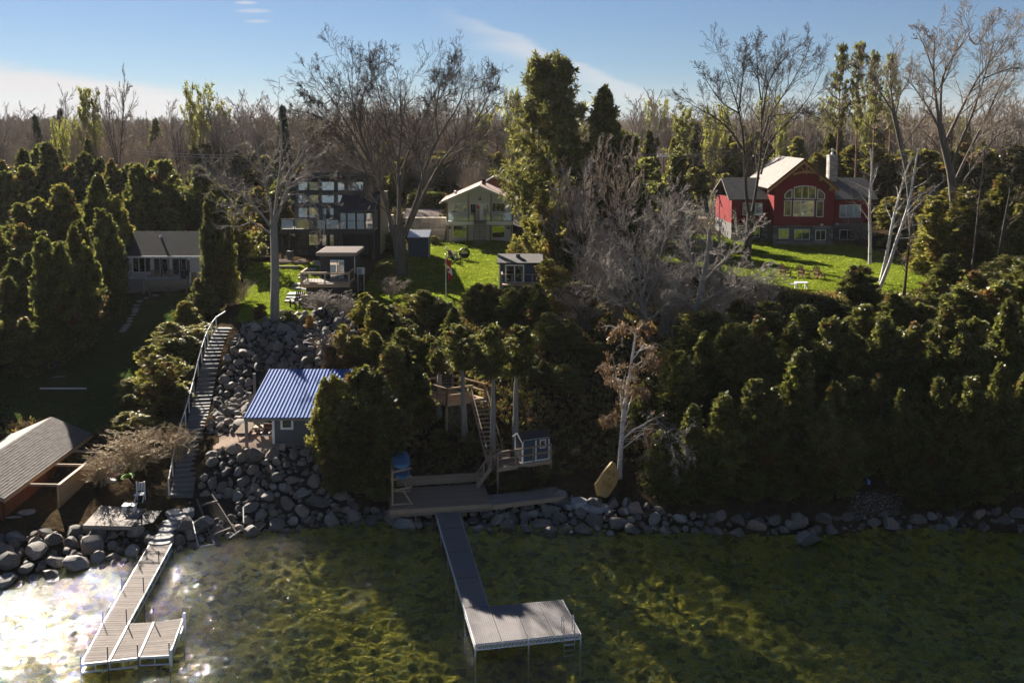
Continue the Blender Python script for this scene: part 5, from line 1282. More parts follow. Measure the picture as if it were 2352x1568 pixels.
# ------------------------------------------------------------------ boathouse at the left shore
def boathouse():
    xe, xr_, y0, y1, ze = -29.0, -31.9, 56.6, 69.0, 3.25
    p = at(21, 1145, y0); q = at(205, 997, y1); xe = (p.x + q.x) / 2 - .02; ze = (p.z + q.z) / 2; ap = at(117, 957, y1); xr_, zr = ap.x, ap.z
    xw = 2 * xr_ - xe
    B = thing('boathouse', 'brown stained boathouse under a weathered grey shingle roof', 'boathouse', (xr_, (y0 + y1) / 2, .7))
    sl = (zr - ze) / (xe - xr_)
    for s, e in ((1, xe), (-1, xw)):
        d = .003 if s > 0 else 0
        roof_slope(B, 'roof', 'tan_shingle', (e, y0, ze), (xr_, y0, zr + d), (xr_, y1, zr + d), (e, y1, ze), .12)
    n = 17
    for k in range(n):          # courses of shingles, each lapping the one below
        f0, f1 = k / n, (k + 1.12) / n; f1 = min(f1, 1.0)
        A0 = Vector((xe + (xr_ - xe) * f0, 0, ze + (zr - ze) * f0)); A1 = Vector((xe + (xr_ - xe) * f1, 0, ze + (zr - ze) * f1))
        nrm = Vector((sl, 0, 1)).normalized(); m = MB(); y = y0 - .02
        while y < y1:
            w = rs.uniform(.26, .34); yb = min(y + w, y1 + .02); t = rs.uniform(.03, .045)
            m.add([A0 + nrm * t + Vector((0, y + .006, 0)), A0 + nrm * t + Vector((0, yb - .006, 0)), A1 + nrm * .008 + Vector((0, yb - .006, 0)), A1 + nrm * .008 + Vector((0, y + .006, 0)), A0 + Vector((0, y + .006, 0)), A0 + Vector((0, yb - .006, 0))], [(0, 1, 2, 3), (4, 5, 1, 0)]); y += w
        m.build('shingle_course', 'grey_tab', B)
    MB().bar((xe - .02, y0 + .05, ze - .14), (xe - .02, y1 - .05, ze - .14), .06, .2).build('eave_board', 'new_wood', B)
    for s, e in ((1, xe), (-1, xw)):
        for y in (y0 + .02, y1 - .07): MB().prism([(e, y, ze - .24), (xr_, y, zr - .24), (xr_, y, zr - .10), (e, y, ze - .10)], (0, .05, 0)).build('rake_board', 'deck_grey', B)
    wx = xe - .75
    k = 0; y = y0 + 1.3
    while y < y1 - .4:
        MB().box(wx - .02, wx + .02 + .008 * (k % 2), y + .005, y + .245, .75, ze - .02).build('board', 'red_stain', B); y += .25; k += 1
    MB().box(xw + .4, wx - .05, y1 - .5, y1 - .42, .7, ze).build('end_wall', 'red_stain', B)
    MB().box(xw + .4, xw + .48, y0 + 1.0, y1 - .6, .7, ze).build('back_wall', 'red_stain', B)
    for y in (y0 + .9,):
        MB().box(wx - .1, wx + .1, y - .1, y + .1, .2, ze - .05).build('post', 'red_stain', B); MB().box(wx - 1.9, wx - 1.7, y - .1, y + .1, .2, ze - .05).build('post', 'red_stain', B)
    MB().box(xw + .5, xe + 1.8, y0 + .6, y1 - .5, .55, .78).build('floor', 'concrete', B)
    # open yard screen of boards
    s0, s1 = at(137, 1113, 59.4), at(232, 1035, 65.9); sx = (s0.x + s1.x) / 2; zt = (s0.z + s1.z) / 2
    S = thing('board_screen', 'tan horizontal board screen joined to the boathouse by three beams', 'screen', (sx, 62.5, .8))
    MB().bar((sx, s0.y - .05, zt), (sx, s1.y + .05, zt), .2, .07).build('cap_rail', 'rail_wood', S)
    z = .75; k = 0
    while z < zt - .1:
        MB().box(sx - .02, sx + .02, s0.y, s1.y, z, z + .15).build('board', 'new_wood', S); z += .16
    for y in (s0.y, (s0.y + s1.y) / 2, s1.y): MB().box(sx - .1, sx - .025, y - .06, y + .06, .4, zt - .04).build('post', 'new_wood', S)
    MB().box(sx - .03, sx + .035, s0.y - .1, s0.y - .005, .4, zt - .04).build('post', 'new_wood', S)
    for y in (s0.y + .05, (s0.y + s1.y) / 2 + .4, s1.y - .1): MB().bar((wx + .03, y, zt + .02), (sx - .11, y, zt - .02), .09, .14).build('beam', 'rail_wood', S)
boathouse()

# ------------------------------------------------------------------ block retaining walls beside the white house
def block_walls():
    for nm, y0, y1, Y, x0, x1, rows in (('upper tier of pale stone blocks holding the parking terrace', 500, 523, 139.0, 936, 1014, 2), ('lower tier of pale stone blocks left of the white house', 527, 546, 136.5, 944, 1018, 2), ('short stack of pale stone blocks seen between black house and maple', 494, 515, 134.0, 878, 902, 2)):
        Y = on((x0 + x1) / 2, y1).y - .25; p = at((x0 + x1) / 2, y1, Y); Wl = thing('retaining_wall', nm, 'retaining wall', (p.x, Y, h(p.x, Y)))
        for r in range(rows):
            za, zb = y1 - (y1 - y0) * r / rows, y1 - (y1 - y0) * (r + 1) / rows; x = x0 - (r % 2) * 6
            while x < x1:
                w = rs.uniform(11, 17); a, b, c, e = rect(x + .3, zb + .3, x + w - .3, za, Y + r * .35)
                d = rs.uniform(-.06, .06); MB().box(a, b, Y + r * .35 + d, Y + r * .35 + 1.2, c - (.8 if r == 0 else 0), e).build('block', 'wall_block', Wl); x += w
    p = at(985, 470, 143); H = None
block_walls()
# ================================================================== docks, decks, shore stairs
plain('dock_board', (0.185, 0.162, 0.15), 0.85, 0.16, 2, 0.3, 20, spec=0.1, island=0.14)
plain('dock_plastic', (0.185, 0.172, 0.176), 0.8, 0.14, 1.2, spec=0.15)
plain('grey_step', (0.145, 0.140, 0.140), 0.85, 0.2, 2, 0.3, 18, island=0.12)
plain('dock_pipe', (0.16, 0.15, 0.15), 0.6, 0.2, 3)
plain('navy_panel', (0.040, 0.062, 0.090), 0.6, 0.1, 3)
plain('lattice_wood', (0.22, 0.18, 0.14), 0.85, 0.2, 3)
plain('aged_wood', (0.25, 0.185, 0.135), 0.85, 0.25, 2.5, 0.4, 22, stretch=(3, 3, 3), island=0.15)
plain('dark_bin', (0.03, 0.03, 0.035), 0.7, 0.2, 3)
def quad_planks(parent, A, B, C, D, n, mat, th=0.04, gap=0.008, name='plank', stuff=False):
    """planks laid across from edge A-D to edge B-C, n of them between A-B end and D-C end"""
    A, B, C, D = (Vector(v) for v in (A, B, C, D)); big = MB()
    for k in range(n):
        f0, f1 = k / n, (k + 1) / n; L = (D - A).length; g = gap / L
        a, b, c, d = A.lerp(D, f0 + g), B.lerp(C, f0 + g), B.lerp(C, f1 - g), A.lerp(D, f1 - g); dz = Vector((0, 0, th)); w = Vector((0, 0, rs.uniform(-.003, .003)))
        m = big if stuff else MB()
        if (b - a).cross(d - a).z < 0: a, b, c, d = b, a, d, c
        m.hexa([a - dz, b - dz, c - dz, d - dz], [a + w, b + w, c + w, d + w])
        if not stuff: m.build(name, mat, parent)
    if stuff: tag(big.build(name, mat, parent), kind='stuff')
def truss(parent, a, b, dep, n, mat='white_metal'):
    a, b = Vector(a), Vector(b); dn = Vector((0, 0, -dep)); m = MB()
    m.bar(a, b, .05, .06); m.bar(a + dn, b + dn, .05, .06)
    for k in range(n):
        p, q = a.lerp(b, k / n), a.lerp(b, (k + 1) / n); mid = p.lerp(q, .5) + dn
        m.bar(p, mid, .035); m.bar(mid, q, .035)
    m.build('side_frame', mat, parent)

def main_dock():
    z = .58; g = lambda x, y: G(x, y, z)
    D = thing('dock', 'long grey ribbed dock with a wide square end and a swim ladder', 'dock', g(1050, 1300))
    A, B = g(998, 1166), g(1050, 1162)                 # shore end
    L0, L1 = g(1091.8, 1478.5), g(1333.5, 1453); L2, L3 = g(1292, 1376), g(1122, 1391)
    # left edge is one line from A to L0; right edge of the walkway runs from B to L3
    def panel(a, b, c, d, n, lab=None):
        m = MB()
        for k in range(n):
            f0, f1 = k / n, (k + 1) / n; e = .12 / n
            p, q, r, s = a.lerp(b, f0 + e), a.lerp(b, f1 - e), d.lerp(c, f1 - e), d.lerp(c, f0 + e); dz = Vector((0, 0, .035))
            m.hexa([p - dz, q - dz, r - dz, s - dz], [p, q, r, s])
        lo = Vector((0, 0, -.02)); m.hexa([a + lo * 3, b + lo * 3, c + lo * 3, d + lo * 3], [a + lo, b + lo, c + lo, d + lo])
        m.build('deck_panel', 'dock_plastic', D)
    J = A + (L0 - A) * (((L3 - A).dot((L0 - A).normalized())) / (L0 - A).length)      # left edge opposite the inner corner
    n = 4
    for k in range(n):
        f0, f1 = k / n + .004, (k + 1) / n - .004
        panel(A.lerp(J, f1), B.lerp(L3, f1), B.lerp(L3, f0), A.lerp(J, f0), 11)
    for k in range(4):
        f0, f1 = k / 4 + .003, (k + 1) / 4 - .003
        panel(L0.lerp(L1, f0), L0.lerp(L1, f1), J.lerp(L2, f1), J.lerp(L2, f0), 12)
    dz = Vector((0, 0, -.06))
    for p, q, n in ((L0, L1, 26), (L1, L2, 16), (L2, L3, 18), (A, L0, 52), (B, L3, 36)): truss(D, p + dz, q + dz, .22, n)
    legs = [L0, L1, L2, L3, J, L0.lerp(L1, .5), A.lerp(J, .25), A.lerp(J, .5), A.lerp(J, .75), B.lerp(L3, .5), B.lerp(L3, .25), B.lerp(L3, .75)]
    for p in legs: MB().tube([p + Vector((0, 0, -.02)), Vector((p.x, p.y, min(-.3, h(p.x, p.y)) - .3))], .035, 6).build('leg', 'white_metal', D)
    # swim ladder near the right corner of the outer edge
    u = (L1 - L0).normalized(); v = Vector((u.y, -u.x, 0)); c = L0.lerp(L1, .885)
    La = thing('swim_ladder', 'aluminium swim ladder with two looped handrails at the dock end', 'ladder', c)
    for s in (-.26, .26):
        p = c + u * s
        MB().tube([p + v * .1 + Vector((0, 0, -1.1)), p + v * .1 + Vector((0, 0, .5)), p + v * .02 + Vector((0, 0, .78)), p - v * .16 + Vector((0, 0, .86)), p - v * .30 + Vector((0, 0, .74)), p - v * .33 + Vector((0, 0, .01))], .022, 6).build('handrail', 'bare_metal', La)
    for zz in (-.18, -.46, -.74, -1.0): MB().bar(c - u * .25 + v * .1 + Vector((0, 0, zz)), c + u * .25 + v * .1 + Vector((0, 0, zz)), .1, .03).build('rung', 'white_metal', La)
main_dock()

def left_dock():
    z = .52; g = lambda x, y: G(x, y, z)
    D = thing('dock', 'white plank dock with posts reaching into the sun glitter', 'dock', g(290, 1400))
    A, B = g(344, 1247.5), g(394.5, 1247)
    J0, J1 = g(236, 1431), g(295, 1430.5)
    quad_planks(D, J0, J1, B, A, 44, 'dock_board')
    E0, E1 = g(186, 1523.5), g(248, 1520)             # near edge of first bay
    F0 = g(352, 1428.0); F1 = g(420, 1418.5); N2 = g(316, 1509); N3 = g(389, 1503.5)
    for a, b, c, d in ((E0, E1, J1, J0), (g(251, 1519), N2, F0, g(298.5, 1430)), (g(321, 1507), N3, F1, g(356, 1427.5))):
        quad_planks(D, a, b, c, d, 16, 'dock_board')
    for a, b in ((g(249.5, 1519.7), g(296.5, 1430.2)), (g(318.5, 1508), g(354, 1427.8))): MB().bar(a + Vector((0, 0, .02)), b + Vector((0, 0, .02)), .08, .05).build('edge_strip', 'white_metal', D)
    dz = Vector((0, 0, -.06))
    for p, q, n in ((E0, N2, 12), (g(321, 1507), N3, 6), (N3, F1, 9), (J0, E0, 10), (J1, B, 30), (J0, A, 30)):
        m = MB(); m.bar(p + dz, q + dz, .05, .12); m.bar(p + Vector((0, 0, -.42)), q + Vector((0, 0, -.42)), .05, .06)
        for k in range(0, n, 3): m.bar(p.lerp(q, k / n) + dz, p.lerp(q, k / n) + Vector((0, 0, -.42)), .04)
        m.build('side_frame', 'white_metal', D)
    for x, y, up in ((186, 1523, .35), (248, 1520, .75), (317, 1515, .75), (389, 1503, .6), (420, 1418, .55), (353, 1428, .75), (291, 1431, .75), (237, 1431, .6), (365, 1291, .7), (315, 1291, .75), (330, 1358, .8), (280, 1350, .55)):
        p = g(x, y); MB().tube([Vector((p.x, p.y, min(-.5, h(p.x, p.y)) - .2)), Vector((p.x, p.y, z + up))], .03, 6).build('post', 'dock_pipe', D)
    for x, y in ((392, 1504), (423, 1419)):
        p = g(x, y); MB().box(p.x - .06, p.x + .06, p.y - .05, p.y + .05, z - .75, z + .28).build('bumper', 'white_trim', D)
    MB().tube([g(315, 1290) + Vector((0, 0, .05)), g(366, 1291) + Vector((0, 0, .05))], .025, 6).build('tie_bar', 'dock_pipe', D)
left_dock()

def shore_decks():
    # main wooden deck at the water
    z = 1.0; g = lambda x, y, zz=z: G(x, y, zz)
    A, B = g(895.5, 1170.5), g(1129, 1156); Dk = thing('deck', 'weathered wooden waterside deck at the head of the long dock', 'deck', g(1010, 1140))
    C0, D0 = g(1090, 1109), g(923, 1120)
    u = (B - A).normalized(); v = Vector((-u.y, u.x, 0)); dep = (D0 - A).dot(v); D = A + v * dep; C = B + v * dep
    quad_planks(Dk, A, B, C, D, 22, 'aged_wood')
    MB().bar(A - Vector((0, 0, .14)) - v * .03, B - Vector((0, 0, .14)) - v * .03, .05, .26).build('fascia', 'rail_wood', Dk)
    MB().bar(A - Vector((0, 0, .4)) + v * .05, B - Vector((0, 0, .36)) + v * .05, .1, .2).build('sleeper', 'aged_wood', Dk)
    bz = Vector((0, 0, 1))
    for k in range(4): MB().bar(D + v * .12 + u * .6 + bz * (.14 + k * .13), C + v * .12 - u * .1 + bz * (.14 + k * .13), .06, .12).build('back_board', 'aged_wood', Dk)
    MB().bar(D + v * .2 + u * .6 + bz * .60, C + v * .2 - u * .1 + bz * .60, .34, .04).build('bench_top', 'rail_wood', Dk)
    for k in range(5): p = A.lerp(B, k / 4) + v * .3; MB().box(p.x - .07, p.x + .07, p.y - .07, p.y + .07, h(p.x, p.y) - .8, z - .05).build('post', 'aged_wood', Dk)
    z2 = 1.02
    A2, B2 = G(1131, 1159.5, z2), G(1298.5, 1138, z2); u2 = (B2 - A2).normalized(); v2 = Vector((-u2.y, u2.x, 0)); d2 = (G(1285, 1116, z2) - B2).dot(v2)
    D2 = thing('deck', 'narrow grey side deck right of the waterside deck', 'deck', A2.lerp(B2, .5))
    quad_planks(D2, A2, B2, B2 + v2 * d2, A2 + v2 * d2, 10, 'deck_grey')
    MB().bar(A2 - bz * .15 - v2 * .03, B2 - bz * .15 - v2 * .03, .05, .26).build('fascia', 'rail_wood', D2)
    for k in range(4): p = A2.lerp(B2, (k + .3) / 4) + v2 * .3; MB().box(p.x - .07, p.x + .07, p.y - .07, p.y + .07, h(p.x, p.y) - .6, z2 - .05).build('post', 'aged_wood', D2)
    # walkway with the navy shed
    zw = 2.45; W0, W1 = G(1144, 1074, zw), G(1266, 1055, zw); wu = (W1 - W0).normalized(); wv = Vector((-wu.y, wu.x, 0)); wd = 1.45
    Wk = thing('walkway', 'raised wooden landing with railing before the navy shed', 'walkway', W0.lerp(W1, .5))
    quad_planks(Wk, W0, W0 + wv * wd, W1 + wv * wd, W1, 24, 'aged_wood')
    MB().bar(W0 - bz * .14 - wv * .03, W1 - bz * .14 - wv * .03, .05, .24).build('fascia', 'rail_wood', Wk)
    for k in range(4):
        p = W0.lerp(W1, k / 3) + wv * .05; MB().box(p.x - .06, p.x + .06, p.y - .06, p.y + .06, h(p.x, p.y) - .3, zw + 1.05).build('post', 'aged_wood', Wk)
    for zz in (.55, 1.03): MB().bar(W0 + bz * zz, W1 + bz * zz, .05, .1).build('rail', 'aged_wood', Wk)
    MB().bar(W0 + wv * wd + bz * .25, W0.lerp(W1, .4) + wv * wd + bz * .25, .05, .3).build('back_board', 'aged_wood', Wk)
    # navy shed
    s0 = W0.lerp(W1, .475) + wv * .16; L, Dp, hh = (W1 - W0).length * .50, 1.1, 1.52
    S = thing('shed', 'little navy shed with white trim standing on the raised landing', 'shed', s0)
    O = lambda a, b, c: s0 + wu * a + wv * b + bz * c
    MB().hexa([O(0, 0, 0), O(L, 0, 0), O(L, Dp, 0), O(0, Dp, 0)], [O(0, 0, hh), O(L, 0, hh), O(L, Dp, hh), O(0, Dp, hh)]).build('wall', 'navy_panel', S)
    MB().prism([O(.01, 0, hh), O(.01, Dp, hh), O(.01, Dp / 2, hh + .34)], wu * (L - .02)).build('gable', 'navy_panel', S)
    for a in (0, L / 2, L):
        MB().bar(O(a, -.02, 0), O(a, -.02, hh), .08, .05, up=wv).build('trim', 'white_trim', S)
    for b in (0, Dp): MB().bar(O(-.02, b, 0), O(-.02, b, hh), .05, .08, up=wv).build('trim', 'white_trim', S)
    MB().bar(O(0, -.02, .04), O(L, -.02, .04), .05, .08).build('trim', 'white_trim', S); MB().bar(O(0, -.06, hh - .02), O(L, -.06, hh - .02), .05, .08).build('trim', 'white_trim', S)
    for sgn in (0, 1):
        e = -.14 if sgn == 0 else Dp + .14
        roof_slope(S, 'roof', 'black_shingle', O(-.12, e, hh - .03), O(L + .12, e, hh - .03), O(L + .12, Dp / 2, hh + .40 - .003 * sgn), O(-.12, Dp / 2, hh + .40 - .003 * sgn), .04)
        MB().bar(O(-.14, e, hh - .05), O(-.14, Dp / 2, hh + .37), .04, .09).build('rake_board', 'white_trim', S)
    f = MB().bar(O(L * .66, -.035, .86), O(L * .66, -.035, 1.4), .05, .04, up=wv).bar(O(L * .86, -.035, .86), O(L * .86, -.035, 1.4), .05, .04, up=wv).bar(O(L * .64, -.035, .86), O(L * .88, -.035, .86), .04, .05).bar(O(L * .64, -.035, 1.4), O(L * .88, -.035, 1.4), .04, .05).build('window', 'white_trim', S)
    MB().prism([O(L * .67, -.012, .88), O(L * .85, -.012, .88), O(L * .85, -.012, 1.38), O(L * .67, -.012, 1.38)], wv * .008).build('pane', 'glass_dark', f)
    MB().hexa([O(-.03, .25, .03), O(-.005, .25, .03), O(-.005, .85, .03), O(-.03, .85, .03)], [O(-.03, .25, 1.4), O(-.005, .25, 1.4), O(-.005, .85, 1.4), O(-.03, .85, 1.4)]).build('door', 'charcoal', S)
    # stairs helper
    def flight(name, label, top, bot, width, n, mat, rails=(1, 1), tread=.27):
        top, bot = Vector(top), Vector(bot); d = (top - bot); hd = Vector((d.x, d.y, 0)).normalized(); sd = Vector((hd.y, -hd.x, 0))
        T = thing(name, label, 'stairs', bot)
        for k in range(n):
            c = bot.lerp(top, (k + .5) / n); a = c - sd * width / 2; b = c + sd * width / 2
            MB().hexa([a - hd * tread / 2 - bz * .02, b - hd * tread / 2 - bz * .02, b + hd * tread / 2 - bz * .02, a + hd * tread / 2 - bz * .02], [a - hd * tread / 2 + bz * .02, b - hd * tread / 2 + bz * .02, b + hd * tread / 2 + bz * .02, a + hd * tread / 2 + bz * .02]).build('step', mat, T)
        for s, on_ in ((-1, rails[0]), (1, rails[1])):
            o = sd * s * (width / 2 + .03)
            MB().bar(bot + o - bz * .05, top + o - bz * .05, .05, .24).build('stringer', mat, T)
            if on_:
                MB().bar(bot + o + bz * .95, top + o + bz * .95, .05, .1).build('handrail', mat, T)
                for f in (.02, .5, .98): c = bot.lerp(top, f) + o; MB().box(c.x - .045, c.x + .045, c.y - .045, c.y + .045, c.z - .1, c.z + .97).build('newel_post', mat, T)
        return T
    flight('stairs', 'short wooden stairs from waterside deck up to the raised landing', W0 + wv * .7 - wu * .05, C - u * .35 - v * .25 + Vector((0, 0, .02)), 1.0, 8, 'aged_wood', tread=.24)
    # platform half way up the bank
    zp = 5.25; P0, P1 = G(1026, 925, zp), G(1113, 913.5, zp); pu = (P1 - P0).normalized(); pv = Vector((-pu.y, pu.x, 0)); pv = (pv * .95 - pu * .32).normalized(); pd = 3.4
    P2, P3 = P1 + pv * pd, P0 + pv * pd
    Pl = thing('platform', 'railed wooden stair platform half way up the wooded bank', 'platform', P0.lerp(P2, .5))
    quad_planks(Pl, P0, P1, P2, P3, 24, 'new_wood')
    for a, b in ((P0, P1), (P1, P2), (P2, P3), (P3, P0)): MB().bar(a - bz * .15, b - bz * .15, .05, .2).build('fascia', 'rail_wood', Pl)
    for a, b in ((P0, P0.lerp(P1, .66)), (P1, P2), (P3, P0), (P3, P3.lerp(P2, .62))):
        for zz in (.5, 1.0): MB().bar(a + bz * zz, b + bz * zz, .06, .12).build('rail', 'new_wood', Pl)
        for c in (a, b): MB().box(c.x - .06, c.x + .06, c.y - .06, c.y + .06, c.z - .3, c.z + 1.05).build('post', 'new_wood', Pl)
    for c in (P0, P1, P2, P3): MB().box(c.x - .08, c.x + .08, c.y - .08, c.y + .08, h(c.x, c.y) - .3, c.z - .31).build('leg', 'aged_wood', Pl)
    m = MB(); Q0, Q1 = P0 - bz * .3, P0.lerp(P1, .66) - bz * .3; dn = 1.9; Lq = (Q1 - Q0).length
    for k in range(-12, 15):
        for sgn in (1, -1):
            x0 = k * .16; a, b = x0, x0 + sgn * dn
            f0, f1 = 0.0, 1.0
            lo, hi = sorted(((0 - x0) / (sgn * dn), (Lq - x0) / (sgn * dn))); f0, f1 = max(0, lo), min(1, hi)
            if f1 - f0 < .03: continue
            qa, qb = Q0 + pu * (x0 + sgn * dn * f0) - bz * dn * f0, Q0 + pu * (x0 + sgn * dn * f1) - bz * dn * f1
            m.bar(qa + pv * (.01 * sgn), qb + pv * (.01 * sgn), .035, .012)
    tag(m.build('lattice', 'lattice_wood', Pl), kind='stuff')
    flight('stairs', 'long wooden stairs from the raised landing up to the platform', P0.lerp(P1, .84) - bz * .05, W0 + wv * 1.1 + wu * .25 + bz * .02, 1.0, 14, 'aged_wood')
    pt = P3.lerp(P2, .8) + bz * .02; tp = on(1030, 760); tp = Vector((pt.x - 1.2, pt.y + 7.5, h(pt.x - 1.2, pt.y + 7.5) + .1))
    flight('stairs', 'upper wooden stairs climbing from the platform into the cedars', tp, pt, 1.1, 18, 'aged_wood')
    bn = P3.lerp(P2, .25) - pv * .5; t = thing('bin', 'dark round bin on the platform corner', 'bin', bn); MB().lathe([(.26, 0), (.3, .62)], bn, 12).build('body', 'dark_bin', t); MB().lathe([(.32, .622), (.30, .68), (.05, .72)], bn, 12).build('lid', 'dark_bin', t)
    # rack with paddle boards
    r0 = G(902, 1160, 1.02); Rk = thing('board_rack', 'wooden rack for paddle boards at the left end of the deck', 'rack', r0)
    zt = 3.3
    for y in (0, 2.2):
        q = r0 + v * y; MB().box(q.x - .05, q.x + .05, q.y - .05, q.y + .05, q.z - .3, zt).build('post', 'rail_wood', Rk)
        MB().bar(q + bz * .05, q + u * 1.25 + bz * .05, .09, .09).build('foot', 'rail_wood', Rk)
        for zz in (1.05, 1.75, 2.25): MB().bar(q + bz * (zz - .12), q + u * 1.2 + bz * (zz + .08), .08, .1).build('arm', 'rail_wood', Rk)
        MB().bar(q + u * 1.15 + bz * .08, q + u * .62 + bz * 1.0, .08, .08).build('brace', 'rail_wood', Rk)
    MB().bar(r0 + bz * 2.2, r0 + v * 2.2 + bz * 2.2, .05, .1).build('tie_rail', 'rail_wood', Rk)
    def board(name, label, c, length, wid, th, mat, cat, up=0.0, deckmat=None):
        T = thing(name, label, cat, c); n, k = 15, 9; V, Fc = [], []
        for i in range(n):
            s = -1 + 2 * i / (n - 1); w = wid / 2 * (1 - abs(s) ** 3.2) ** .6 if abs(s) < 1 else .01; w = max(w, .02)
            for j in range(k):
                a = math.pi * 2 * j / k; V.append(c + v * (s * length / 2) + u * (w * math.cos(a)) + bz * (th / 2 * math.sin(a) + up * s * s))
        for i in range(n - 1):
            for j in range(k): Fc.append((i * k + j, i * k + (j + 1) % k, (i + 1) * k + (j + 1) % k, (i + 1) * k + j))
        Fc.append(tuple(range(k))[::-1]); Fc.append(tuple((n - 1) * k + j for j in range(k)))
        m = MB(); m.add(V, Fc); m.build('hull', mat, T, smooth=True); return T
    plain('blue_hull', (0.045, 0.18, 0.32), 0.35, 0.15, 2, spec=0.5); plain('teal_hull', (0.035, 0.13, 0.26), 0.4, 0.15, 2, spec=0.5)
    c = r0 + v * 1.1 + u * .6 + bz * 2.5
    t = board('paddle_board', 'wide sky blue board boat lying topmost on the rack', c, 3.6, 1.15, .28, 'blue_hull', 'boat', .12)
    MB().bar(c - v * .2 + bz * .15, c + v * .9 + bz * .15, .5, .02).build('deck_pad', 'teal_hull', t)
    c = r0 + v * .7 + u * .6 + bz * 1.95
    board('paddle_board', 'deeper blue board under the sky blue one on the rack', c, 3.3, 1.0, .2, 'teal_hull', 'boat', .08)
shore_decks()

# ------------------------------------------------------------------ stone steps with the white rail
def bank_stairs():
    pts = [(417, 1141), (424, 1100), (430, 1060), (438, 1020), (447, 990), (456, 960), (463, 930), (470, 900), (476, 870), (483, 842), (490, 815), (498, 790), (508, 770), (520, 753)]
    P = [on(x, y) for x, y in pts]
    S = thing('stairs', 'long grey timber stairs up the boulder bank with a white handrail', 'stairs', P[0])
    d = np.array([tuple(p) for p in P]); L = np.concatenate([[0], np.cumsum(np.linalg.norm(np.diff(d[:, :2], axis=0), axis=1))])
    n = 42; pos = [np.array([np.interp(L[-1] * (k + .5) / n, L, d[:, c]) for c in range(3)]) for k in range(n)]
    for k in range(n):
        t = pos[min(k + 1, n - 1)] - pos[max(k - 1, 0)]; hd = Vector((t[0], t[1], 0)).normalized(); sd = Vector((hd.y, -hd.x, 0)); c = Vector(pos[k]); w = 1.36 * (1 - .08 * k / n)
        a, b = c - sd * w / 2, c + sd * w / 2; tr = L[-1] / n * .55
        MB().hexa([a - hd * tr + Vector((0, 0, -.45)), b - hd * tr + Vector((0, 0, -.45)), b + hd * tr + Vector((0, 0, -.45)), a + hd * tr + Vector((0, 0, -.45))], [a - hd * tr + Vector((0, 0, .13)), b - hd * tr + Vector((0, 0, .13)), b + hd * tr + Vector((0, 0, .13)), a + hd * tr + Vector((0, 0, .13))]).build('step', 'grey_step', S)
    rp = []
    for f in (.0, .12, .2, .30, .40, .5, .62, .72, .80, .86, .91, .96, 1.0):
        k = min(n - 1, int(f * (n - 1))); t = pos[min(k + 1, n - 1)] - pos[max(k - 1, 0)]; hd = Vector((t[0], t[1], 0)).normalized(); sd = Vector((hd.y, -hd.x, 0)); c = Vector(pos[k]) - sd * .78
        rp.append(c + Vector((0, 0, 1.02))); MB().box(c.x - .035, c.x + .035, c.y - .035, c.y + .035, c.z - .3, c.z + 1.12).build('rail_post', 'white_trim', S)
    for a, b in zip(rp[:-1], rp[1:]): MB().bar(a, b, .05, .08).build('handrail', 'white_trim', S)
    MB().bar(rp[-1], rp[-1] + Vector((.55, .9, .35)), .05, .08).build('handrail', 'white_trim', S)
bank_stairs()
# ================================================================== boulders
def stone_mat(name, c, lit):
    m, t, o = mat_nodes(name)
    b = add(t, 'ShaderNodeBsdfPrincipled'); tcn = add(t, 'ShaderNodeTexCoord'); oi = add(t, 'ShaderNodeObjectInfo'); g = add(t, 'ShaderNodeNewGeometry')
    sm = add(t, 'ShaderNodeMath', operation='ADD'); t.links.new(oi.outputs['Random'], sm.inputs[0]); t.links.new(g.outputs['Random Per Island'], sm.inputs[1])
    fr = add(t, 'ShaderNodeMath', operation='FRACT'); t.links.new(sm.outputs[0], fr.inputs[0])
    r = ramp(t, fr.outputs[0], [(0.0, tone(c, 0.45)), (0.25, tone(c, 0.8)), (0.5, (c[0] * 1.15, c[1] * .98, c[2] * .85)), (0.72, tone(c, 1.1)), (0.9, tone(c, 1.7)), (1.0, (c[0] * 1.5, c[1] * 1.15, c[2] * .95))])
    ad = add(t, 'ShaderNodeVectorMath', operation='ADD'); t.links.new(tcn.outputs['Object'], ad.inputs[0]); cx = add(t, 'ShaderNodeCombineXYZ'); ml = add(t, 'ShaderNodeMath', operation='MULTIPLY'); t.links.new(oi.outputs['Random'], ml.inputs[0]); ml.inputs[1].default_value = 40; t.links.new(ml.outputs[0], cx.inputs[0]); t.links.new(cx.outputs[0], ad.inputs[1])
    n = noise(t, ad.outputs[0], 3.5, 8, 0.7); r2 = ramp(t, n.outputs['Fac'], [(0.3, (0.6, 0.6, 0.6)), (0.55, (1, 1, 1)), (0.7, (1.35, 1.33, 1.28))])
    mx = add(t, 'ShaderNodeMix', data_type='RGBA', blend_type='MULTIPLY'); mx.inputs[0].default_value = 1
    t.links.new(r.outputs[0], mx.inputs[6]); t.links.new(r2.outputs[0], mx.inputs[7]); t.links.new(mx.outputs[2], b.inputs['Base Color']); b.inputs['Roughness'].default_value = 0.88
    n2 = noise(t, ad.outputs[0], 9, 6, 0.7); bp = add(t, 'ShaderNodeBump'); bp.inputs['Strength'].default_value = 0.45; bp.inputs['Distance'].default_value = 0.06
    t.links.new(n2.outputs['Fac'], bp.inputs['Height']); t.links.new(bp.outputs[0], b.inputs['Normal']); t.links.new(b.outputs[0], o.inputs[0])
stone_mat('boulder', (0.158, 0.146, 0.135), 1)
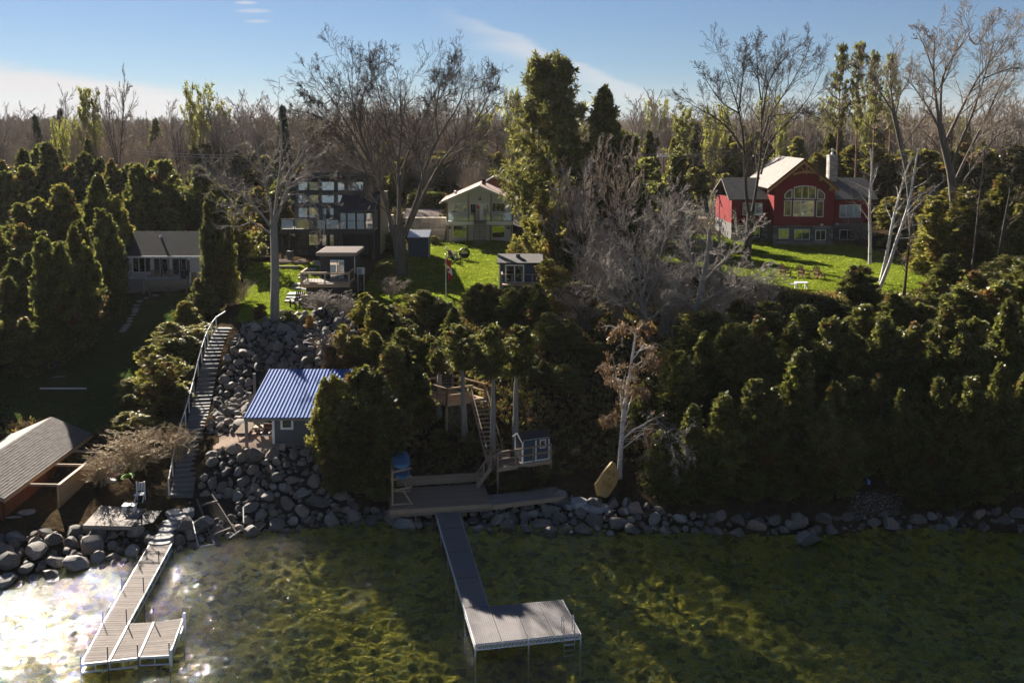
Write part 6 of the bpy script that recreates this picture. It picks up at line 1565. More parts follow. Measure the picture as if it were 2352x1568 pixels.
def rock_mesh(seed, sub=2):
    import bmesh
    rng = np.random.default_rng(seed); bm = bmesh.new(); bmesh.ops.create_icosphere(bm, subdivisions=sub, radius=1)
    cuts = [(unit(rng.normal(size=3)), rng.uniform(0.45, 0.86)) for _ in range(12)]; ph = rng.uniform(0, 6, 3)
    for v in bm.verts:
        p = np.array(v.co)
        for nn, d in cuts:
            s = p @ nn
            if s > d: p = p - nn * (s - d) * 0.95
        p = p * (1 + 0.05 * math.sin(p[0] * 5 + ph[0]) * math.sin(p[1] * 4 + ph[1]) + 0.04 * math.sin(p[2] * 6 + ph[2]))
        v.co = p
    me = bpy.data.meshes.new('stone'); bm.to_mesh(me); bm.free(); me.materials.append(MATS['boulder']); me.polygons.foreach_set('use_smooth', [True] * len(me.polygons)); me.set_sharp_from_angle(angle=0.55); return me
ROCKS = [rock_mesh(900 + k) for k in range(12)]
RV = [(np.array([v.co[:] for v in m.vertices]), np.array([p.vertices[:] for p in m.polygons])) for m in [rock_mesh(950 + k, 1) for k in range(4)]]
def rock_field(label_name, poly, sizes, seed, lift=0.10, limit=290, avoid=()):
    """boulders packed largest first; the 290 largest are pieces of the bank, the small fill between them is one part"""
    rng = np.random.default_rng(seed); q = np.array(poly); lo, hi = q.min(0), q.max(0)
    root = tag(bpy.data.objects.new(label_name, None), kind='structure'); COL.objects.link(root)
    PX, PR = np.zeros((0, 2)), np.zeros(0)
    for r, tries in sizes:
        C = rng.uniform(lo, hi, (tries, 2)); C = C[inside(C, poly)]
        for av in avoid: C = C[~inside(C, av)]
        for c in C:
            rr = r * rng.uniform(0.8, 1.2)
            if len(PR) == 0 or np.all(np.hypot(*(PX - c).T) > (PR + rr) * 0.74): PX = np.vstack([PX, c]); PR = np.append(PR, rr)
    Z = land(PX); o = np.argsort(-PR); Vs, Ts, n0 = [], [], 0
    for k, i in enumerate(o):
        r = PR[i]; e = rng.uniform(0, 6.28); sc = (r * rng.uniform(.85, 1.3), r * rng.uniform(.8, 1.1), r * rng.uniform(.6, .95))
        if k < limit:
            s = link('stone', ROCKS[rng.integers(0, len(ROCKS))], root); s.location = (PX[i, 0], PX[i, 1], Z[i] + lift * r + rng.uniform(-.08, .1)); s.rotation_euler = (rng.uniform(-.4, .4), rng.uniform(-.4, .4), e); s.scale = sc
        else:
            v, t = RV[rng.integers(0, 4)]; ca, sa = math.cos(e), math.sin(e); w = v * sc; w = np.stack([w[:, 0] * ca - w[:, 1] * sa, w[:, 0] * sa + w[:, 1] * ca, w[:, 2]], 1) + [PX[i, 0], PX[i, 1], Z[i] + lift * r]
            Vs.append(w); Ts.append(t + n0); n0 += len(v)
    if Vs: tag(link('small_stones', np_mesh('small_stones', np.concatenate(Vs), None, np.concatenate(Ts), mat='boulder', smooth=True), root), kind='stuff')
pav = [(-17.9, 64.6), (-11.4, 64.6), (-11.4, 72.6), (-17.9, 72.6)]
SZ = [(0.62, 60), (0.5, 250), (0.40, 900), (0.31, 2200), (0.23, 3500), (0.15, 5000)]
stairs_strip = poly_on([(380, 1185), (440, 1185), (452, 1100), (462, 1040), (478, 985), (494, 900), (512, 820), (545, 752), (515, 745), (465, 860), (440, 975), (405, 1100)])
rock_field('boulder_bank', poly_on([(500, 905), (525, 815), (560, 745), (600, 740), (650, 724), (800, 712), (815, 760), (770, 850), (700, 845), (575, 855), (566, 960), (556, 990), (500, 1002), (480, 990)]), SZ, 5, avoid=(pav, stairs_strip))
rock_field('boulder_bank', poly_on([(468, 1075), (490, 1040), (640, 1031), (735, 1027), (790, 1075), (820, 1200), (650, 1222), (560, 1232), (500, 1245), (420, 1262), (395, 1262), (400, 1215), (440, 1205), (545, 1178), (545, 1160), (460, 1138)]), SZ, 6, avoid=(pav, stairs_strip, AREAS[-1][2]))
rock_field('shore_stones', poly_on([(-90, 1395), (-60, 1262), (20, 1235), (110, 1222), (190, 1212), (330, 1216), (345, 1230), (335, 1290), (240, 1305), (120, 1332), (0, 1362)]), [(0.75, 30), (0.55, 150), (0.42, 700), (0.3, 1400), (0.2, 1600)], 7)
rock_field('shore_stones', poly_on([(800, 1150), (895, 1172), (1130, 1162), (1300, 1142), (1420, 1156), (1560, 1178), (1830, 1196), (1830, 1226), (1600, 1228), (1400, 1230), (1170, 1222), (900, 1212), (800, 1210)]), [(0.65, 60), (0.5, 260), (0.38, 900), (0.27, 1600), (0.17, 2500)], 8)
rock_field('shore_stones', poly_on([(1830, 1196), (2000, 1182), (2352, 1180), (2420, 1180), (2420, 1216), (2000, 1216), (1830, 1236)]), [(0.6, 25), (0.45, 60), (0.3, 200), (0.2, 500)], 9)
rock_field('gravel_beach', poly_on([(1945, 1180), (2065, 1180), (2075, 1135), (1960, 1126)]), [(0.13, 300), (0.09, 1500), (0.06, 2500)], 12, limit=0)
for x, y, w, lb in [(1855, 1234, 82, 'biggest pale flat boulder lying in the dark water at the right'), (1800, 1217, 36, 'small boulder touching the biggest pale boulder on its left'), (1968, 1190, 50, 'mid sized boulder at the waterline below the blue chair'), (2066, 1186, 26, 'left of a close pair of small shoreline boulders'),
                    (2095, 1191, 34, 'right of a close pair of small shoreline boulders'), (2150, 1184, 24, 'little boulder left of the large blue grey boulder at far right'), (2196, 1190, 66, 'large blue grey boulder at the far right waterline'), (2252, 1200, 24, 'small boulder right of the large far right boulder')]:
    p = G(x, y, 0.1); r = w * p.y / F_PX / 2
    s = link('boulder', ROCKS[rs.randrange(12)]); s.location = p; s.scale = (r * 1.1, r * .9, r * .62); s.rotation_euler = (0, 0, rs.uniform(-.3, .3)); tag(s, lb, 'boulder')
# flat stones leading to the left dock, and the flags right of the side deck
FP = tag(bpy.data.objects.new('flagstone_path', None), kind='structure'); COL.objects.link(FP)
for x, y, w, d, z in [(400, 1176, 46, 1.0, 1.0), (410, 1188, 40, .9, .9), (392, 1200, 44, 1.0, .8), (384, 1214, 46, 1.0, .7), (372, 1232, 52, 1.0, .62), (368, 1246, 58, .8, .52), (430, 1172, 36, .9, 1.0), (28, 1262 - 70, 50, .9, 1.0), (62, 1176, 44, .9, 1.05), (1372, 1158, 62, 1.6, .75), (1400, 1166, 50, 1.2, .6), (1330, 1150, 40, 1.2, .9), (1345, 1160, 34, 1.0, .7), (1310, 1156, 40, 1.0, .6)]:
    c = G(x, y, z); ww = w * c.y / F_PX / 2; k = 8; ring = []
    for j in range(k): g_ = 6.283 * j / k + .3; ring.append((c.x + ww * math.cos(g_) * rs.uniform(.85, 1.1), c.y + d / 2 * math.sin(g_) * rs.uniform(.85, 1.1), c.z - .45))
    MB().prism(ring, (0, 0, .5)).build('flagstone', 'concrete', FP)
# ================================================================== the trees of the place
# -- cedars in front, on the bank between the two docks
for x, yt, Y, w, cr, lb in [
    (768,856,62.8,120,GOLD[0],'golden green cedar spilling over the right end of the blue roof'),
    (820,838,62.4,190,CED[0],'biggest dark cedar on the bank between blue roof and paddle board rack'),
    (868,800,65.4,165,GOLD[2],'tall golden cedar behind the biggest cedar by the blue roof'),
    (925,796,67.5,140,CED[1],'cedar with bronze tips just right of the tallest golden bank cedar'),
    (955,850,69.0,80,CED[4],'narrow cedar at the right edge of the bank clump, left of the stair platform'),
    (770,1040,61.6,95,CED[5],'low cedar skirt hanging over the boulders left of the wooden deck'),
    (865,1010,61.8,110,CED[3],'dark lower cedar touching the left end of the wooden deck')]:
    evergreen(x, yt, Y, w, lb, crown=cr)
# -- row along the edge of the middle lawn
for x, yt, Y, w, cr, lb in [
    (835,668,84,80,GOLD[0],'light olive cedar below the deck of the small black cabin'),
    (862,690,80,85,GOLD[5],'sparse olive cedar right under the pale bush by the maple'),
    (905,704,81,85,CED[2],'cedar right below the big maple trunk at the lawn edge'),
    (955,664,84,105,GOLD[2],'broad cedar at the lawn edge left of the flagpole'),
    (1003,688,82,90,CED[0],'cedar immediately left of the flagpole foot'),
    (1042,706,79,80,CED[3],'low cedar immediately right of the flagpole foot'),
    (1088,656,85,85,CED[1],'darker cedar between flagpole and small grey shingled cabin'),
    (1125,650,85,85,CED[4],'cedar at the left corner of the grey shingled cabin'),
    (1168,656,83,95,CED[0],'cedar covering the lower front of the grey shingled cabin'),
    (1210,655,82,90,CED[5],'cedar hiding the right half of the grey shingled cabin'),
    (798,742,76,70,THIN[0],'thin pale twiggy cedar at the right end of the boulder slope'),
    (850,760,75,100,GOLD[1],'cedar in the second row below the maple, left side'),
    (915,752,75,100,CED[2],'cedar in the second row below the maple, right side'),
    (990,768,74,90,CED[0],'dark cedar left of the upper wooden stairs')]:
    evergreen(x, yt, Y, w, lb, crown=cr)
# -- cedars with bare trunks round the stair platform
for x, yt, Y, w, cut, lb in [
    (1066,738,67.3,92,0.60,'cedar with a bare grey trunk rising through the stair platform'),
    (1132,742,65.2,112,0.62,'forked bare trunk cedar standing right of the lower wooden stairs'),
    (1186,745,66.2,105,0.58,'twin stemmed bare trunk cedar behind the small navy shed'),
    (1005,770,69.5,60,0.55,'slim leaning bare trunk cedar left of the stair platform')]:
    t = evergreen(x, yt, Y, w, lb, crown=CED_TOP[rs.randrange(3)], cut=cut)
    t.children[1].data = PALE_TRUNK[rs.randrange(2)]; t.children[1].scale.x = t.children[1].scale.y = 1.1
# -- mass right of the middle
for x, yt, Y, w, cr, lb in [
    (1232,650,80,80,CED[5],'narrow cedar tight against the right end of the grey shingled cabin'),
    (1285,590,85,115,THIN[0],'broad loose olive cedar right of the grey shingled cabin'),
    (1265,715,76,105,CED[2],'round cedar on the slope under the loose olive cedar'),
    (1335,655,82,115,THIN[1],'thin brownish cedar in the grey tangle at the middle'),
    (1245,830,72,80,CED[1],'small cedar on the sunny slope right of the stairs'),
    (1312,835,71,95,CED[0],'bushy cedar on the slope left of the white birch'),
    (1365,790,75,100,CED[4],'cedar behind the drooping top of the white birch'),
    (1228,452,103,105,GOLD[2],'light olive tree right of the white house, over its corner'),
    (1205,540,99,75,THIN[1],'small loose tree at the right wall of the white house'),
    (1262,430,98,90,THIN[0],'tall thin olive tree before the white pines')]:
    evergreen(x, yt, Y, w, lb, crown=cr)
evergreen(1238, 146, 120, 128, 'left one of two tall bushy pines right of the white house', kind='white_pine', name='pine_tree')
evergreen(1291, 140, 118, 130, 'right one of two tall bushy pines, topped by a spike', kind='white_pine', name='pine_tree')
for x, yt, Y, w, lb in [(1391,208,112,200,'tall pointed dark cedar right of the bushy pines'),(1330,330,110,160,'dark cedar filling the gap under the bushy pines'),(1445,295,116,160,'dark cedar at the right flank of the pointed one'),
                        (1290,400,104,140,'dark cedar at the left foot of the bushy pines'),(1415,430,104,150,'dark cedar below the pointed one, behind grey twigs'),
                        (1510,365,128,130,'dark flat topped cedar left of the power pole'),(1560,345,134,95,'dark cedar right behind the power pole')]:
    evergreen(x, yt, Y, w, lb, crown=CED[3] if x == 1391 else None)
# -- dark wall of cedars on the right shore
lab = 'dark drooping cedar at the waterline of the shaded right shore'
for i, (x, yt, Y, w) in enumerate([(1520,990,60.9,120),(1590,930,61.0,135),(1668,900,60.9,150),(1745,870,61.2,150),(1832,802,61.8,180),(1905,880,61.0,150),(1945,960,61.0,90),(2085,900,61.4,120),(2150,870,61.0,150),(2225,860,61.2,150),(2300,840,61.2,150),(2370,850,61.2,140),(1560,1060,60.4,110),(1640,1050,60.3,110),(1720,1040,60.3,120),(1800,1040,60.3,120),(1880,1040,60.4,110),(2120,1050,60.5,110),(2190,1050,60.4,120),(2270,1040,60.4,120)]):
    evergreen(x, yt, Y, w, 'broad dark shore cedar with a sunlit pointed tip, tallest of the front row' if i == 4 else lab, group=None if i == 4 else 'waterline cedars on the right shore', crown=CED[(0, 3, 1, 5, 3, 1)[i % 6]])
lab = 'tall dark cedar on the lower right slope behind the waterline row'
for i, (x, yt, Y, w) in enumerate([(1480,870,65,120),(1550,800,66,140),(1620,765,67,140),(1690,745,67,140),(1760,725,67.5,140),(1830,740,68,130),(1900,725,67.5,140),(1962,770,66.5,130),(2030,730,66.5,140),(2100,740,67,140),(2170,705,67,150),(2240,720,67,140),(2310,690,67.5,150),(2385,680,67.5,140),(2020,860,63.5,130),(1990,930,62.5,100)]):
    evergreen(x, yt, Y, w, lab, group='cedars of the lower right slope', crown=CED[(1, 0, 3, 5, 4)[i % 5]])
lab = 'cedar on the upper right slope under the lawn edge'
for i, (x, yt, Y, w) in enumerate([(1600,712,73,175),(1705,690,74,175),(1850,700,73,150),(2050,672,73,165),(2130,690,72,150),(2240,625,74,195),(2345,600,75,195)]):
    evergreen(x, yt, Y, w, lab, group='cedars of the upper right slope', crown=CED[(0, 4, 5, 1)[i % 4]])
for x, yt, Y, w, cr, lb in [
    (1989,606,87,105,CED[0],'cedar standing before the right lawn, left of the leaning birch feet'),
    (1925,690,85,100,CED[2],'low dark cedar under the white garden table'),
    (2045,700,84,90,GOLD[1],'sunlit low cedar below the leaning birches'),
    (2174,583,88,135,CED[3],'big dark cedar at the right end of the right lawn'),
    (2110,690,86,85,CED[4],'brownish cedar between the two big lawn edge cedars'),
    (2250,640,86,100,THIN[1],'loose olive cedar right of the big lawn edge cedar'),
    (2235,720,83,100,CED[1],'cedar below the dark leaning trunks at the right')]:
    evergreen(x, yt, Y, w, lb, crown=cr)
evergreen(2335, 590, 84, 150, 'bright yellow green pine at the right edge of the picture', kind='white_pine', name='pine_tree')
# -- left side
for x, yt, Y, w, cr, lb in [
    (485,444,93,92,CED[5],'slim tall cedar right of the small dark roofed cottage'),
    (520,500,95,70,GOLD[1],'olive cedar leaning on the slim cedar by the cottage'),
    (548,470,112,100,THIN[1],'thin grey olive tree left of the black house'),
    (452,640,92,80,CED[4],'cedar bush at the deck corner of the cottage'),
    (436,688,88,75,GOLD[0],'golden cedar bush below the cottage deck corner'),
    (405,735,83,125,GOLD[2],'round golden cedar bush half way down the left stairs'),
    (375,775,79,130,CED[0],'dark green cedar bush left of the upper stairs'),
    (428,770,80,95,CED[1],'cedar bush hugging the white stair rail'),
    (352,850,74,140,GOLD[1],'bushy golden cedar left of the middle of the stairs'),
    (395,880,72.4,95,CED[5],'dark cedar bush touching the lower stair rail'),
    (330,935,69.5,120,GOLD[4],'bronze cedar bush uphill of the tan brush'),
    (300,905,71,95,GOLD[5],'yellow green cedar sapling uphill of the boathouse'),
    (270,960,69,75,GOLD[0],'low yellow cedar right behind the boathouse corner')]:
    evergreen(x, yt, Y, w, lb, crown=cr)
t = evergreen(345, 800, 72.5, 150, 'half dead brown cedar with a bare trunk left of the stairs', crown=THIN[1]); t.children[0].data = THIN[1]
lab = 'dark cedar in the front of the shaded grove left of the cottage'
for x, yt, Y, w in [(20,640,90,130),(75,580,95,140),(135,560,98,130),(190,620,96,105),(60,730,84,110),(130,690,88,110),(-30,700,86,130),(225,560,104,110),(175,525,90,120),(118,545,86,125),(243,480,99,110)]:
    evergreen(x, yt, Y, w, lab, group='front cedars of the left grove')
lab = 'dark cedar at the left edge shading the left lawn'
for x, yt, Y, w in [(-60,600,84,130),(-130,520,80,140),(-120,760,72,90),(-260,470,72,150),(-300,640,68,140)]:
    evergreen(x, yt, Y, w, lab, group='cedars at the left edge')
lab = 'sunlit bronze tipped cedar in the upper part of the left grove'
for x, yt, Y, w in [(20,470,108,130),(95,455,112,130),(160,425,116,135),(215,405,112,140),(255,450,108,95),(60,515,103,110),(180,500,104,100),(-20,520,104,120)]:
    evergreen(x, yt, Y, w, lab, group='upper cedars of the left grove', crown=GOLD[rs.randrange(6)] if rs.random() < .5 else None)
lab = 'dark cedar at the back of the left grove below the horizon'
for x, yt, Y, w in [(55,345,140,110),(100,332,146,120),(150,326,142,110),(200,352,138,115),(250,368,134,100),(10,372,132,120),(295,388,134,100),(345,372,136,100),(395,382,138,100),(440,392,136,95),(318,378,126,120),(375,372,125,125),(432,384,126,110)]:
    evergreen(x, yt, Y, w, lab, group='back cedars of the left grove')
lab = 'evergreen in the thicket between cottage and black house'
for x, yt, Y, w in [(600,430,130,95),(560,440,132,90),(640,410,134,85),(520,430,134,90),(585,520,118,70),(480,420,136,90)]:
    evergreen(x, yt, Y, w, lab, group='evergreens behind the left trunk')
evergreen(97, 268, 190, 36, 'left of two small dark spruces on the left skyline', kind='spruce')
evergreen(130, 255, 200, 40, 'right of two small dark spruces on the left skyline', kind='spruce')
evergreen(648, 250, 150, 52, 'narrow dark spruce on the skyline behind the left trunk', kind='spruce')
evergreen(640, 300, 146, 60, 'broader spruce at the foot of the narrow skyline spruce', kind='spruce')
# -- olive wood behind the red house
lab = 'olive cedar in the wood behind the red house'
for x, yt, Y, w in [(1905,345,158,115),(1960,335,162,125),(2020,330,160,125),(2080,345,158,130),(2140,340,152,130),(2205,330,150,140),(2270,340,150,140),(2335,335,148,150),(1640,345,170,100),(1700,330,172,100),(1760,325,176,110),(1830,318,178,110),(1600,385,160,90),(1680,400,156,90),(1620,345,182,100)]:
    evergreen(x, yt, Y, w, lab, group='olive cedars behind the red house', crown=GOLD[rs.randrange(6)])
lab = 'loose olive tree in the tangled wood right of the red house'
for x, yt, Y, w in [(2070,450,140,110),(2140,430,138,130),(2210,425,134,125),(2290,440,130,135),(2350,430,128,130),(2110,520,128,100),(2190,530,122,110),(2270,540,118,110),(2340,520,116,120),(2045,540,126,70),(2205,432,101,150),(2290,405,99,170),(2350,470,96,150),(2135,520,105,110)]:
    evergreen(x, yt, Y, w, lab, group='olive trees right of the red house', crown=(GOLD + THIN)[rs.randrange(8)])
# -- red pines
for x, yt, Y, w, lb in [(1932,108,150,44,'tall bare stemmed pine, leftmost of four behind the red house chimney'),(1976,104,150,48,'second tall bare stemmed pine from the chimney'),(2016,128,154,46,'third tall bare stemmed pine, partly behind the willow limbs'),(2052,130,156,42,'fourth tall pine, inside the left willow limbs')]:
    evergreen(x, yt, Y, w, lb, kind='pine')

# ------------------------------------------------------------------ leafless trees drawn limb by limb
hero('bare_tree', 'smooth pale grey trunk tree left of the black house, drooping bare limbs', 401, [
    ([(632,748,0),(631,690,0),(632,620,0),(630,560,0),(628,505,0)], 0.40, 0.30),
    ([(629,540,0),(622,470,-.3),(604,400,-.6),(590,330,-1),(572,262,-1),(556,215,-1)], 0.24, 0.03),
    ([(629,520,0),(636,450,0),(645,380,.3),(648,300,.6),(640,240,.6),(622,185,.6)], 0.24, 0.03),
    ([(630,525,0),(650,460,.4),(672,400,.8),(700,340,1.2),(728,290,1.5),(752,255,1.5)], 0.20, 0.03),
    ([(627,530,0),(600,490,-.8),(562,450,-1.6),(515,420,-2.2),(470,385,-2.5),(425,352,-2.5)], 0.20, 0.03),
    ([(627,540,0),(598,520,.5),(560,500,1.5),(512,440,2.5),(480,400,3),(452,330,3)], 0.15, 0.025),
    ([(630,500,0),(660,450,-1),(700,440,-1.8),(725,470,-2.4),(738,520,-2.8),(742,570,-2.8)], 0.15, 0.02),
    ([(630,510,0),(610,470,-1.5),(575,462,-2.5),(540,480,-3.2),(520,510,-3.6)], 0.10, 0.015),
    ([(648,440,0),(690,420,-1),(730,405,-2),(780,402,-2.5)], 0.10, 0.015),
    ([(604,400,-.6),(560,360,-.5),(520,300,-.5),(500,250,-.5)], 0.11, 0.015),
    ([(672,400,.8),(690,340,1),(694,290,1),(690,240,1.5)], 0.10, 0.015)],
    (632,742), 85, [dict(nch=11, t0=0.25, t1=1.0, ang=0.7, angv=0.25, lf=0.36, lv=0.4, up=0.02, wand=0.2, n=7, rf=0.5, bend=0.25),
                    dict(nch=6, t0=0.2, t1=1.0, ang=0.7, angv=0.3, lf=0.5, lv=0.4, up=0.0, wand=0.2, n=5, rf=0.55, bend=0.35),
                    dict(nch=5, t0=0.2, t1=1.0, ang=0.6, angv=0.3, lf=0.5, lv=0.4, up=0.0, wand=0.2, n=5, rf=0.6, bend=0.4)], mt='bark_pale', mw='twig_grey', first=1, rmin=0.016)
hero('bare_tree', 'huge bare maple with a thick furrowed trunk between black and white houses', 402, [
    ([(922,648,0),(921,600,0),(917,555,0),(915,520,0)], 0.74, 0.62),
    ([(905,545,0),(893,490,-.4),(878,440,-.6),(862,395,-.8),(842,345,-1),(822,290,-1.2),(808,225,-1.2),(797,150,-1),(782,86,-1)], 0.42, 0.03),
    ([(862,395,-.8),(835,345,.6),(800,290,1),(763,228,1.5),(728,180,1.5),(700,150,1.5)], 0.26, 0.03),
    ([(842,345,-1),(826,300,1),(828,230,1.6),(845,195,2),(875,170,2),(905,112,2)], 0.20, 0.03),
    ([(915,530,0),(918,470,.8),(916,420,1.2),(912,370,1.6),(925,300,1.8),(918,235,1.8),(922,180,1.8),(926,118,1.8)], 0.40, 0.03),
    ([(925,545,0),(945,495,-.6),(965,440,-1),(978,375,-1.2),(1006,315,-1.2),(1035,270,-1),(1062,235,-1),(1072,170,-1),(1078,118,-1)], 0.44, 0.03),
    ([(930,540,0),(958,480,.8),(990,410,1.4),(1018,365,1.6),(1055,320,1.8),(1090,285,1.8),(1138,238,1.8),(1168,172,1.8)], 0.36, 0.03),
    ([(1018,365,1.6),(1060,345,2.4),(1090,325,2.8),(1130,305,3),(1178,284,3)], 0.20, 0.03),
    ([(878,440,-.6),(850,420,-2),(815,330,-2.5),(768,282,-2.5),(715,262,-2.5),(664,248,-2.5)], 0.24, 0.03),
    ([(916,420,1.2),(930,370,2.4),(960,300,3),(985,240,3),(1010,190,3),(1016,140,3)], 0.22, 0.03),
    ([(912,370,1.6),(895,310,2.5),(878,250,3),(862,180,3),(850,110,3)], 0.20, 0.03),
    ([(1006,315,-1.2),(1000,260,-2),(1010,200,-2.5),(1030,130,-2.5)], 0.15, 0.02),
    ([(893,490,-.4),(870,470,-1.8),(840,440,-2.8),(800,430,-3.4),(760,440,-3.8)], 0.13, 0.015),
    ([(1090,285,1.8),(1110,250,1),(1130,200,.6),(1140,150,.6)], 0.12, 0.02),
    ([(763,228,1.5),(745,240,2),(710,225,2),(690,190,2)], 0.10, 0.02)],
    (922,644), 106, SPEC_BIG, mw='twig_dark', first=1, rmin=0.0125)
hero('bare_tree', 'tall bare twin stemmed tree in front of the red house', 403, [
    ([(1714,605,0),(1718,560,0),(1722,520,0),(1724,485,0)], 0.52, 0.42),
    ([(1722,500,0),(1712,440,-.3),(1711,350,-.5),(1698,250,-.6),(1678,200,-.6),(1662,140,-.6),(1651,76,-.6)], 0.34, 0.025),
    ([(1726,500,0),(1740,420,.4),(1750,330,.6),(1750,275,.6),(1748,230,.6),(1762,150,.6),(1775,80,.6)], 0.32, 0.025),
    ([(1711,350,-.5),(1676,296,-.5),(1640,268,0),(1612,254,.4),(1572,230,.6),(1534,200,.6)], 0.22, 0.02),
    ([(1750,275,.6),(1764,187,1),(1790,150,1.2),(1826,106,1.2),(1838,76,1.2)], 0.2, 0.02),
    ([(1750,330,.6),(1764,268,1.4),(1790,232,1.8),(1814,200,2),(1850,130,2),(1878,74,2)], 0.2, 0.02),
    ([(1748,400,.4),(1764,325,1.6),(1805,285,2),(1851,238,2.4),(1890,160,2.6),(1914,100,2.6)], 0.2, 0.02),
    ([(1698,250,-.6),(1704,190,-1.2),(1712,120,-1.4),(1722,72,-1.4)], 0.16, 0.02),
    ([(1698,260,-.6),(1660,240,-1.6),(1625,190,-2),(1606,140,-2)], 0.15, 0.02),
    ([(1711,360,-.5),(1680,340,-1.6),(1640,345,-2.2),(1590,360,-2.6),(1560,380,-2.8)], 0.13, 0.015),
    ([(1764,268,1.4),(1800,262,2.2),(1850,258,2.6),(1905,262,2.8)], 0.12, 0.015),
    ([(1748,230,.6),(1740,170,0),(1738,110,-.4),(1742,68,-.4)], 0.15, 0.02)],
    (1715,602), 115, [dict(SPEC_BIG[0], lf=0.42), SPEC_BIG[1], dict(SPEC_BIG[2], nch=5), dict(SPEC_BIG[3], nch=3)], mt='bark_dark', mw='twig_dark', first=1, rmin=0.0125)
hero('bare_tree', 'wide many limbed bare willow at the top right corner', 404, [
    ([(2200,592,0),(2192,480,0),(2185,400,0),(2168,330,0),(2158,285,0)], 0.55, 0.42),
    ([(2158,290,0),(2150,230,0),(2144,165,.4),(2146,100,.6),(2151,36,.6)], 0.34, 0.025),
    ([(2160,290,0),(2160,230,.8),(2164,175,1.2),(2190,125,1.4),(2226,84,1.4),(2252,10,1.4)], 0.3, 0.025),
    ([(2160,300,0),(2134,250,-.8),(2100,200,-1.2),(2070,172,-1.4),(2048,160,-1.4)], 0.26, 0.02),
    ([(2170,330,0),(2189,290,1.6),(2216,235,2),(2250,170,2.4),(2300,110,2.6),(2352,34,2.6)], 0.34, 0.03),
    ([(2180,390,0),(2205,330,-1),(2239,250,-1.6),(2260,180,-1.8),(2276,125,-1.8),(2300,30,-1.8)], 0.3, 0.03),
    ([(2188,430,0),(2225,350,.6),(2270,260,1),(2301,188,1.2),(2330,140,1.2),(2362,100,1.2)], 0.34, 0.03),
    ([(2225,350,.6),(2265,300,2),(2310,270,2.4),(2365,250,2.6)], 0.22, 0.03),
    ([(2190,450,0),(2240,380,-1.4),(2290,310,-2),(2340,290,-2.2),(2400,290,-2.4)], 0.24, 0.03),
    ([(2144,165,.4),(2125,110,0),(2105,70,0),(2095,50,0)], 0.15, 0.02),
    ([(2226,84,1.4),(2240,110,2),(2275,60,2.4),(2310,10,2.6)], 0.14, 0.02),
    ([(2185,400,0),(2150,330,1.6),(2110,290,2.4),(2060,262,2.8),(2030,270,3)], 0.2, 0.02),
    ([(2260,180,-1.8),(2310,160,-2.4),(2360,150,-2.6)], 0.15, 0.02)],
    (2200,590), 120, [dict(SPEC_BIG[0], lf=0.42), SPEC_BIG[1], SPEC_BIG[2], dict(SPEC_BIG[3], nch=3)], mt='bark_grey', mw='twig_brown', first=1, rmin=0.013)
hero('bare_tree', 'bare tree with a bent trunk left of the willow, by the pines', 405, [
    ([(2098,592,0),(2088,430,0),(2082,380,0),(2070,340,0),(2058,280,0),(2050,250,0)], 0.34, 0.26),
    ([(2050,255,0),(2018,205,-.4),(1998,165,-.6),(1990,130,-.6),(1984,110,-.6)], 0.2, 0.02),
    ([(2052,260,0),(2046,200,.6),(2045,150,.8),(2058,80,.8)], 0.2, 0.02),
    ([(2056,270,0),(2066,220,1),(2085,190,1.2),(2100,130,1.2)], 0.16, 0.02),
    ([(2070,340,0),(2100,300,1.6),(2130,262,2),(2150,200,2)], 0.14, 0.02)],
    (2098,590), 118, [dict(SPEC_BIG[0], lf=0.5), SPEC_BIG[1], dict(SPEC_BIG[2], nch=4)], mt='bark_grey', mw='twig_brown', first=1, rmin=0.013)
# the pale tangled tree in the middle of the bank
SPEC_TANGLE = [dict(nch=11, t0=0.2, t1=1.0, ang=0.75, angv=0.3, lf=0.44, lv=0.4, up=0.05, wand=0.18, n=7, rf=0.5, bend=0.3),
               dict(nch=9, t0=0.15, t1=1.0, ang=0.65, angv=0.3, lf=0.5, lv=0.4, up=0.02, wand=0.18, n=5, rf=0.55, bend=0.35),
               dict(nch=5, t0=0.15, t1=1.0, ang=0.6, angv=0.3, lf=0.55, lv=0.4, up=0.02, wand=0.18, n=4, rf=0.6, bend=0.3)]
hero('bare_tree', 'pale bare tree spreading tangled twigs over the middle of the bank', 406, [
    ([(1500,900,0),(1492,800,0),(1486,742,0),(1474,690,0)], 0.30, 0.22),
    ([(1476,700,0),(1450,660,-.8),(1420,640,-1.4),(1385,610,-2),(1340,600,-2.4)], 0.17, 0.02),
    ([(1476,700,0),(1470,640,.6),(1455,580,1),(1440,520,1.2),(1420,460,1.2)], 0.18, 0.02),
    ([(1480,710,0),(1505,640,1),(1520,570,1.4),(1540,500,1.6),(1560,440,1.6)], 0.18, 0.02),
    ([(1486,740,0),(1440,700,-1.8),(1400,672,-2.4),(1350,655,-3),(1300,660,-3.2)], 0.13, 0.015),
    ([(1486,742,0),(1530,700,-1.2),(1570,650,-1.8),(1600,590,-2)], 0.13, 0.015),
    ([(1474,690,0),(1490,620,2),(1480,550,2.6),(1490,480,2.8)], 0.14, 0.015)],
    (1500,905), 78, SPEC_TANGLE, mt='bark_pale', mw='twig_pale', first=1, rmin=0.011)
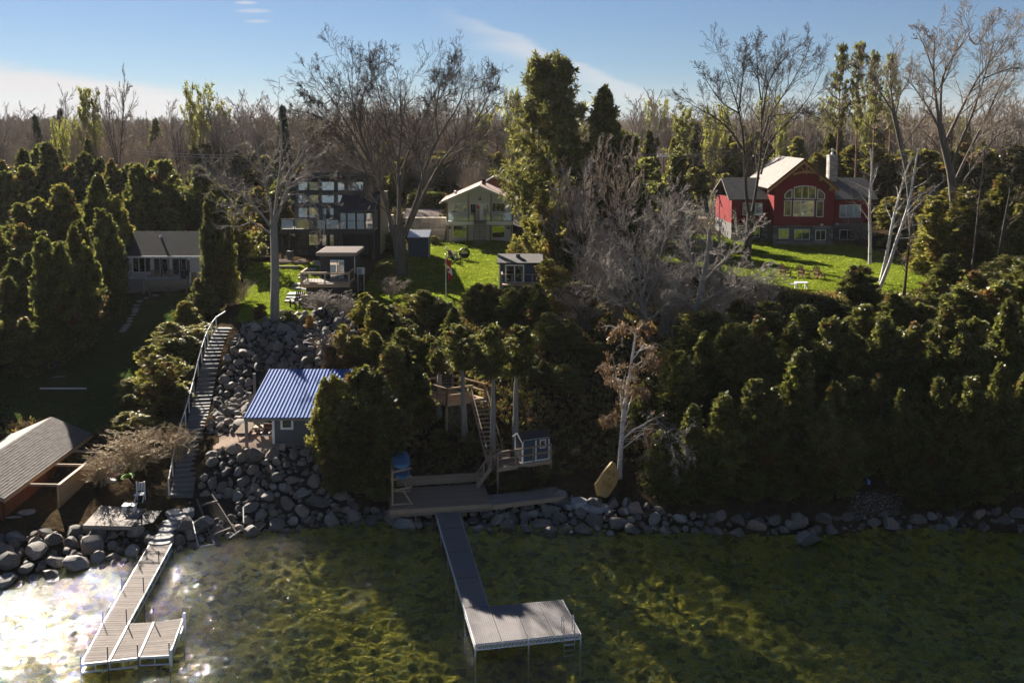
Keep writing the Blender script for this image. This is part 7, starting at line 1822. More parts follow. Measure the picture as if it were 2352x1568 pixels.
hero('bare_tree', 'grey leaning bare tree whose pale branches reach over the right lawn', 407, [
    ([(1572,860,0),(1580,782,0),(1597,716,0),(1616,645,0),(1624,590,0)], 0.30, 0.2),
    ([(1600,705,0),(1650,672,-.8),(1700,650,-1.2),(1745,628,-1.6),(1780,600,-1.8)], 0.16, 0.02),
    ([(1616,645,0),(1660,600,1),(1700,560,1.6),(1735,520,1.8),(1752,470,1.8)], 0.16, 0.02),
    ([(1624,592,0),(1628,530,.4),(1640,470,.8),(1655,420,.8)], 0.16, 0.02),
    ([(1616,650,0),(1590,600,-1),(1572,540,-1.4),(1565,470,-1.4)], 0.14, 0.02),
    ([(1597,716,0),(1570,690,-2),(1545,680,-2.6),(1520,700,-3)], 0.10, 0.015),
    ([(1590,740,0),(1640,730,-2),(1690,740,-3),(1720,770,-3.4),(1735,800,-3.4)], 0.11, 0.015),
    ([(1585,770,0),(1620,775,-2.4),(1660,800,-3.4),(1690,840,-3.8)], 0.10, 0.012)],
    (1572,862), 77, SPEC_TANGLE, mt='bark_pale', mw='twig_pale', first=1, rmin=0.011)
# white birch on the shore
hero('birch_tree', 'white birch leaning over the shore with rusty catkins at its top', 408, [
    ([(1422,1150,0),(1424,1060,0),(1428,1000,0),(1432,940,0),(1444,880,0),(1452,820,0),(1462,760,0)], 0.20, 0.07),
    ([(1450,830,0),(1480,790,.4),(1500,800,.8),(1512,840,1)], 0.06, 0.012),
    ([(1446,870,0),(1475,840,-.6),(1498,830,-1),(1520,860,-1.2)], 0.06, 0.012),
    ([(1432,940,0),(1420,880,-.6),(1410,840,-1),(1405,790,-1)], 0.08, 0.012),
    ([(1462,765,0),(1440,745,-.6),(1415,750,-1),(1398,790,-1.2)], 0.05, 0.01),
    ([(1440,900,0),(1470,890,-1),(1500,910,-1.6)], 0.05, 0.01),
    ([(1430,960,0),(1405,950,-1),(1380,965,-1.4)], 0.05, 0.01),
    ([(1430,1030,0),(1480,990,-1.2),(1492,1040,-1.6),(1480,1110,-1.8)], 0.07, 0.015),
    ([(1462,760,0),(1480,740,.6),(1500,760,1)], 0.04, 0.01)],
    (1422,1152), 62.8, [dict(nch=8, t0=0.25, t1=1.0, ang=0.8, angv=0.3, lf=0.34, lv=0.4, up=-0.12, wand=0.2, n=7, rf=0.5, bend=0.2),
                        dict(nch=7, t0=0.2, t1=1.0, ang=0.7, angv=0.3, lf=0.55, lv=0.4, up=-0.16, wand=0.2, n=6, rf=0.6, bend=0.2),
                        dict(nch=4, t0=0.2, t1=1.0, ang=0.6, angv=0.3, lf=0.55, lv=0.4, up=-0.12, wand=0.2, n=4, rf=0.7)], mt='bark_birch', mw='twig_pale', rmin=0.007, leaves=('dry_leaf', 4200, 0.16, 2.2))
hero('bare_branch_tree', 'dead drooping pale limb hanging before the dark cedars right of the birch', 409, [
    ([(1575,1120,2.5),(1545,1040,1.5),(1520,985,.8),(1505,960,.4)], 0.07, 0.05),
    ([(1505,962,.4),(1535,985,-.4),(1560,1010,-.8),(1590,1040,-1),(1605,1065,-1.2)], 0.06, 0.012),
    ([(1530,985,-.4),(1548,1040,-1),(1556,1090,-1.2),(1570,1120,-1.2)], 0.04, 0.01),
    ([(1540,1000,-.4),(1580,985,-.8),(1605,960,-1)], 0.03, 0.01)],
    (1575,1125), 60.2, [dict(nch=9, t0=0.1, t1=1, ang=0.7, angv=0.3, lf=0.42, lv=0.4, up=-0.1, wand=0.2, n=6, rf=0.6, bend=0.3), dict(nch=5, t0=0.2, t1=1, ang=0.7, angv=0.3, lf=0.5, lv=0.4, up=-0.08, wand=0.2, n=5, rf=0.7, bend=0.3), dict(nch=3, t0=0.2, t1=1, ang=0.7, angv=0.3, lf=0.5, lv=0.4, up=-0.05, wand=0.2, n=4, rf=0.7)], mt='bark_pale', mw='twig_pale', rmin=0.007)
# birches on the right lawn
SPEC_BIRCH = [dict(nch=16, t0=0.35, t1=1.0, ang=0.8, angv=0.2, lf=0.22, lv=0.4, up=0.05, wand=0.15, n=5, rf=0.4), dict(nch=5, t0=0.2, t1=1, ang=0.6, angv=0.2, lf=0.5, lv=0.4, up=0.0, wand=0.18, n=4, rf=0.6), dict(nch=3, t0=0.2, t1=1, ang=0.6, angv=0.2, lf=0.5, lv=0.4, up=0.0, wand=0.18, n=3, rf=0.6)]
hero('birch_tree', 'upright white birch at the right corner of the red house', 410, [([(1998,606,0),(1999,540,0),(1997,480,0),(2000,430,0),(2003,380,0),(2000,340,0)], 0.19, 0.06)], (1998,606), 101, SPEC_BIRCH, mt='bark_birch', mw='twig_brown', rmin=0.01)
hero('birch_tree', 'left one of two white birches leaning right over the lawn end', 411, [([(2022,650,0),(2036,590,0),(2045,540,0),(2052,500,0),(2068,440,0),(2080,395,0),(2096,360,0)], 0.19, 0.06)], (2022,650), 97, SPEC_BIRCH, mt='bark_birch', mw='twig_brown', rmin=0.01)
hero('birch_tree', 'right one of two white birches, most steeply leaning and forked', 412, [([(2018,668,0),(2042,610,0),(2060,550,0),(2078,500,0),(2092,450,0),(2100,390,0),(2110,340,0)], 0.19, 0.06), ([(2078,500,0),(2110,470,.6),(2150,430,1),(2190,400,1.4)], 0.09, 0.02)], (2018,668), 94, SPEC_BIRCH, mt='bark_birch', mw='twig_brown', rmin=0.01)
for k, (pts, lb) in enumerate([([(2228,660,0),(2240,560,0),(2247,480,0),(2256,400,0),(2262,340,0)], 'dark slim leaning trunk, left of a pair, before the right olive wood'),
                               ([(2276,680,0),(2292,600,0),(2305,520,0),(2318,450,0),(2330,380,0)], 'dark slim leaning trunk, right of a pair, before the right olive wood'),
                               ([(2075,700,0),(2080,640,0),(2088,560,0),(2095,500,0)], 'slim bare sapling between leaning birches and lawn edge cedar')]):
    hero('bare_tree', lb, 420 + k, [(pts, 0.15, 0.04)], pts[0][:2], 96 - 2 * k, SPEC_BIRCH, mt='bark_dark', mw='twig_tan', rmin=0.01)
hero('bare_tree', 'thin pale dead sapling in the shaded right slope', 424, [([(2110,910,0),(2125,840,0),(2135,790,0),(2142,745,0)], 0.06, 0.02)], (2110,912), 74, SPEC_BIRCH[:2], mt='bark_pale', mw='twig_pale', rmin=0.008)
# bare grey stems behind the tangle
for x, yt, Y, w, f, v, lb in [(1340,372,96,150,'vase',0,'bare grey tree before the bushy pines, many fine twigs'),(1425,330,98,170,'vase',1,'bare grey tree against the pointed dark cedar'),(1280,395,97,110,'upright',0,'slim grey trunk among the loose olive trees at the middle'),
                              (1500,440,92,160,'thicket',1,'bare grey thicket tree in front of the dark flat topped cedar'),(1585,470,91,120,'thicket',1,'pale bare thicket before the gravel drive'),(1650,500,89,140,'thicket',1,'pale twiggy thicket left of the red house wing'),(1400,500,88,150,'thicket',1,'twiggy grey bush tree in the heart of the tangle'),
                              (1420,560,82,230,'thicket',1,'wide pale thicket below the grey trunks at the middle'),(1530,600,79,250,'thicket',1,'wide pale thicket at the foot of the leaning grey tree'),(1650,610,78,230,'thicket',1,'pale thicket spilling toward the right lawn'),(1350,650,80,190,'thicket',0,'brown thicket right of the grey shingled cabin'),(1730,640,79,160,'thicket',1,'pale thicket below the tall twin stemmed tree'),
                              (1345,560,86,130,'thicket',0,'brown twiggy bush tree at the left of the tangle'),(1330,430,101,120,'upright',1,'second slim grey trunk among the loose olive trees')]:
    bare(x, yt, Y, w, lb, f, v)
for x, yt, Y, w, v, lb in [(900,640,94,95,0,'bare grey catkin bush under the big maple'),(740,668,88,150,1,'pale leafless bush sprawling below the small black cabin'),(800,690,87,90,1,'small leafless bush at the top of the boulder slope'),
                           (315,985,64.2,290,1,'pale tan leafless brush heap beside the boathouse'),(410,975,64.6,150,1,'leafless brush leaning over the lower stairs'),(235,1040,62.4,170,1,'leafless tan brush over the wooden boathouse screen'),
                           (2150,640,108,180,0,'twiggy brown thicket right of the red house'),(1985,500,128,120,0,'bare thicket hiding the right corner of the red house'),(770,770,75,90,0,'rusty leafed bush at the right of the boulder slope'),(555,640,96,60,0,'twiggy shrub on the lawn left of the smooth trunk')]:
    t = bare(x, yt, Y, w, lb, 'thicket', v, name='leafless_bush', buds=RUST if 'rusty' in lb else None)
    if 'tan' in lb or 'brush' in lb:
        for c in t.children: c.data = c.data.copy(); c.data.materials[0] = MATS['twig_tan']
# tufts of dry grass, dark red bush, golden bush, green clump by the deck
def bush(x, ytop, Y, w, label, leafmat, kind='bush', cr=None):
    t = evergreen(x, ytop, Y, w, label, crown=cr or CED_TOP[1], name=kind)
    m = t.children[0].data.copy(); m.materials[0] = MATS[leafmat]; t.children[0].data = m; return t
bush(594,696,85.5,42,'round dark red bush left of the smooth pale trunk','red_leaf')
bush(710,752,83.5,26,'small golden yellow bush on top of the boulders','gold_leaf')
bush(770,790,74,60,'rust brown leafy bush right above the blue roof','dry_leaf')
bush(1000,556,131,40,'low pale green plant mound at the corner of the white house','cedar_leaf_gold')
bush(1200,1068,63.4,150,'dark green ground bush under the navy shed walkway','cedar_leaf')
bush(1240,1075,63.8,60,'yellow green bush at the right end of the walkway','cedar_leaf_gold')
bush(1085,985,66.3,50,'small cedar bush under the lower stairs','cedar_leaf')
bush(1010,995,67,60,'small twiggy bush below the platform lattice','cedar_leaf')
bush(668,752,84.3,50,'low dark juniper at the foot of the smooth pale trunk','cedar_leaf')
bush(890,600,100,70,'dark cedar bush at the wall of the black house','cedar_leaf')
bush(905,520,124,60,'dark shrub behind the maple trunk, by the grey shed','cedar_leaf')
# -- individual trees on the skyline
for x, yt, Y, w, f, v, bd, lb in [
    (265,196,175,115,'vase',0,None,'large bare round crowned tree on the left skyline'),(150,222,185,60,'upright',0,None,'bare upright tree right of the skyline spruces'),(185,228,190,60,'upright',1,1,'bare tree with first yellow buds near the skyline spruces'),
    (215,240,188,50,'upright',0,1,'slim budding tree just left of the large round bare tree'),(450,208,178,105,'vase',1,2,'yellow green budding tree alone on the left skyline'),(385,250,182,60,'upright',1,None,'thin bare tree left of the yellow green skyline tree'),
    (140,285,172,60,'vase',1,2,'low yellow green budding tree below the skyline spruces'),(500,250,170,90,'vase',0,None,'bare tree left behind the smooth pale trunk'),(555,262,185,80,'upright',0,None,'bare upright tree behind the drooping limbs'),
    (700,250,170,110,'vase',1,None,'bare brownish tree behind the black house roof, left'),(780,262,165,120,'vase',1,None,'bare brownish tree behind the black house roof, right'),(860,215,168,130,'vase',1,None,'bare brown tree behind the maple crown, left'),(960,240,168,140,'vase',1,None,'bare brown tree behind the maple crown, middle'),(1060,235,172,140,'vase',0,None,'bare tree behind the maple crown, right'),
    (1180,222,165,60,'vase',1,2,'pale olive budding tree left of the bushy pines'),(1495,228,190,80,'upright',1,None,'thin pale bare tree right of the pointed dark cedar'),(1465,250,196,60,'upright',0,None,'slender bare tree close to the pointed dark cedar'),
    (1640,262,150,75,'vase',1,2,'bright yellow green budding tree left of the twin stemmed tree'),(1800,285,160,60,'upright',1,1,'yellow green budding tree right of the twin stemmed tree'),(1860,270,185,90,'vase',0,None,'bare tree left of the tall pines'),(1990,232,190,80,'vase',1,2,'pale budding tree between the tall pines'),(1925,238,188,70,'upright',1,None,'bare tree behind the leftmost tall pine'),(2300,230,150,110,'vase',0,None,'bare tree behind the right willow limbs'),(2110,250,160,100,'vase',1,None,'bare tree behind the left willow limbs')]:
    bare(x, yt, Y, w, lb, f, v, buds=(BUDS[('vase', 1)] if f == 'vase' else BUDS[('upright', v)]) if bd else None)
# -- the nearer trees of the brown wood, one by one
rg = random.Random(77)
def wood_row(n, x0, x1, Y0, Y1, h0, h1, label, group, forms, bud=0.0):
    for k in range(n):
        x = x0 + (x1 - x0) * (k + rg.uniform(0.1, 0.9)) / n; Y = rg.uniform(Y0, Y1)
        X = (x - 1176) / F_PX * Y; z = h(X, Y); H = rg.uniform(h0, h1)
        f = rg.choice(forms); v = rg.randrange(2)
        yt = proj(X, Y, z + H)[1]
        bare(x, yt, Y, H * {'upright': .5, 'vase': .62, 'thicket': .8}[f] * F_PX / Y, label, f, v, group, buds=(BUDS.get((f, v)) if rg.random() < bud else None))
for x, yt, Y, w in [(470,330,170,90),(540,345,166,90),(610,360,160,80),(690,385,150,70),(735,350,170,80),(800,340,175,90),(870,330,172,80),(930,360,165,70),(1010,345,178,90),(1080,330,180,90),(1150,350,170,80),(900,395,158,60)]:
    evergreen(x, yt, Y, w, 'small olive evergreen in the brown wood behind the houses', group='evergreens in the brown wood', crown=(GOLD + THIN)[rs.randrange(8)])
wood_row(48, 440, 1190, 170, 235, 10, 15, 'leafless brown tree in the wood behind black and white houses', 'trees of the brown wood', ['thicket', 'thicket', 'vase', 'upright'], 0.18)
wood_row(18, -40, 440, 170, 240, 9, 14, 'leafless tree on the skyline above the left grove', 'trees above the left grove', ['upright', 'vase', 'thicket'], 0.2)
wood_row(34, 1380, 2380, 175, 250, 11, 16, 'leafless tree in the wood beyond the red house', 'trees beyond the red house', ['upright', 'vase', 'thicket'], 0.4)
# -- the far wood: nobody could count it
def far_wood(name, src_objs, n, Y0, Y1, X_of, smin, smax, seed):
    rng = np.random.default_rng(seed)
    Y = np.sqrt(rng.uniform(Y0 ** 2, Y1 ** 2, n)); a = rng.uniform(X_of[0], X_of[1], n); X = a * Y
    Z = land(np.stack([X, Y], 1)) - 0.2
    for k, so in enumerate(src_objs):
        m = (np.arange(n) % len(src_objs)) == k
        me = bpy.data.meshes.new(name); me.from_pydata(np.column_stack([X[m], Y[m], Z[m]]).tolist(), [], [])
        o = tag(link(name, me), kind='stuff')
        ng = bpy.data.node_groups.new('scatter_' + name, 'GeometryNodeTree')
        ng.interface.new_socket('Geometry', in_out='INPUT', socket_type='NodeSocketGeometry'); ng.interface.new_socket('Geometry', in_out='OUTPUT', socket_type='NodeSocketGeometry')
        N = ng.nodes; gi, go = N.new('NodeGroupInput'), N.new('NodeGroupOutput')
        ip = N.new('GeometryNodeInstanceOnPoints'); oi = N.new('GeometryNodeObjectInfo'); oi.inputs['Object'].default_value = so
        rv = N.new('FunctionNodeRandomValue'); rv.data_type = 'FLOAT_VECTOR'; rv.inputs[0].default_value = (0, 0, 0); rv.inputs[1].default_value = (0.05, 0.05, 6.28)
        rsn = N.new('FunctionNodeRandomValue'); rsn.data_type = 'FLOAT'; rsn.inputs[2].default_value = smin; rsn.inputs[3].default_value = smax
        L = ng.links
        L.new(gi.outputs[0], ip.inputs['Points']); L.new(oi.outputs['Geometry'], ip.inputs['Instance']); L.new(rv.outputs[0], ip.inputs['Rotation']); L.new(rsn.outputs[1], ip.inputs['Scale']); L.new(ip.outputs[0], go.inputs[0])
        md = o.modifiers.new('scatter', 'NODES'); md.node_group = ng
def crown_of(word): return [c for o in COL.objects if o.get('label', '').startswith(word) for c in o.children if c.name.startswith('crown')][0]
src = [crown_of('large bare round'), crown_of('bare brown tree behind the maple crown, left'), crown_of('twiggy brown thicket'), crown_of('thin pale bare tree right')]
far_wood('far_brown_wood', src, 1500, 185, 430, (-0.62, 0.62), 0.45, 1.15, 1)
far_wood('far_brown_wood', src, 900, 430, 1100, (-0.62, 0.62), 0.5, 1.35, 2)
far_wood('far_evergreen_wood', [crown_of('dark cedar at the back'), crown_of('olive cedar in the wood')], 420, 165, 520, (-0.62, 0.62), 0.6, 1.2, 3)
far_wood('far_evergreen_wood', [crown_of('olive cedar in the wood')], 160, 165, 300, (0.12, 0.62), 0.7, 1.1, 4)
far_wood('brown_brush', [crown_of('twiggy brown thicket'), crown_of('bare thicket hiding'), crown_of('brown twiggy bush tree')], 1300, 158, 330, (-0.56, 0.06), 0.45, 0.8, 5)
far_wood('brown_brush', [crown_of('twiggy brown thicket'), crown_of('bare thicket hiding')], 700, 165, 330, (0.06, 0.56), 0.4, 0.7, 6)
# -- undergrowth and dry leaves on the slopes
def undergrowth():
    rng = np.random.default_rng(21); P = []
    for (x0, x1, y0, y1, n) in [(-11, 12, 64, 92, 5200), (12, 44, 63, 96, 4200), (-60, -26, 64, 84, 800), (-60, -35, 84, 120, 1000), (8, 60, 95, 135, 1500), (-40, 60, 140, 180, 2500)]:
        P.append(np.column_stack([rng.uniform(x0, x1, n), rng.uniform(y0, y1, n)]))
    P = np.concatenate(P); keep = np.ones(len(P), bool)
    for nm, _, poly in AREAS: keep &= ~inside(P, poly)
    P = P[keep]; Z = land(P); C = np.column_stack([P, Z]); C = C[Z > 0.6]
    idx = np.repeat(np.arange(len(C)), 5); K = len(idx)
    D = unit(rng.normal(size=(K, 3)) * np.array([1, 1, .5]) + np.array([0, 0, .8]))
    ct = rng.uniform(0.5, 1.4, len(C)); ld = (rng.random(len(C)) < 0.55) * rng.uniform(0.4, 1, len(C))
    tag(link('undergrowth', leaf_mesh('undergrowth', sprays(rng, C[idx] + rng.normal(size=(K, 3)) * np.array([.3, .3, .1]), D, 0.42, 2, 0.7, 0.14), np.tile(ct[idx], 2), 'cedar_leaf', np.tile(ld[idx], 2))), kind='stuff')
undergrowth()
def grass(turf, leaf, per_m2, seed):
    rng = np.random.default_rng(seed); out = []
    for nm, mt, poly in AREAS:
        if mt != turf: continue
        q = np.array(poly); lo, hi = q.min(0), q.max(0); n = int((hi - lo).prod() * per_m2)
        P = rng.uniform(lo, hi, (n, 2)); out.append(P[inside(P + rng.normal(0, .4, P.shape), poly)])
    P = np.concatenate(out)
    clump = np.sin(P[:, 0] * 1.7 + np.sin(P[:, 1] * 2.1)) * np.sin(P[:, 1] * 1.9 + 1.3 * np.sin(P[:, 0] * 1.1))
    C = np.column_stack([P, land(P)]); K = len(C)
    D = unit(rng.normal(size=(K, 3)) * np.array([.6, .6, .1]) + np.array([0, 0, .9]))
    size = 0.10 + 0.07 * np.clip(clump, -0.6, 1) + rng.uniform(0, .04, K)
    tag(link('grass', leaf_mesh('grass', sprays(rng, C, D, size, 2, 0.9, 0.22), np.tile(rng.uniform(.7, 1.25, K) * (1 + .28 * clump), 2), leaf)), kind='stuff')
grass('turf', 'blade', 26, 31)
grass('shade_turf', 'shade_blade', 10, 32)
# -- neighbours in a rank are told apart by their place in it
ORD = 'first second third fourth fifth sixth seventh eighth ninth tenth eleventh twelfth thirteenth fourteenth fifteenth sixteenth seventeenth eighteenth nineteenth twentieth'.split()
for grp, txt in {'waterline cedars on the right shore': 'dark drooping waterline cedar counting right from the white birch', 'cedars of the lower right slope': 'tall cedar behind the waterline row, counting right from the birch', 'cedars of the upper right slope': 'small cedar below the right lawn edge, counting from the left',
                 'front cedars of the left grove': 'dark front cedar of the shaded left grove, counting from the left', 'upper cedars of the left grove': 'bronze tipped upper cedar of the left grove, counting from the left', 'back cedars of the left grove': 'dark back cedar of the left grove, counting from the left',
                 'olive cedars behind the red house': 'olive cedar behind the red house, counting from the left', 'olive trees right of the red house': 'loose olive tree right of the red house, counting from the left', 'evergreens in the brown wood': 'small olive evergreen in the brown wood, counting from the left', 'evergreens behind the left trunk': 'evergreen between cottage and black house, counting from the left', 'cedars at the left edge': 'dark cedar at the left picture edge, counting from the left'}.items():
    L = sorted([o for o in COL.objects if o.get('group') == grp], key=lambda o: (o.location.x / o.location.y, o.location.y))
    for k, o in enumerate(L[:20]): o['label'] = ORD[k] + ' ' + txt
# ================================================================== small things
plain('cedar_chair', (0.17, 0.08, 0.04), 0.7, 0.2, 4, 0.2, 20)
plain('sheepskin', (0.62, 0.54, 0.42), 0.95, 0.12, 8, 0.8, 25)
plain('yellow_hull', (0.46, 0.28, 0.085), 0.45, 0.12, 3, spec=0.4)
plain('yellow_dark', (0.36, 0.17, 0.03), 0.5, 0.12, 3)
plain('flag_red', (0.50, 0.012, 0.018), 0.7, 0.08, 3)
plain('flag_white', (0.72, 0.70, 0.70), 0.7, 0.05, 3)
plain('alu_pole', (0.55, 0.55, 0.56), 0.4, 0.05, 3, metal=0.5)
plain('sky_plastic', (0.20, 0.34, 0.66), 0.5, 0.08, 3)
plain('pink', (0.60, 0.20, 0.24), 0.6, 0.15, 3)
plain('lime', (0.20, 0.45, 0.05), 0.5, 0.15, 3)
plain('tarp_blue', (0.04, 0.07, 0.25), 0.5, 0.2, 3)
plain('tarp_pale', (0.50, 0.47, 0.46), 0.7, 0.2, 4)
plain('rust_pipe', (0.13, 0.10, 0.08), 0.8, 0.4, 6)
plain('galv_pipe', (0.38, 0.37, 0.36), 0.5, 0.2, 5, metal=0.4)
plain('car_white', (0.62, 0.66, 0.72), 0.25, 0.04, 2, spec=0.6)
plain('rubber', (0.015, 0.015, 0.015), 0.9, 0.2, 5)
plain('driftwood', (0.36, 0.33, 0.30), 0.9, 0.2, 4, 0.4, 16)
Z3 = Vector((0, 0, 1))
# -- slatted garden armchairs, built once at the origin
def armchair(name, label, mat, loc, rz, group=None, fur=False, k=1.0):
    t = thing(name, label, 'chair', (0, 0, 0), group)
    for i in range(5): MB().bar((-.24 + .12 * i, .30, .26), (-.30 + .15 * i, .72, 1.06 - .05 * abs(i - 2)), .105, .02).build('back_slat', mat, t)
    for i in range(4): MB().box(-.27, .27, -.32 + i * .15, -.19 + i * .15, .37 - i * .03, .395 - i * .03).build('seat_slat', mat, t)
    for s in (-.34, .34):
        MB().box(s - .075, s + .075, -.38, .42, .56, .585).build('armrest', mat, t)
        MB().box(s - .05, s + .05, -.36, -.31, 0, .558).build('leg', mat, t)
        MB().bar((s * .86, -.34, .34), (s * .86, .62, .04), .03, .11).build('side_rail', mat, t)
        MB().bar((s, .36, .56), (s * .9, .48, .05), .05, .05).build('leg', mat, t)
    if fur:
        f = thing('sheepskin', fur, 'rug', (0, 0, 0)); m = MB(); n = 9
        V = []
        for i in range(n):
            q = i / (n - 1); y, z = (.62 - .36 * q, 1.16 - .86 * q) if q < .75 else (.34 - (q - .75) * 1.3, .51 - (q - .75) * .3)
            for j in range(5): V.append((-.30 + .15 * j + .03 * math.sin(i * 2.1), y - .06 - .03 * math.sin(j * 2 + i), z + .03 * math.sin(j * 3 + i)))
        m.add(V, [(i * 5 + j, i * 5 + j + 1, (i + 1) * 5 + j + 1, (i + 1) * 5 + j) for i in range(n - 1) for j in range(4)])
        m.add([(a * 1.1, b + .2, c + .03) for a, b, c in V], [(i * 5 + j, (i + 1) * 5 + j, (i + 1) * 5 + j + 1, i * 5 + j + 1) for i in range(n - 1) for j in range(4)])
        me = m.mesh('sheepskin', 'sheepskin', smooth=True); c = link('fleece', me, f); f.location = loc; f.rotation_euler.z = rz; f.scale = (k, k, k)
    t.location = loc; t.rotation_euler.z = rz; t.scale = (k, k, k)
    return t
def ground(x, y): return on(x, y)
first = armchair('garden_armchair', 'brown wooden armchair in the shade, leftmost of three on the right lawn', 'cedar_chair', ground(1804, 634), 0.35, 'three wooden armchairs on the right lawn', k=1.15)
for x, y, rz, lb in [(1846, 637, .30, 'sunlit wooden armchair, middle one of three on the right lawn'), (1882, 640, .2, 'sunlit wooden armchair, rightmost of three on the right lawn')]:
    c = copy_tree(first); c.location = ground(x, y); c.rotation_euler.z = rz; c['label'] = lb
armchair('garden_armchair', 'dark armchair with a pale fleece, farther one by the fire globe', 'black_metal', ground(1041, 592), 1.75, 'two fleece covered chairs on the middle lawn', 'pale sheepskin draped over the farther dark lawn chair', 1.25)
armchair('garden_armchair', 'dark armchair with a pale fleece, nearer one by the fire globe', 'black_metal', ground(1047, 602), 2.2, 'two fleece covered chairs on the middle lawn', 'pale sheepskin draped over the nearer dark lawn chair', 1.25)
armchair('garden_armchair', 'dark grey armchair beside the path in front of the small black cabin', 'charcoal', ground(682, 705), -.2, None, k=1.3)
armchair('garden_armchair', 'brown armchair left of the cottage glass doors', 'post_wood', Vector((at(353, 640, 106).x, 105.9, at(353, 641.5, 105.5).z - .32)), 0.1, 'chairs on the cottage deck', k=1.2)
armchair('garden_armchair', 'brown armchair between the two cottage double doors', 'post_wood', Vector((at(384, 640, 106).x, 105.9, at(353, 641.5, 105.5).z - .32)), -.1, 'chairs on the cottage deck', k=1.2)
# -- fire globe
p = ground(1067, 597); fg = thing('fire_globe', 'round black openwork fire globe on the middle lawn', 'fire pit', p); c = p + Z3 * .82
for k in range(12):
    a = math.pi * k / 12; MB().tube([c + Vector((.62 * math.cos(a) * math.cos(g_), .62 * math.sin(a) * math.cos(g_), .62 * math.sin(g_))) for g_ in [2 * math.pi * j / 20 for j in range(21)]], .035, 5).build('rib', 'black_metal', fg)
MB().lathe([(.1, -.6), (.42, -.44), (.58, -.2), (.6, 0.0)], c, 14).build('bowl', 'black_metal', fg)
for k in range(3): a = k * 2.1; MB().bar(p + Vector((.55 * math.cos(a), .55 * math.sin(a), 0)), c + Vector((.3 * math.cos(a), .3 * math.sin(a), -.5)), .05).build('leg', 'black_metal', fg)
# -- flagpole
p = ground(1024.5, 688); top = at(1024.5, 586, p.y).z; fp = thing('flagpole', 'slim silver flagpole at the edge of the middle lawn', 'flagpole', p)
MB().tube([p - Z3 * .2, Vector((p.x, p.y, (p.z + top) / 2)), Vector((p.x, p.y, top))], [.055, .05, .04], 8).build('pole', 'alu_pole', fp); MB().lathe([(.03, 0), (.08, .05), (.06, .12), (.01, .16)], (p.x, p.y, top), 8).build('finial', 'alu_pole', fp)
fl = thing('flag', 'red and white maple leaf flag hanging limp from the flagpole', 'flag', Vector((p.x, p.y, top - .3)))
def cloth(v0, v1, mat, name):
    m = MB(); n, k = 8, 7; V = []
    for i in range(n):
        f = v0 + (v1 - v0) * i / (n - 1)                  # distance along the fly, hanging down
        z = top - .35 - f * 1.95; w = .34 + .12 * math.sin(f * 3.1)
        for j in range(k):
            s = j / (k - 1); V.append((p.x + .05 + (s * w + .22 * f * (1 - .3 * s)) , p.y - .03 + .07 * math.sin(s * 9 + f * 2), z - .18 * s + .10 * math.sin(s * 5)))
    m.add(V, [(i * k + j, i * k + j + 1, (i + 1) * k + j + 1, (i + 1) * k + j) for i in range(n - 1) for j in range(k - 1)])
    m.add([(a, b + .012, c) for a, b, c in V], [(i * k + j, (i + 1) * k + j, (i + 1) * k + j + 1, i * k + j + 1) for i in range(n - 1) for j in range(k - 1)])
    m.build(name, mat, fl, smooth=True)
cloth(0, .36, 'flag_red', 'red_band'); cloth(.36, .68, 'flag_white', 'white_band'); cloth(.68, 1.0, 'flag_red', 'red_band')
zc = top - .35 - .5 * 1.95 - .05; leaf = [(0, .22), (.05, .12), (.12, .15), (.10, .04), (.2, .06), (.15, -.03), (.18, -.08), (.05, -.08), (.02, -.2), (-.02, -.2), (-.05, -.08), (-.18, -.08), (-.15, -.03), (-.2, .06), (-.10, .04), (-.12, .15), (-.05, .12)]
MB().prism([(p.x + .26 + a * .7, p.y - .12, zc + b) for a, b in leaf], (0, .012, 0)).build('maple_leaf', 'flag_red', fl)
# -- white garden table, low stones at the right lawn edge
p = ground(1840, 664); t = thing('garden_table', 'small white table at the front edge of the right lawn', 'table', p); MB().box(p.x - .6, p.x + .6, p.y - .4, p.y + .4, p.z + .62, p.z + .7).build('table_top', 'white_trim', t)
for sx in (-.5, .5):
    for sy in (-.3, .3): MB().box(p.x + sx - .05, p.x + sx + .05, p.y + sy - .05, p.y + sy + .05, p.z - .1, p.z + .618).build('leg', 'white_trim', t)
MB().box(p.x - 1.3, p.x - .62, p.y - .12, p.y + .12, p.z + .5, p.z + .56).build('side_shelf', 'white_trim', t)
# -- blue bench on the little gravel beach
p = G(1978, 1134, .95); t = thing('plastic_chair', 'pale blue plastic chair on the small gravel beach at the right', 'chair', p)
MB().box(p.x - .38, p.x + .38, p.y - .25, p.y + .25, p.z + .40, p.z + .45).build('seat', 'sky_plastic', t)
for k in range(3): MB().bar((p.x + .34, p.y - .22 + k * .2, p.z + .44), (p.x + .42, p.y - .22 + k * .2, p.z + .98), .16, .04).build('back_slat', 'sky_plastic', t)
for sx in (-.34, .34):
    for sy in (-.22, .22): MB().box(p.x + sx - .04, p.x + sx + .04, p.y + sy - .04, p.y + sy + .04, p.z - .1, p.z + .398).build('leg', 'sky_plastic', t)
for sy in (-.24, .24): MB().box(p.x - .4, p.x + .36, p.y + sy - .04, p.y + sy + .04, p.z + .62, p.z + .66).build('armrest', 'sky_plastic', t)
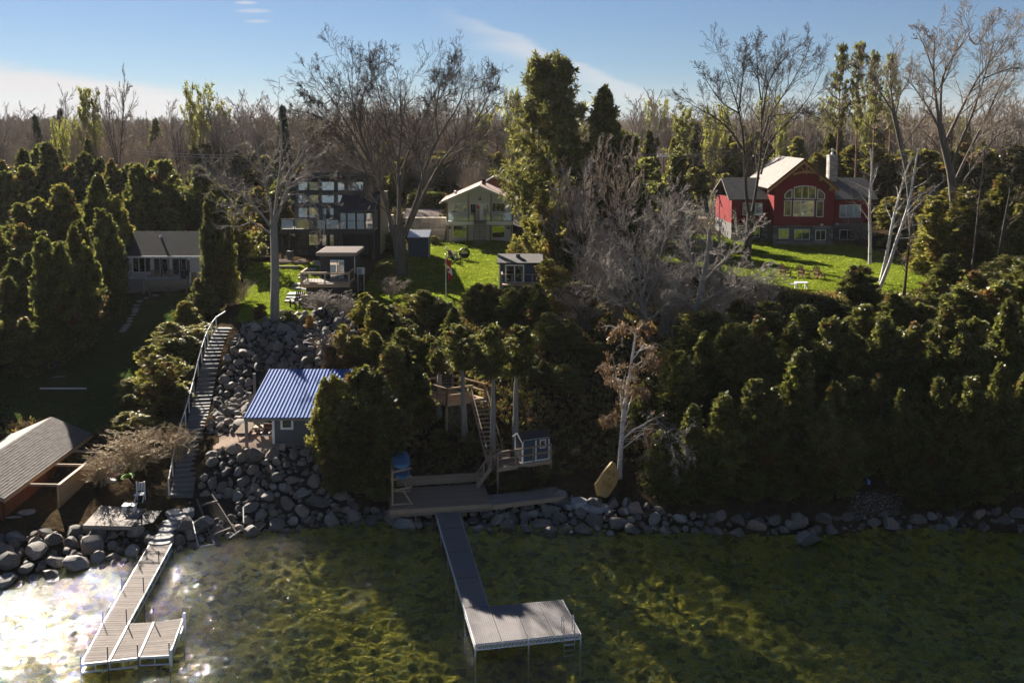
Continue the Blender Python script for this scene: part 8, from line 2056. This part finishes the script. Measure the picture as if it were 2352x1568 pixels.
# -- yellow pedal boat leaning on the birch
def pedal_boat():
    a, b = at(1384, 1142, 61.3), at(1411, 1062, 62.6); d = (b - a); L = d.length; u = d / L; s = Vector((math.cos(.3), .25, -.25)); s = (s - u * s.dot(u)).normalized(); n = s.cross(u).normalized()
    if n.y > 0: n = -n
    T = thing('pedal_boat', 'yellow pedal boat standing on its stern against the white birch', 'boat', a)
    O = lambda x, y, z: a + s * x + u * y + n * z
    out = [(-.30, 0), (-.72, .26 * L), (-.62, .40 * L), (-.50, .62 * L), (-.16, L), (.06, L), (.56, .74 * L), (.60, .5 * L), (.30, .02 * L)]
    MB().prism([O(x, y, -.30) for x, y in out], n * .36).build('hull', 'yellow_hull', T)
    for x, y, w, q in ((-.20, .30 * L, .34, .26), (.18, .30 * L, .34, .26), (-.18, .62 * L, .26, .24), (.18, .62 * L, .26, .24)):
        MB().prism([O(x - w / 2, y, .06), O(x + w / 2, y, .06), O(x + w / 2, y + q * L * .5, .06), O(x - w / 2, y + q * L * .5, .06)], n * .03).build('footwell', 'yellow_dark', T)
    for x in (-.2, .18): MB().prism([O(x - .16, .14 * L, .06), O(x + .16, .14 * L, .06), O(x + .16, .26 * L, .06), O(x - .16, .26 * L, .06)], n * .10).build('seat', 'yellow_hull', T)
    MB().tube([O(0, .52 * L, .06), O(0, .52 * L, .22)], .04, 8).build('steering_knob', 'black_metal', T)
    MB().tube([O(-.46, .33 * L, -.1), O(-.62, .33 * L, -.1)], .10, 10).build('float', 'yellow_hull', T)
pedal_boat()
# -- launching rails for a boat on the boulders
def launch():
    T = thing('launch_rails', 'rusty launching rails with bent pipe guides at the waterline', 'boat ramp', G(505, 1200, .5))
    g = lambda x, y, z: G(x, y, z)
    for pts in ([(452, 1146, 1.35), (492, 1249, .12)], [(487, 1136, 1.5), (545, 1227, .2)]): MB().bar(g(*pts[0]), g(*pts[1]), .09, .12).build('rail', 'rust_pipe', T)
    for a, b in (((462, 1160, 1.2), (500, 1150, 1.3)), ((488, 1228, .4), (530, 1212, .45))): MB().bar(g(*a), g(*b), .07, .09).build('cross_tie', 'rust_pipe', T)
    for pts in ([(443, 1198, 1.05), (449, 1225, .75), (455, 1252, .3), (460, 1255, .2), (494, 1249, .15)], [(559, 1164, 1.5), (560, 1200, 1.0), (558, 1213, .7), (552, 1218, .55), (528, 1235, .2)]):
        MB().tube([g(*q) for q in pts], .045, 7).build('guide_pipe', 'galv_pipe', T)
launch()
# -- left bank: small platform, stored toys, bench, logs
p0, p1, p2, p3 = G(190, 1206, 1.2), G(302, 1208, 1.2), G(335, 1168, 1.2), G(232, 1160, 1.2)
t = thing('platform', 'low grey wooden platform on the stones right of the boathouse', 'platform', p0); quad_planks(t, p0, p1, p2, p3, 12, 'deck_grey'); MB().bar(p0 - Z3 * .12, p1 - Z3 * .12, .05, .2).build('fascia', 'deck_grey', t)
p0, p1, p2, p3 = G(306, 1208, 1.1), G(350, 1200, 1.1), G(372, 1172, 1.25), G(335, 1172, 1.25)
t = thing('walkboard', 'dark slatted board walk beside the low grey platform', 'walkway', p0); quad_planks(t, p0, p1, p2, p3, 10, 'dark_bin', gap=.03)
def lump(name, label, cat, x, y, z, r, mat, sc=(1, 1, .7)):
    p = G(x, y, z); o = link(name, ROCKS[rs.randrange(12)].copy()); o.data.materials[0] = MATS[mat]; o.location = p; o.scale = (r * sc[0], r * sc[1], r * sc[2]); return tag(o, label, cat)
lump('float_toy', 'pale tarpaulin bundle at the back of the toy pile under the tan brush', 'bundle', 262, 1068, 1.7, .75, 'tarp_pale', (1, .7, .7))
lump('float_toy', 'pink inflated float in the toy pile under the tan brush', 'float', 258, 1090, 1.5, .6, 'pink', (1, .6, .5))
lump('float_toy', 'second pink float behind the first in the toy pile', 'float', 292, 1072, 1.6, .4, 'pink')
lump('float_toy', 'white and blue bundle at the front of the toy pile', 'bundle', 252, 1108, 1.35, .5, 'tarp_pale', (1, .7, .8))
lump('float_toy', 'dark blue folded tarpaulin in the toy pile', 'tarpaulin', 266, 1114, 1.2, .5, 'tarp_blue', (1, .7, .5))
def tube_ring(label, x, y, z, R, r, mat):
    p = G(x, y, z); m = MB(); m.tube([p + Vector((R * math.cos(a), R * .9 * math.sin(a), .12 * math.sin(a))) for a in [2 * math.pi * k / 16 for k in range(17)]], r, 8, caps=False); tag(m.build('swim_ring', mat), label, 'float')
tube_ring('bright lime green swim ring lying on the toy pile', 318, 1078, 1.6, .34, .2, 'lime')
tube_ring('duller green swim ring lower in the toy pile', 295, 1100, 1.4, .36, .2, 'lime')
p = G(322, 1150, 1.35); t = thing('folding_chair', 'white folding chair standing below the tan brush', 'chair', p)
for sx in (-.25, .25):
    MB().bar(p + Vector((sx, .2, 0)), p + Vector((sx, .15, 1.2)), .05).build('leg', 'white_metal', t); MB().bar(p + Vector((sx, -.3, 0)), p + Vector((sx, .15, .55)), .05).build('leg', 'white_metal', t)
MB().box(p.x - .27, p.x + .27, p.y - .3, p.y + .16, p.z + .46, p.z + .5).build('seat', 'white_metal', t)
for k in range(4): x = -.15 + .1 * k; MB().bar(p + Vector((x, .16, .6)), p + Vector((x, .15, 1.15)), .04, .02).build('back_slat', 'white_metal', t)
p = G(298, 1176, 1.2); t = thing('driftwood_stand', 'small white wooden stand on the low platform', 'stand', p)
for sx, sy in ((-.3, -.1), (.3, -.1), (-.3, .2), (.3, .2)): MB().box(p.x + sx - .04, p.x + sx + .04, p.y + sy - .04, p.y + sy + .04, p.z, p.z + .45).build('leg', 'white_metal', t)
MB().box(p.x - .4, p.x + .4, p.y - .2, p.y + .3, p.z + .45, p.z + .49).build('top', 'white_metal', t)
def log(label, pts, r, mat='driftwood', name='log'):
    m = MB(); m.tube([Vector(q) for q in pts], r, 7); tag(m.build(name, mat), label, 'log')
a, b = on(92, 895), on(198, 895); log('white pole lying straight across the shaded left lawn', [a + Z3 * .12, b + Z3 * .12], .07, 'white_trim', 'pole')
a, b = on(150, 866), on(120, 868); log('short dead branch on the shaded left lawn', [a + Z3 * .06, a.lerp(b, .5) + Z3 * .1, b + Z3 * .06], .04)
log('long bleached driftwood log over the stones at the right waterline', [G(1560, 1164, .7), G(1605, 1172, .55), G(1650, 1182, .35)], [.06, .09, .07])
log('second driftwood log lying below the long bleached one', [G(1580, 1170, .55), G(1620, 1179, .4), G(1640, 1178, .5)], [.04, .06, .05])
log('dark log on the slope right of the navy shed', [G(1280, 1062, 2.0), G(1302, 1092, 1.4)], .07, 'rust_pipe')
p = G(1325, 1043, 2.4); t = thing('stump', 'short sawn tree stump on the slope right of the navy shed', 'stump', p); MB().tube([p - Z3 * .3, p + Vector((-.1, .1, .35))], [.3, .26], 12).build('trunk', 'rail_wood', t)
for x, y, z, w, lb in [(1066, 1066 + 45, 1.5, .12, 'pale board propped at the end of the deck bench')]: pass
# -- dark railing under the right cedars
T = thing('handrail', 'old brown stair railing half hidden in the shaded right slope', 'railing', G(2240, 1030, 2.9))
a, b = G(2190, 1017, 3.6), G(2284, 1009, 3.7); MB().bar(a, b, .07, .1).build('top_rail', 'post_wood', T)
for k in range(4): q = a.lerp(b, k / 3); MB().box(q.x - .05, q.x + .05, q.y - .05, q.y + .05, q.z - 1.1, q.z).build('post', 'post_wood', T)
MB().bar(G(2180, 938, 5.6), G(2240, 1010, 3.6), .06, .09).build('sloping_rail', 'post_wood', T)
# -- stand up board and bins in front of the black cabin
a, b = on(694, 682), on(780, 684); c = a.lerp(b, .5) + Z3 * .75; T = thing('paddle_board', 'long white paddle board lying below the black cabin deck', 'paddle board', c); L = (b - a).length
V, Fc = [], []
for i in range(13):
    s = -1 + i / 6; w = max(.03, .36 * (1 - abs(s) ** 3) ** .6 if abs(s) < 1 else .03)
    for j in range(8): g_ = 6.283 * j / 8; V.append(c + Vector((s * L / 2, w * math.cos(g_), .09 * math.sin(g_) + .05 * s * s)))
for i in range(12):
    for j in range(8): Fc.append((i * 8 + j, i * 8 + (j + 1) % 8, (i + 1) * 8 + (j + 1) % 8, (i + 1) * 8 + j))
m = MB(); m.add(V, Fc); m.build('hull', 'white_metal', T, smooth=True); MB().box(c.x - .9, c.x - .1, c.y - .3, c.y + .3, c.z + .1, c.z + .2).build('cover', 'tarp_pale', T)
for k, (x, y, w, hh, mt, lb) in enumerate([(706, 702, .55, .95, 'post_wood', 'brown wooden storage box under the white paddle board'), (732, 703, .5, .8, 'charcoal', 'dark box under the middle of the white paddle board'), (762, 702, .3, .5, 'slate_clapboard', 'grey bucket under the right half of the white paddle board')]):
    p = on(x, y); t = thing('storage_box', lb, 'box', p); MB().box(p.x - w, p.x + w, p.y - .35, p.y + .35, p.z, p.z + hh).build('body', mt, t); MB().box(p.x - w - .03, p.x + w + .03, p.y - .38, p.y + .38, p.z + hh + .002, p.z + hh + .06).build('lid', mt, t)
p = on(742, 733); t = thing('kettle', 'round black kettle barbecue among the boulders below the cabin', 'barbecue', p); MB().lathe([(.1, .1), (.42, .3), (.5, .6), (.4, .95), (.1, 1.08)], p, 14).build('body', 'black_metal', t)
for k in range(3): a = 2.1 * k; MB().bar(p + Vector((.4 * math.cos(a), .4 * math.sin(a), -.1)), p + Vector((.25 * math.cos(a), .25 * math.sin(a), .35)), .04).build('leg', 'black_metal', t)
# -- flamingo
p = Vector((at(1051.5, 508, 132.8).x, 132.8, at(1100, 508, 132).z)); t = thing('flamingo', 'pink garden flamingo behind the balcony glass', 'ornament', p)
MB().tube([p, p + Z3 * .6], .02, 5).build('leg', 'pink', t); MB().tube([p + Vector((.25, 0, .62)), p + Vector((.05, 0, .68)), p + Vector((-.12, 0, .72)), p + Vector((-.18, 0, .95)), p + Vector((-.1, 0, 1.15)), p + Vector((-.2, 0, 1.1))], [.03, .13, .1, .04, .04, .02], 7).build('body', 'pink', t)
# -- pole, wires, car, hedge
Yp = 150; p = at(1523, 352, Yp); z0 = h(p.x, Yp); T = thing('utility_pole', 'wooden utility pole with a white crossarm behind the dark cedars', 'pole', (p.x, Yp, z0))
MB().tube([(p.x, Yp, z0 - .3), (p.x, Yp, p.z + .4)], [.16, .12], 8).build('pole', 'post_wood', T); MB().box(p.x - .9, p.x + .9, Yp - .2, Yp - .05, p.z - .55, p.z - .3).build('crossarm', 'white_trim', T)
for s in (-.8, -.35, .35, .8): MB().lathe([(.05, 0), (.07, .12), (.03, .2)], (p.x + s, Yp - .12, p.z - .3), 6).build('insulator', 'white_trim', T)
def wire(label, a, b, sag): a, b = Vector(a), Vector(b); m = MB(); m.tube([a.lerp(b, k / 16) - Z3 * sag * 4 * (k / 16) * (1 - k / 16) for k in range(17)], .035, 4); tag(m.build('power_line', 'galv_pipe'), label, 'wire')
wire('upper power line over the left grove', at(300, 346, 140), at(760, 352, 150), .5); wire('lower power line over the left grove', at(300, 351, 140), at(760, 357, 150), .6)
wire('power line running right from the utility pole', at(1523, 353, Yp), at(1800, 350, 160), .3); wire('power line running left from the utility pole', at(1523, 353, Yp), at(1300, 352, 150), .3)
def car(label, p, rz):
    T = thing('parked_car', label, 'car', (0, 0, 0))
    prof = [(-2.2, .35), (-2.25, .75), (-1.9, .95), (-1.3, 1.0), (-.7, 1.48), (.9, 1.52), (1.7, 1.05), (2.15, .95), (2.2, .4)]
    MB().prism([(x, -.85, z) for x, z in prof], (0, 1.7, 0)).build('body', 'car_white', T)
    for s in (-.862, .85): MB().prism([(-1.15, s, 1.0), (-.68, s, 1.42), (.85, s, 1.45), (1.5, s, 1.02)], (0, .012, 0)).build('side_window', 'glass_dark', T)
    MB().prism([(-1.36, -.7, 1.02), (-1.36, .7, 1.02), (-.78, .62, 1.47), (-.78, -.62, 1.47)], (-.02, 0, .02)).build('windscreen', 'glass_dark', T); MB().prism([(1.74, -.7, 1.05), (1.74, .7, 1.05), (1.0, .62, 1.5), (1.0, -.62, 1.5)], (.02, 0, .02)).build('rear_window', 'glass_dark', T)
    for x in (-1.4, 1.35):
        for s in (-.8, .66): w = MB().tube([(x, s, .33), (x, s + .16, .33)], .33, 14).build('wheel', 'rubber', T); MB().tube([(x, s - .01, .33), (x, s + .17, .33)], .2, 10).build('rim', 'bare_metal', w)
    for s in (-.6, .6): MB().box(-2.27, -2.2, s - .18, s + .18, .66, .78).build('headlight', 'white_trim', T)
    T.location = p; T.rotation_euler.z = rz; return T
car('white car parked on the gravel drive left of the red house', on(1586, 446), 1.25)
car('pale car half hidden behind the black house and the maple', Vector((at(882, 478, 134).x, 134.5, h(at(882, 478, 134).x, 134.5))), 1.4)
def hedge():
    rng = np.random.default_rng(17); a, b = on(936, 478), on(1015, 478); z = a.z; n = 2600
    C = np.column_stack([rng.uniform(a.x, b.x + .3, n), rng.uniform(a.y + .5, a.y + 2.2, n), rng.uniform(z - .1, z + 2.0, n)])
    idx = np.repeat(np.arange(n), 4); D = unit(rng.normal(size=(len(idx), 3)) + np.array([0, -.3, .6]))
    t = thing('hedge', 'clipped dark green hedge behind the parking terrace', 'hedge', (a.x, a.y + 1, z)); t_o = ORIGIN[t.name]
    q = sprays(rng, C[idx] - np.array(t_o), D, .3, 2, .7, .24); link('foliage', leaf_mesh('foliage', q, rng.uniform(.6, 1.3, len(q)), 'cedar_leaf'), t)
    for k in range(6): x = a.x + (b.x - a.x) * k / 5; MB().tube([(x, a.y + 1.3, z - .2), (x, a.y + 1.3, z + 1.4)], .05, 5).build('stem', 'bark_grey', t)
hedge()
# ================================================================== thin spring haze
m, t, o = mat_nodes('haze')
v = add(t, 'ShaderNodeVolumePrincipled'); v.inputs['Density'].default_value = 0.00005; v.inputs['Color'].default_value = (0.9, 0.92, 0.95, 1); v.inputs['Anisotropy'].default_value = 0.2
t.links.new(v.outputs[0], o.inputs['Volume'])
tag(MB().box(-1650, 1650, -1500, 1350, -12, 62).build('haze', 'haze'), kind='stuff')
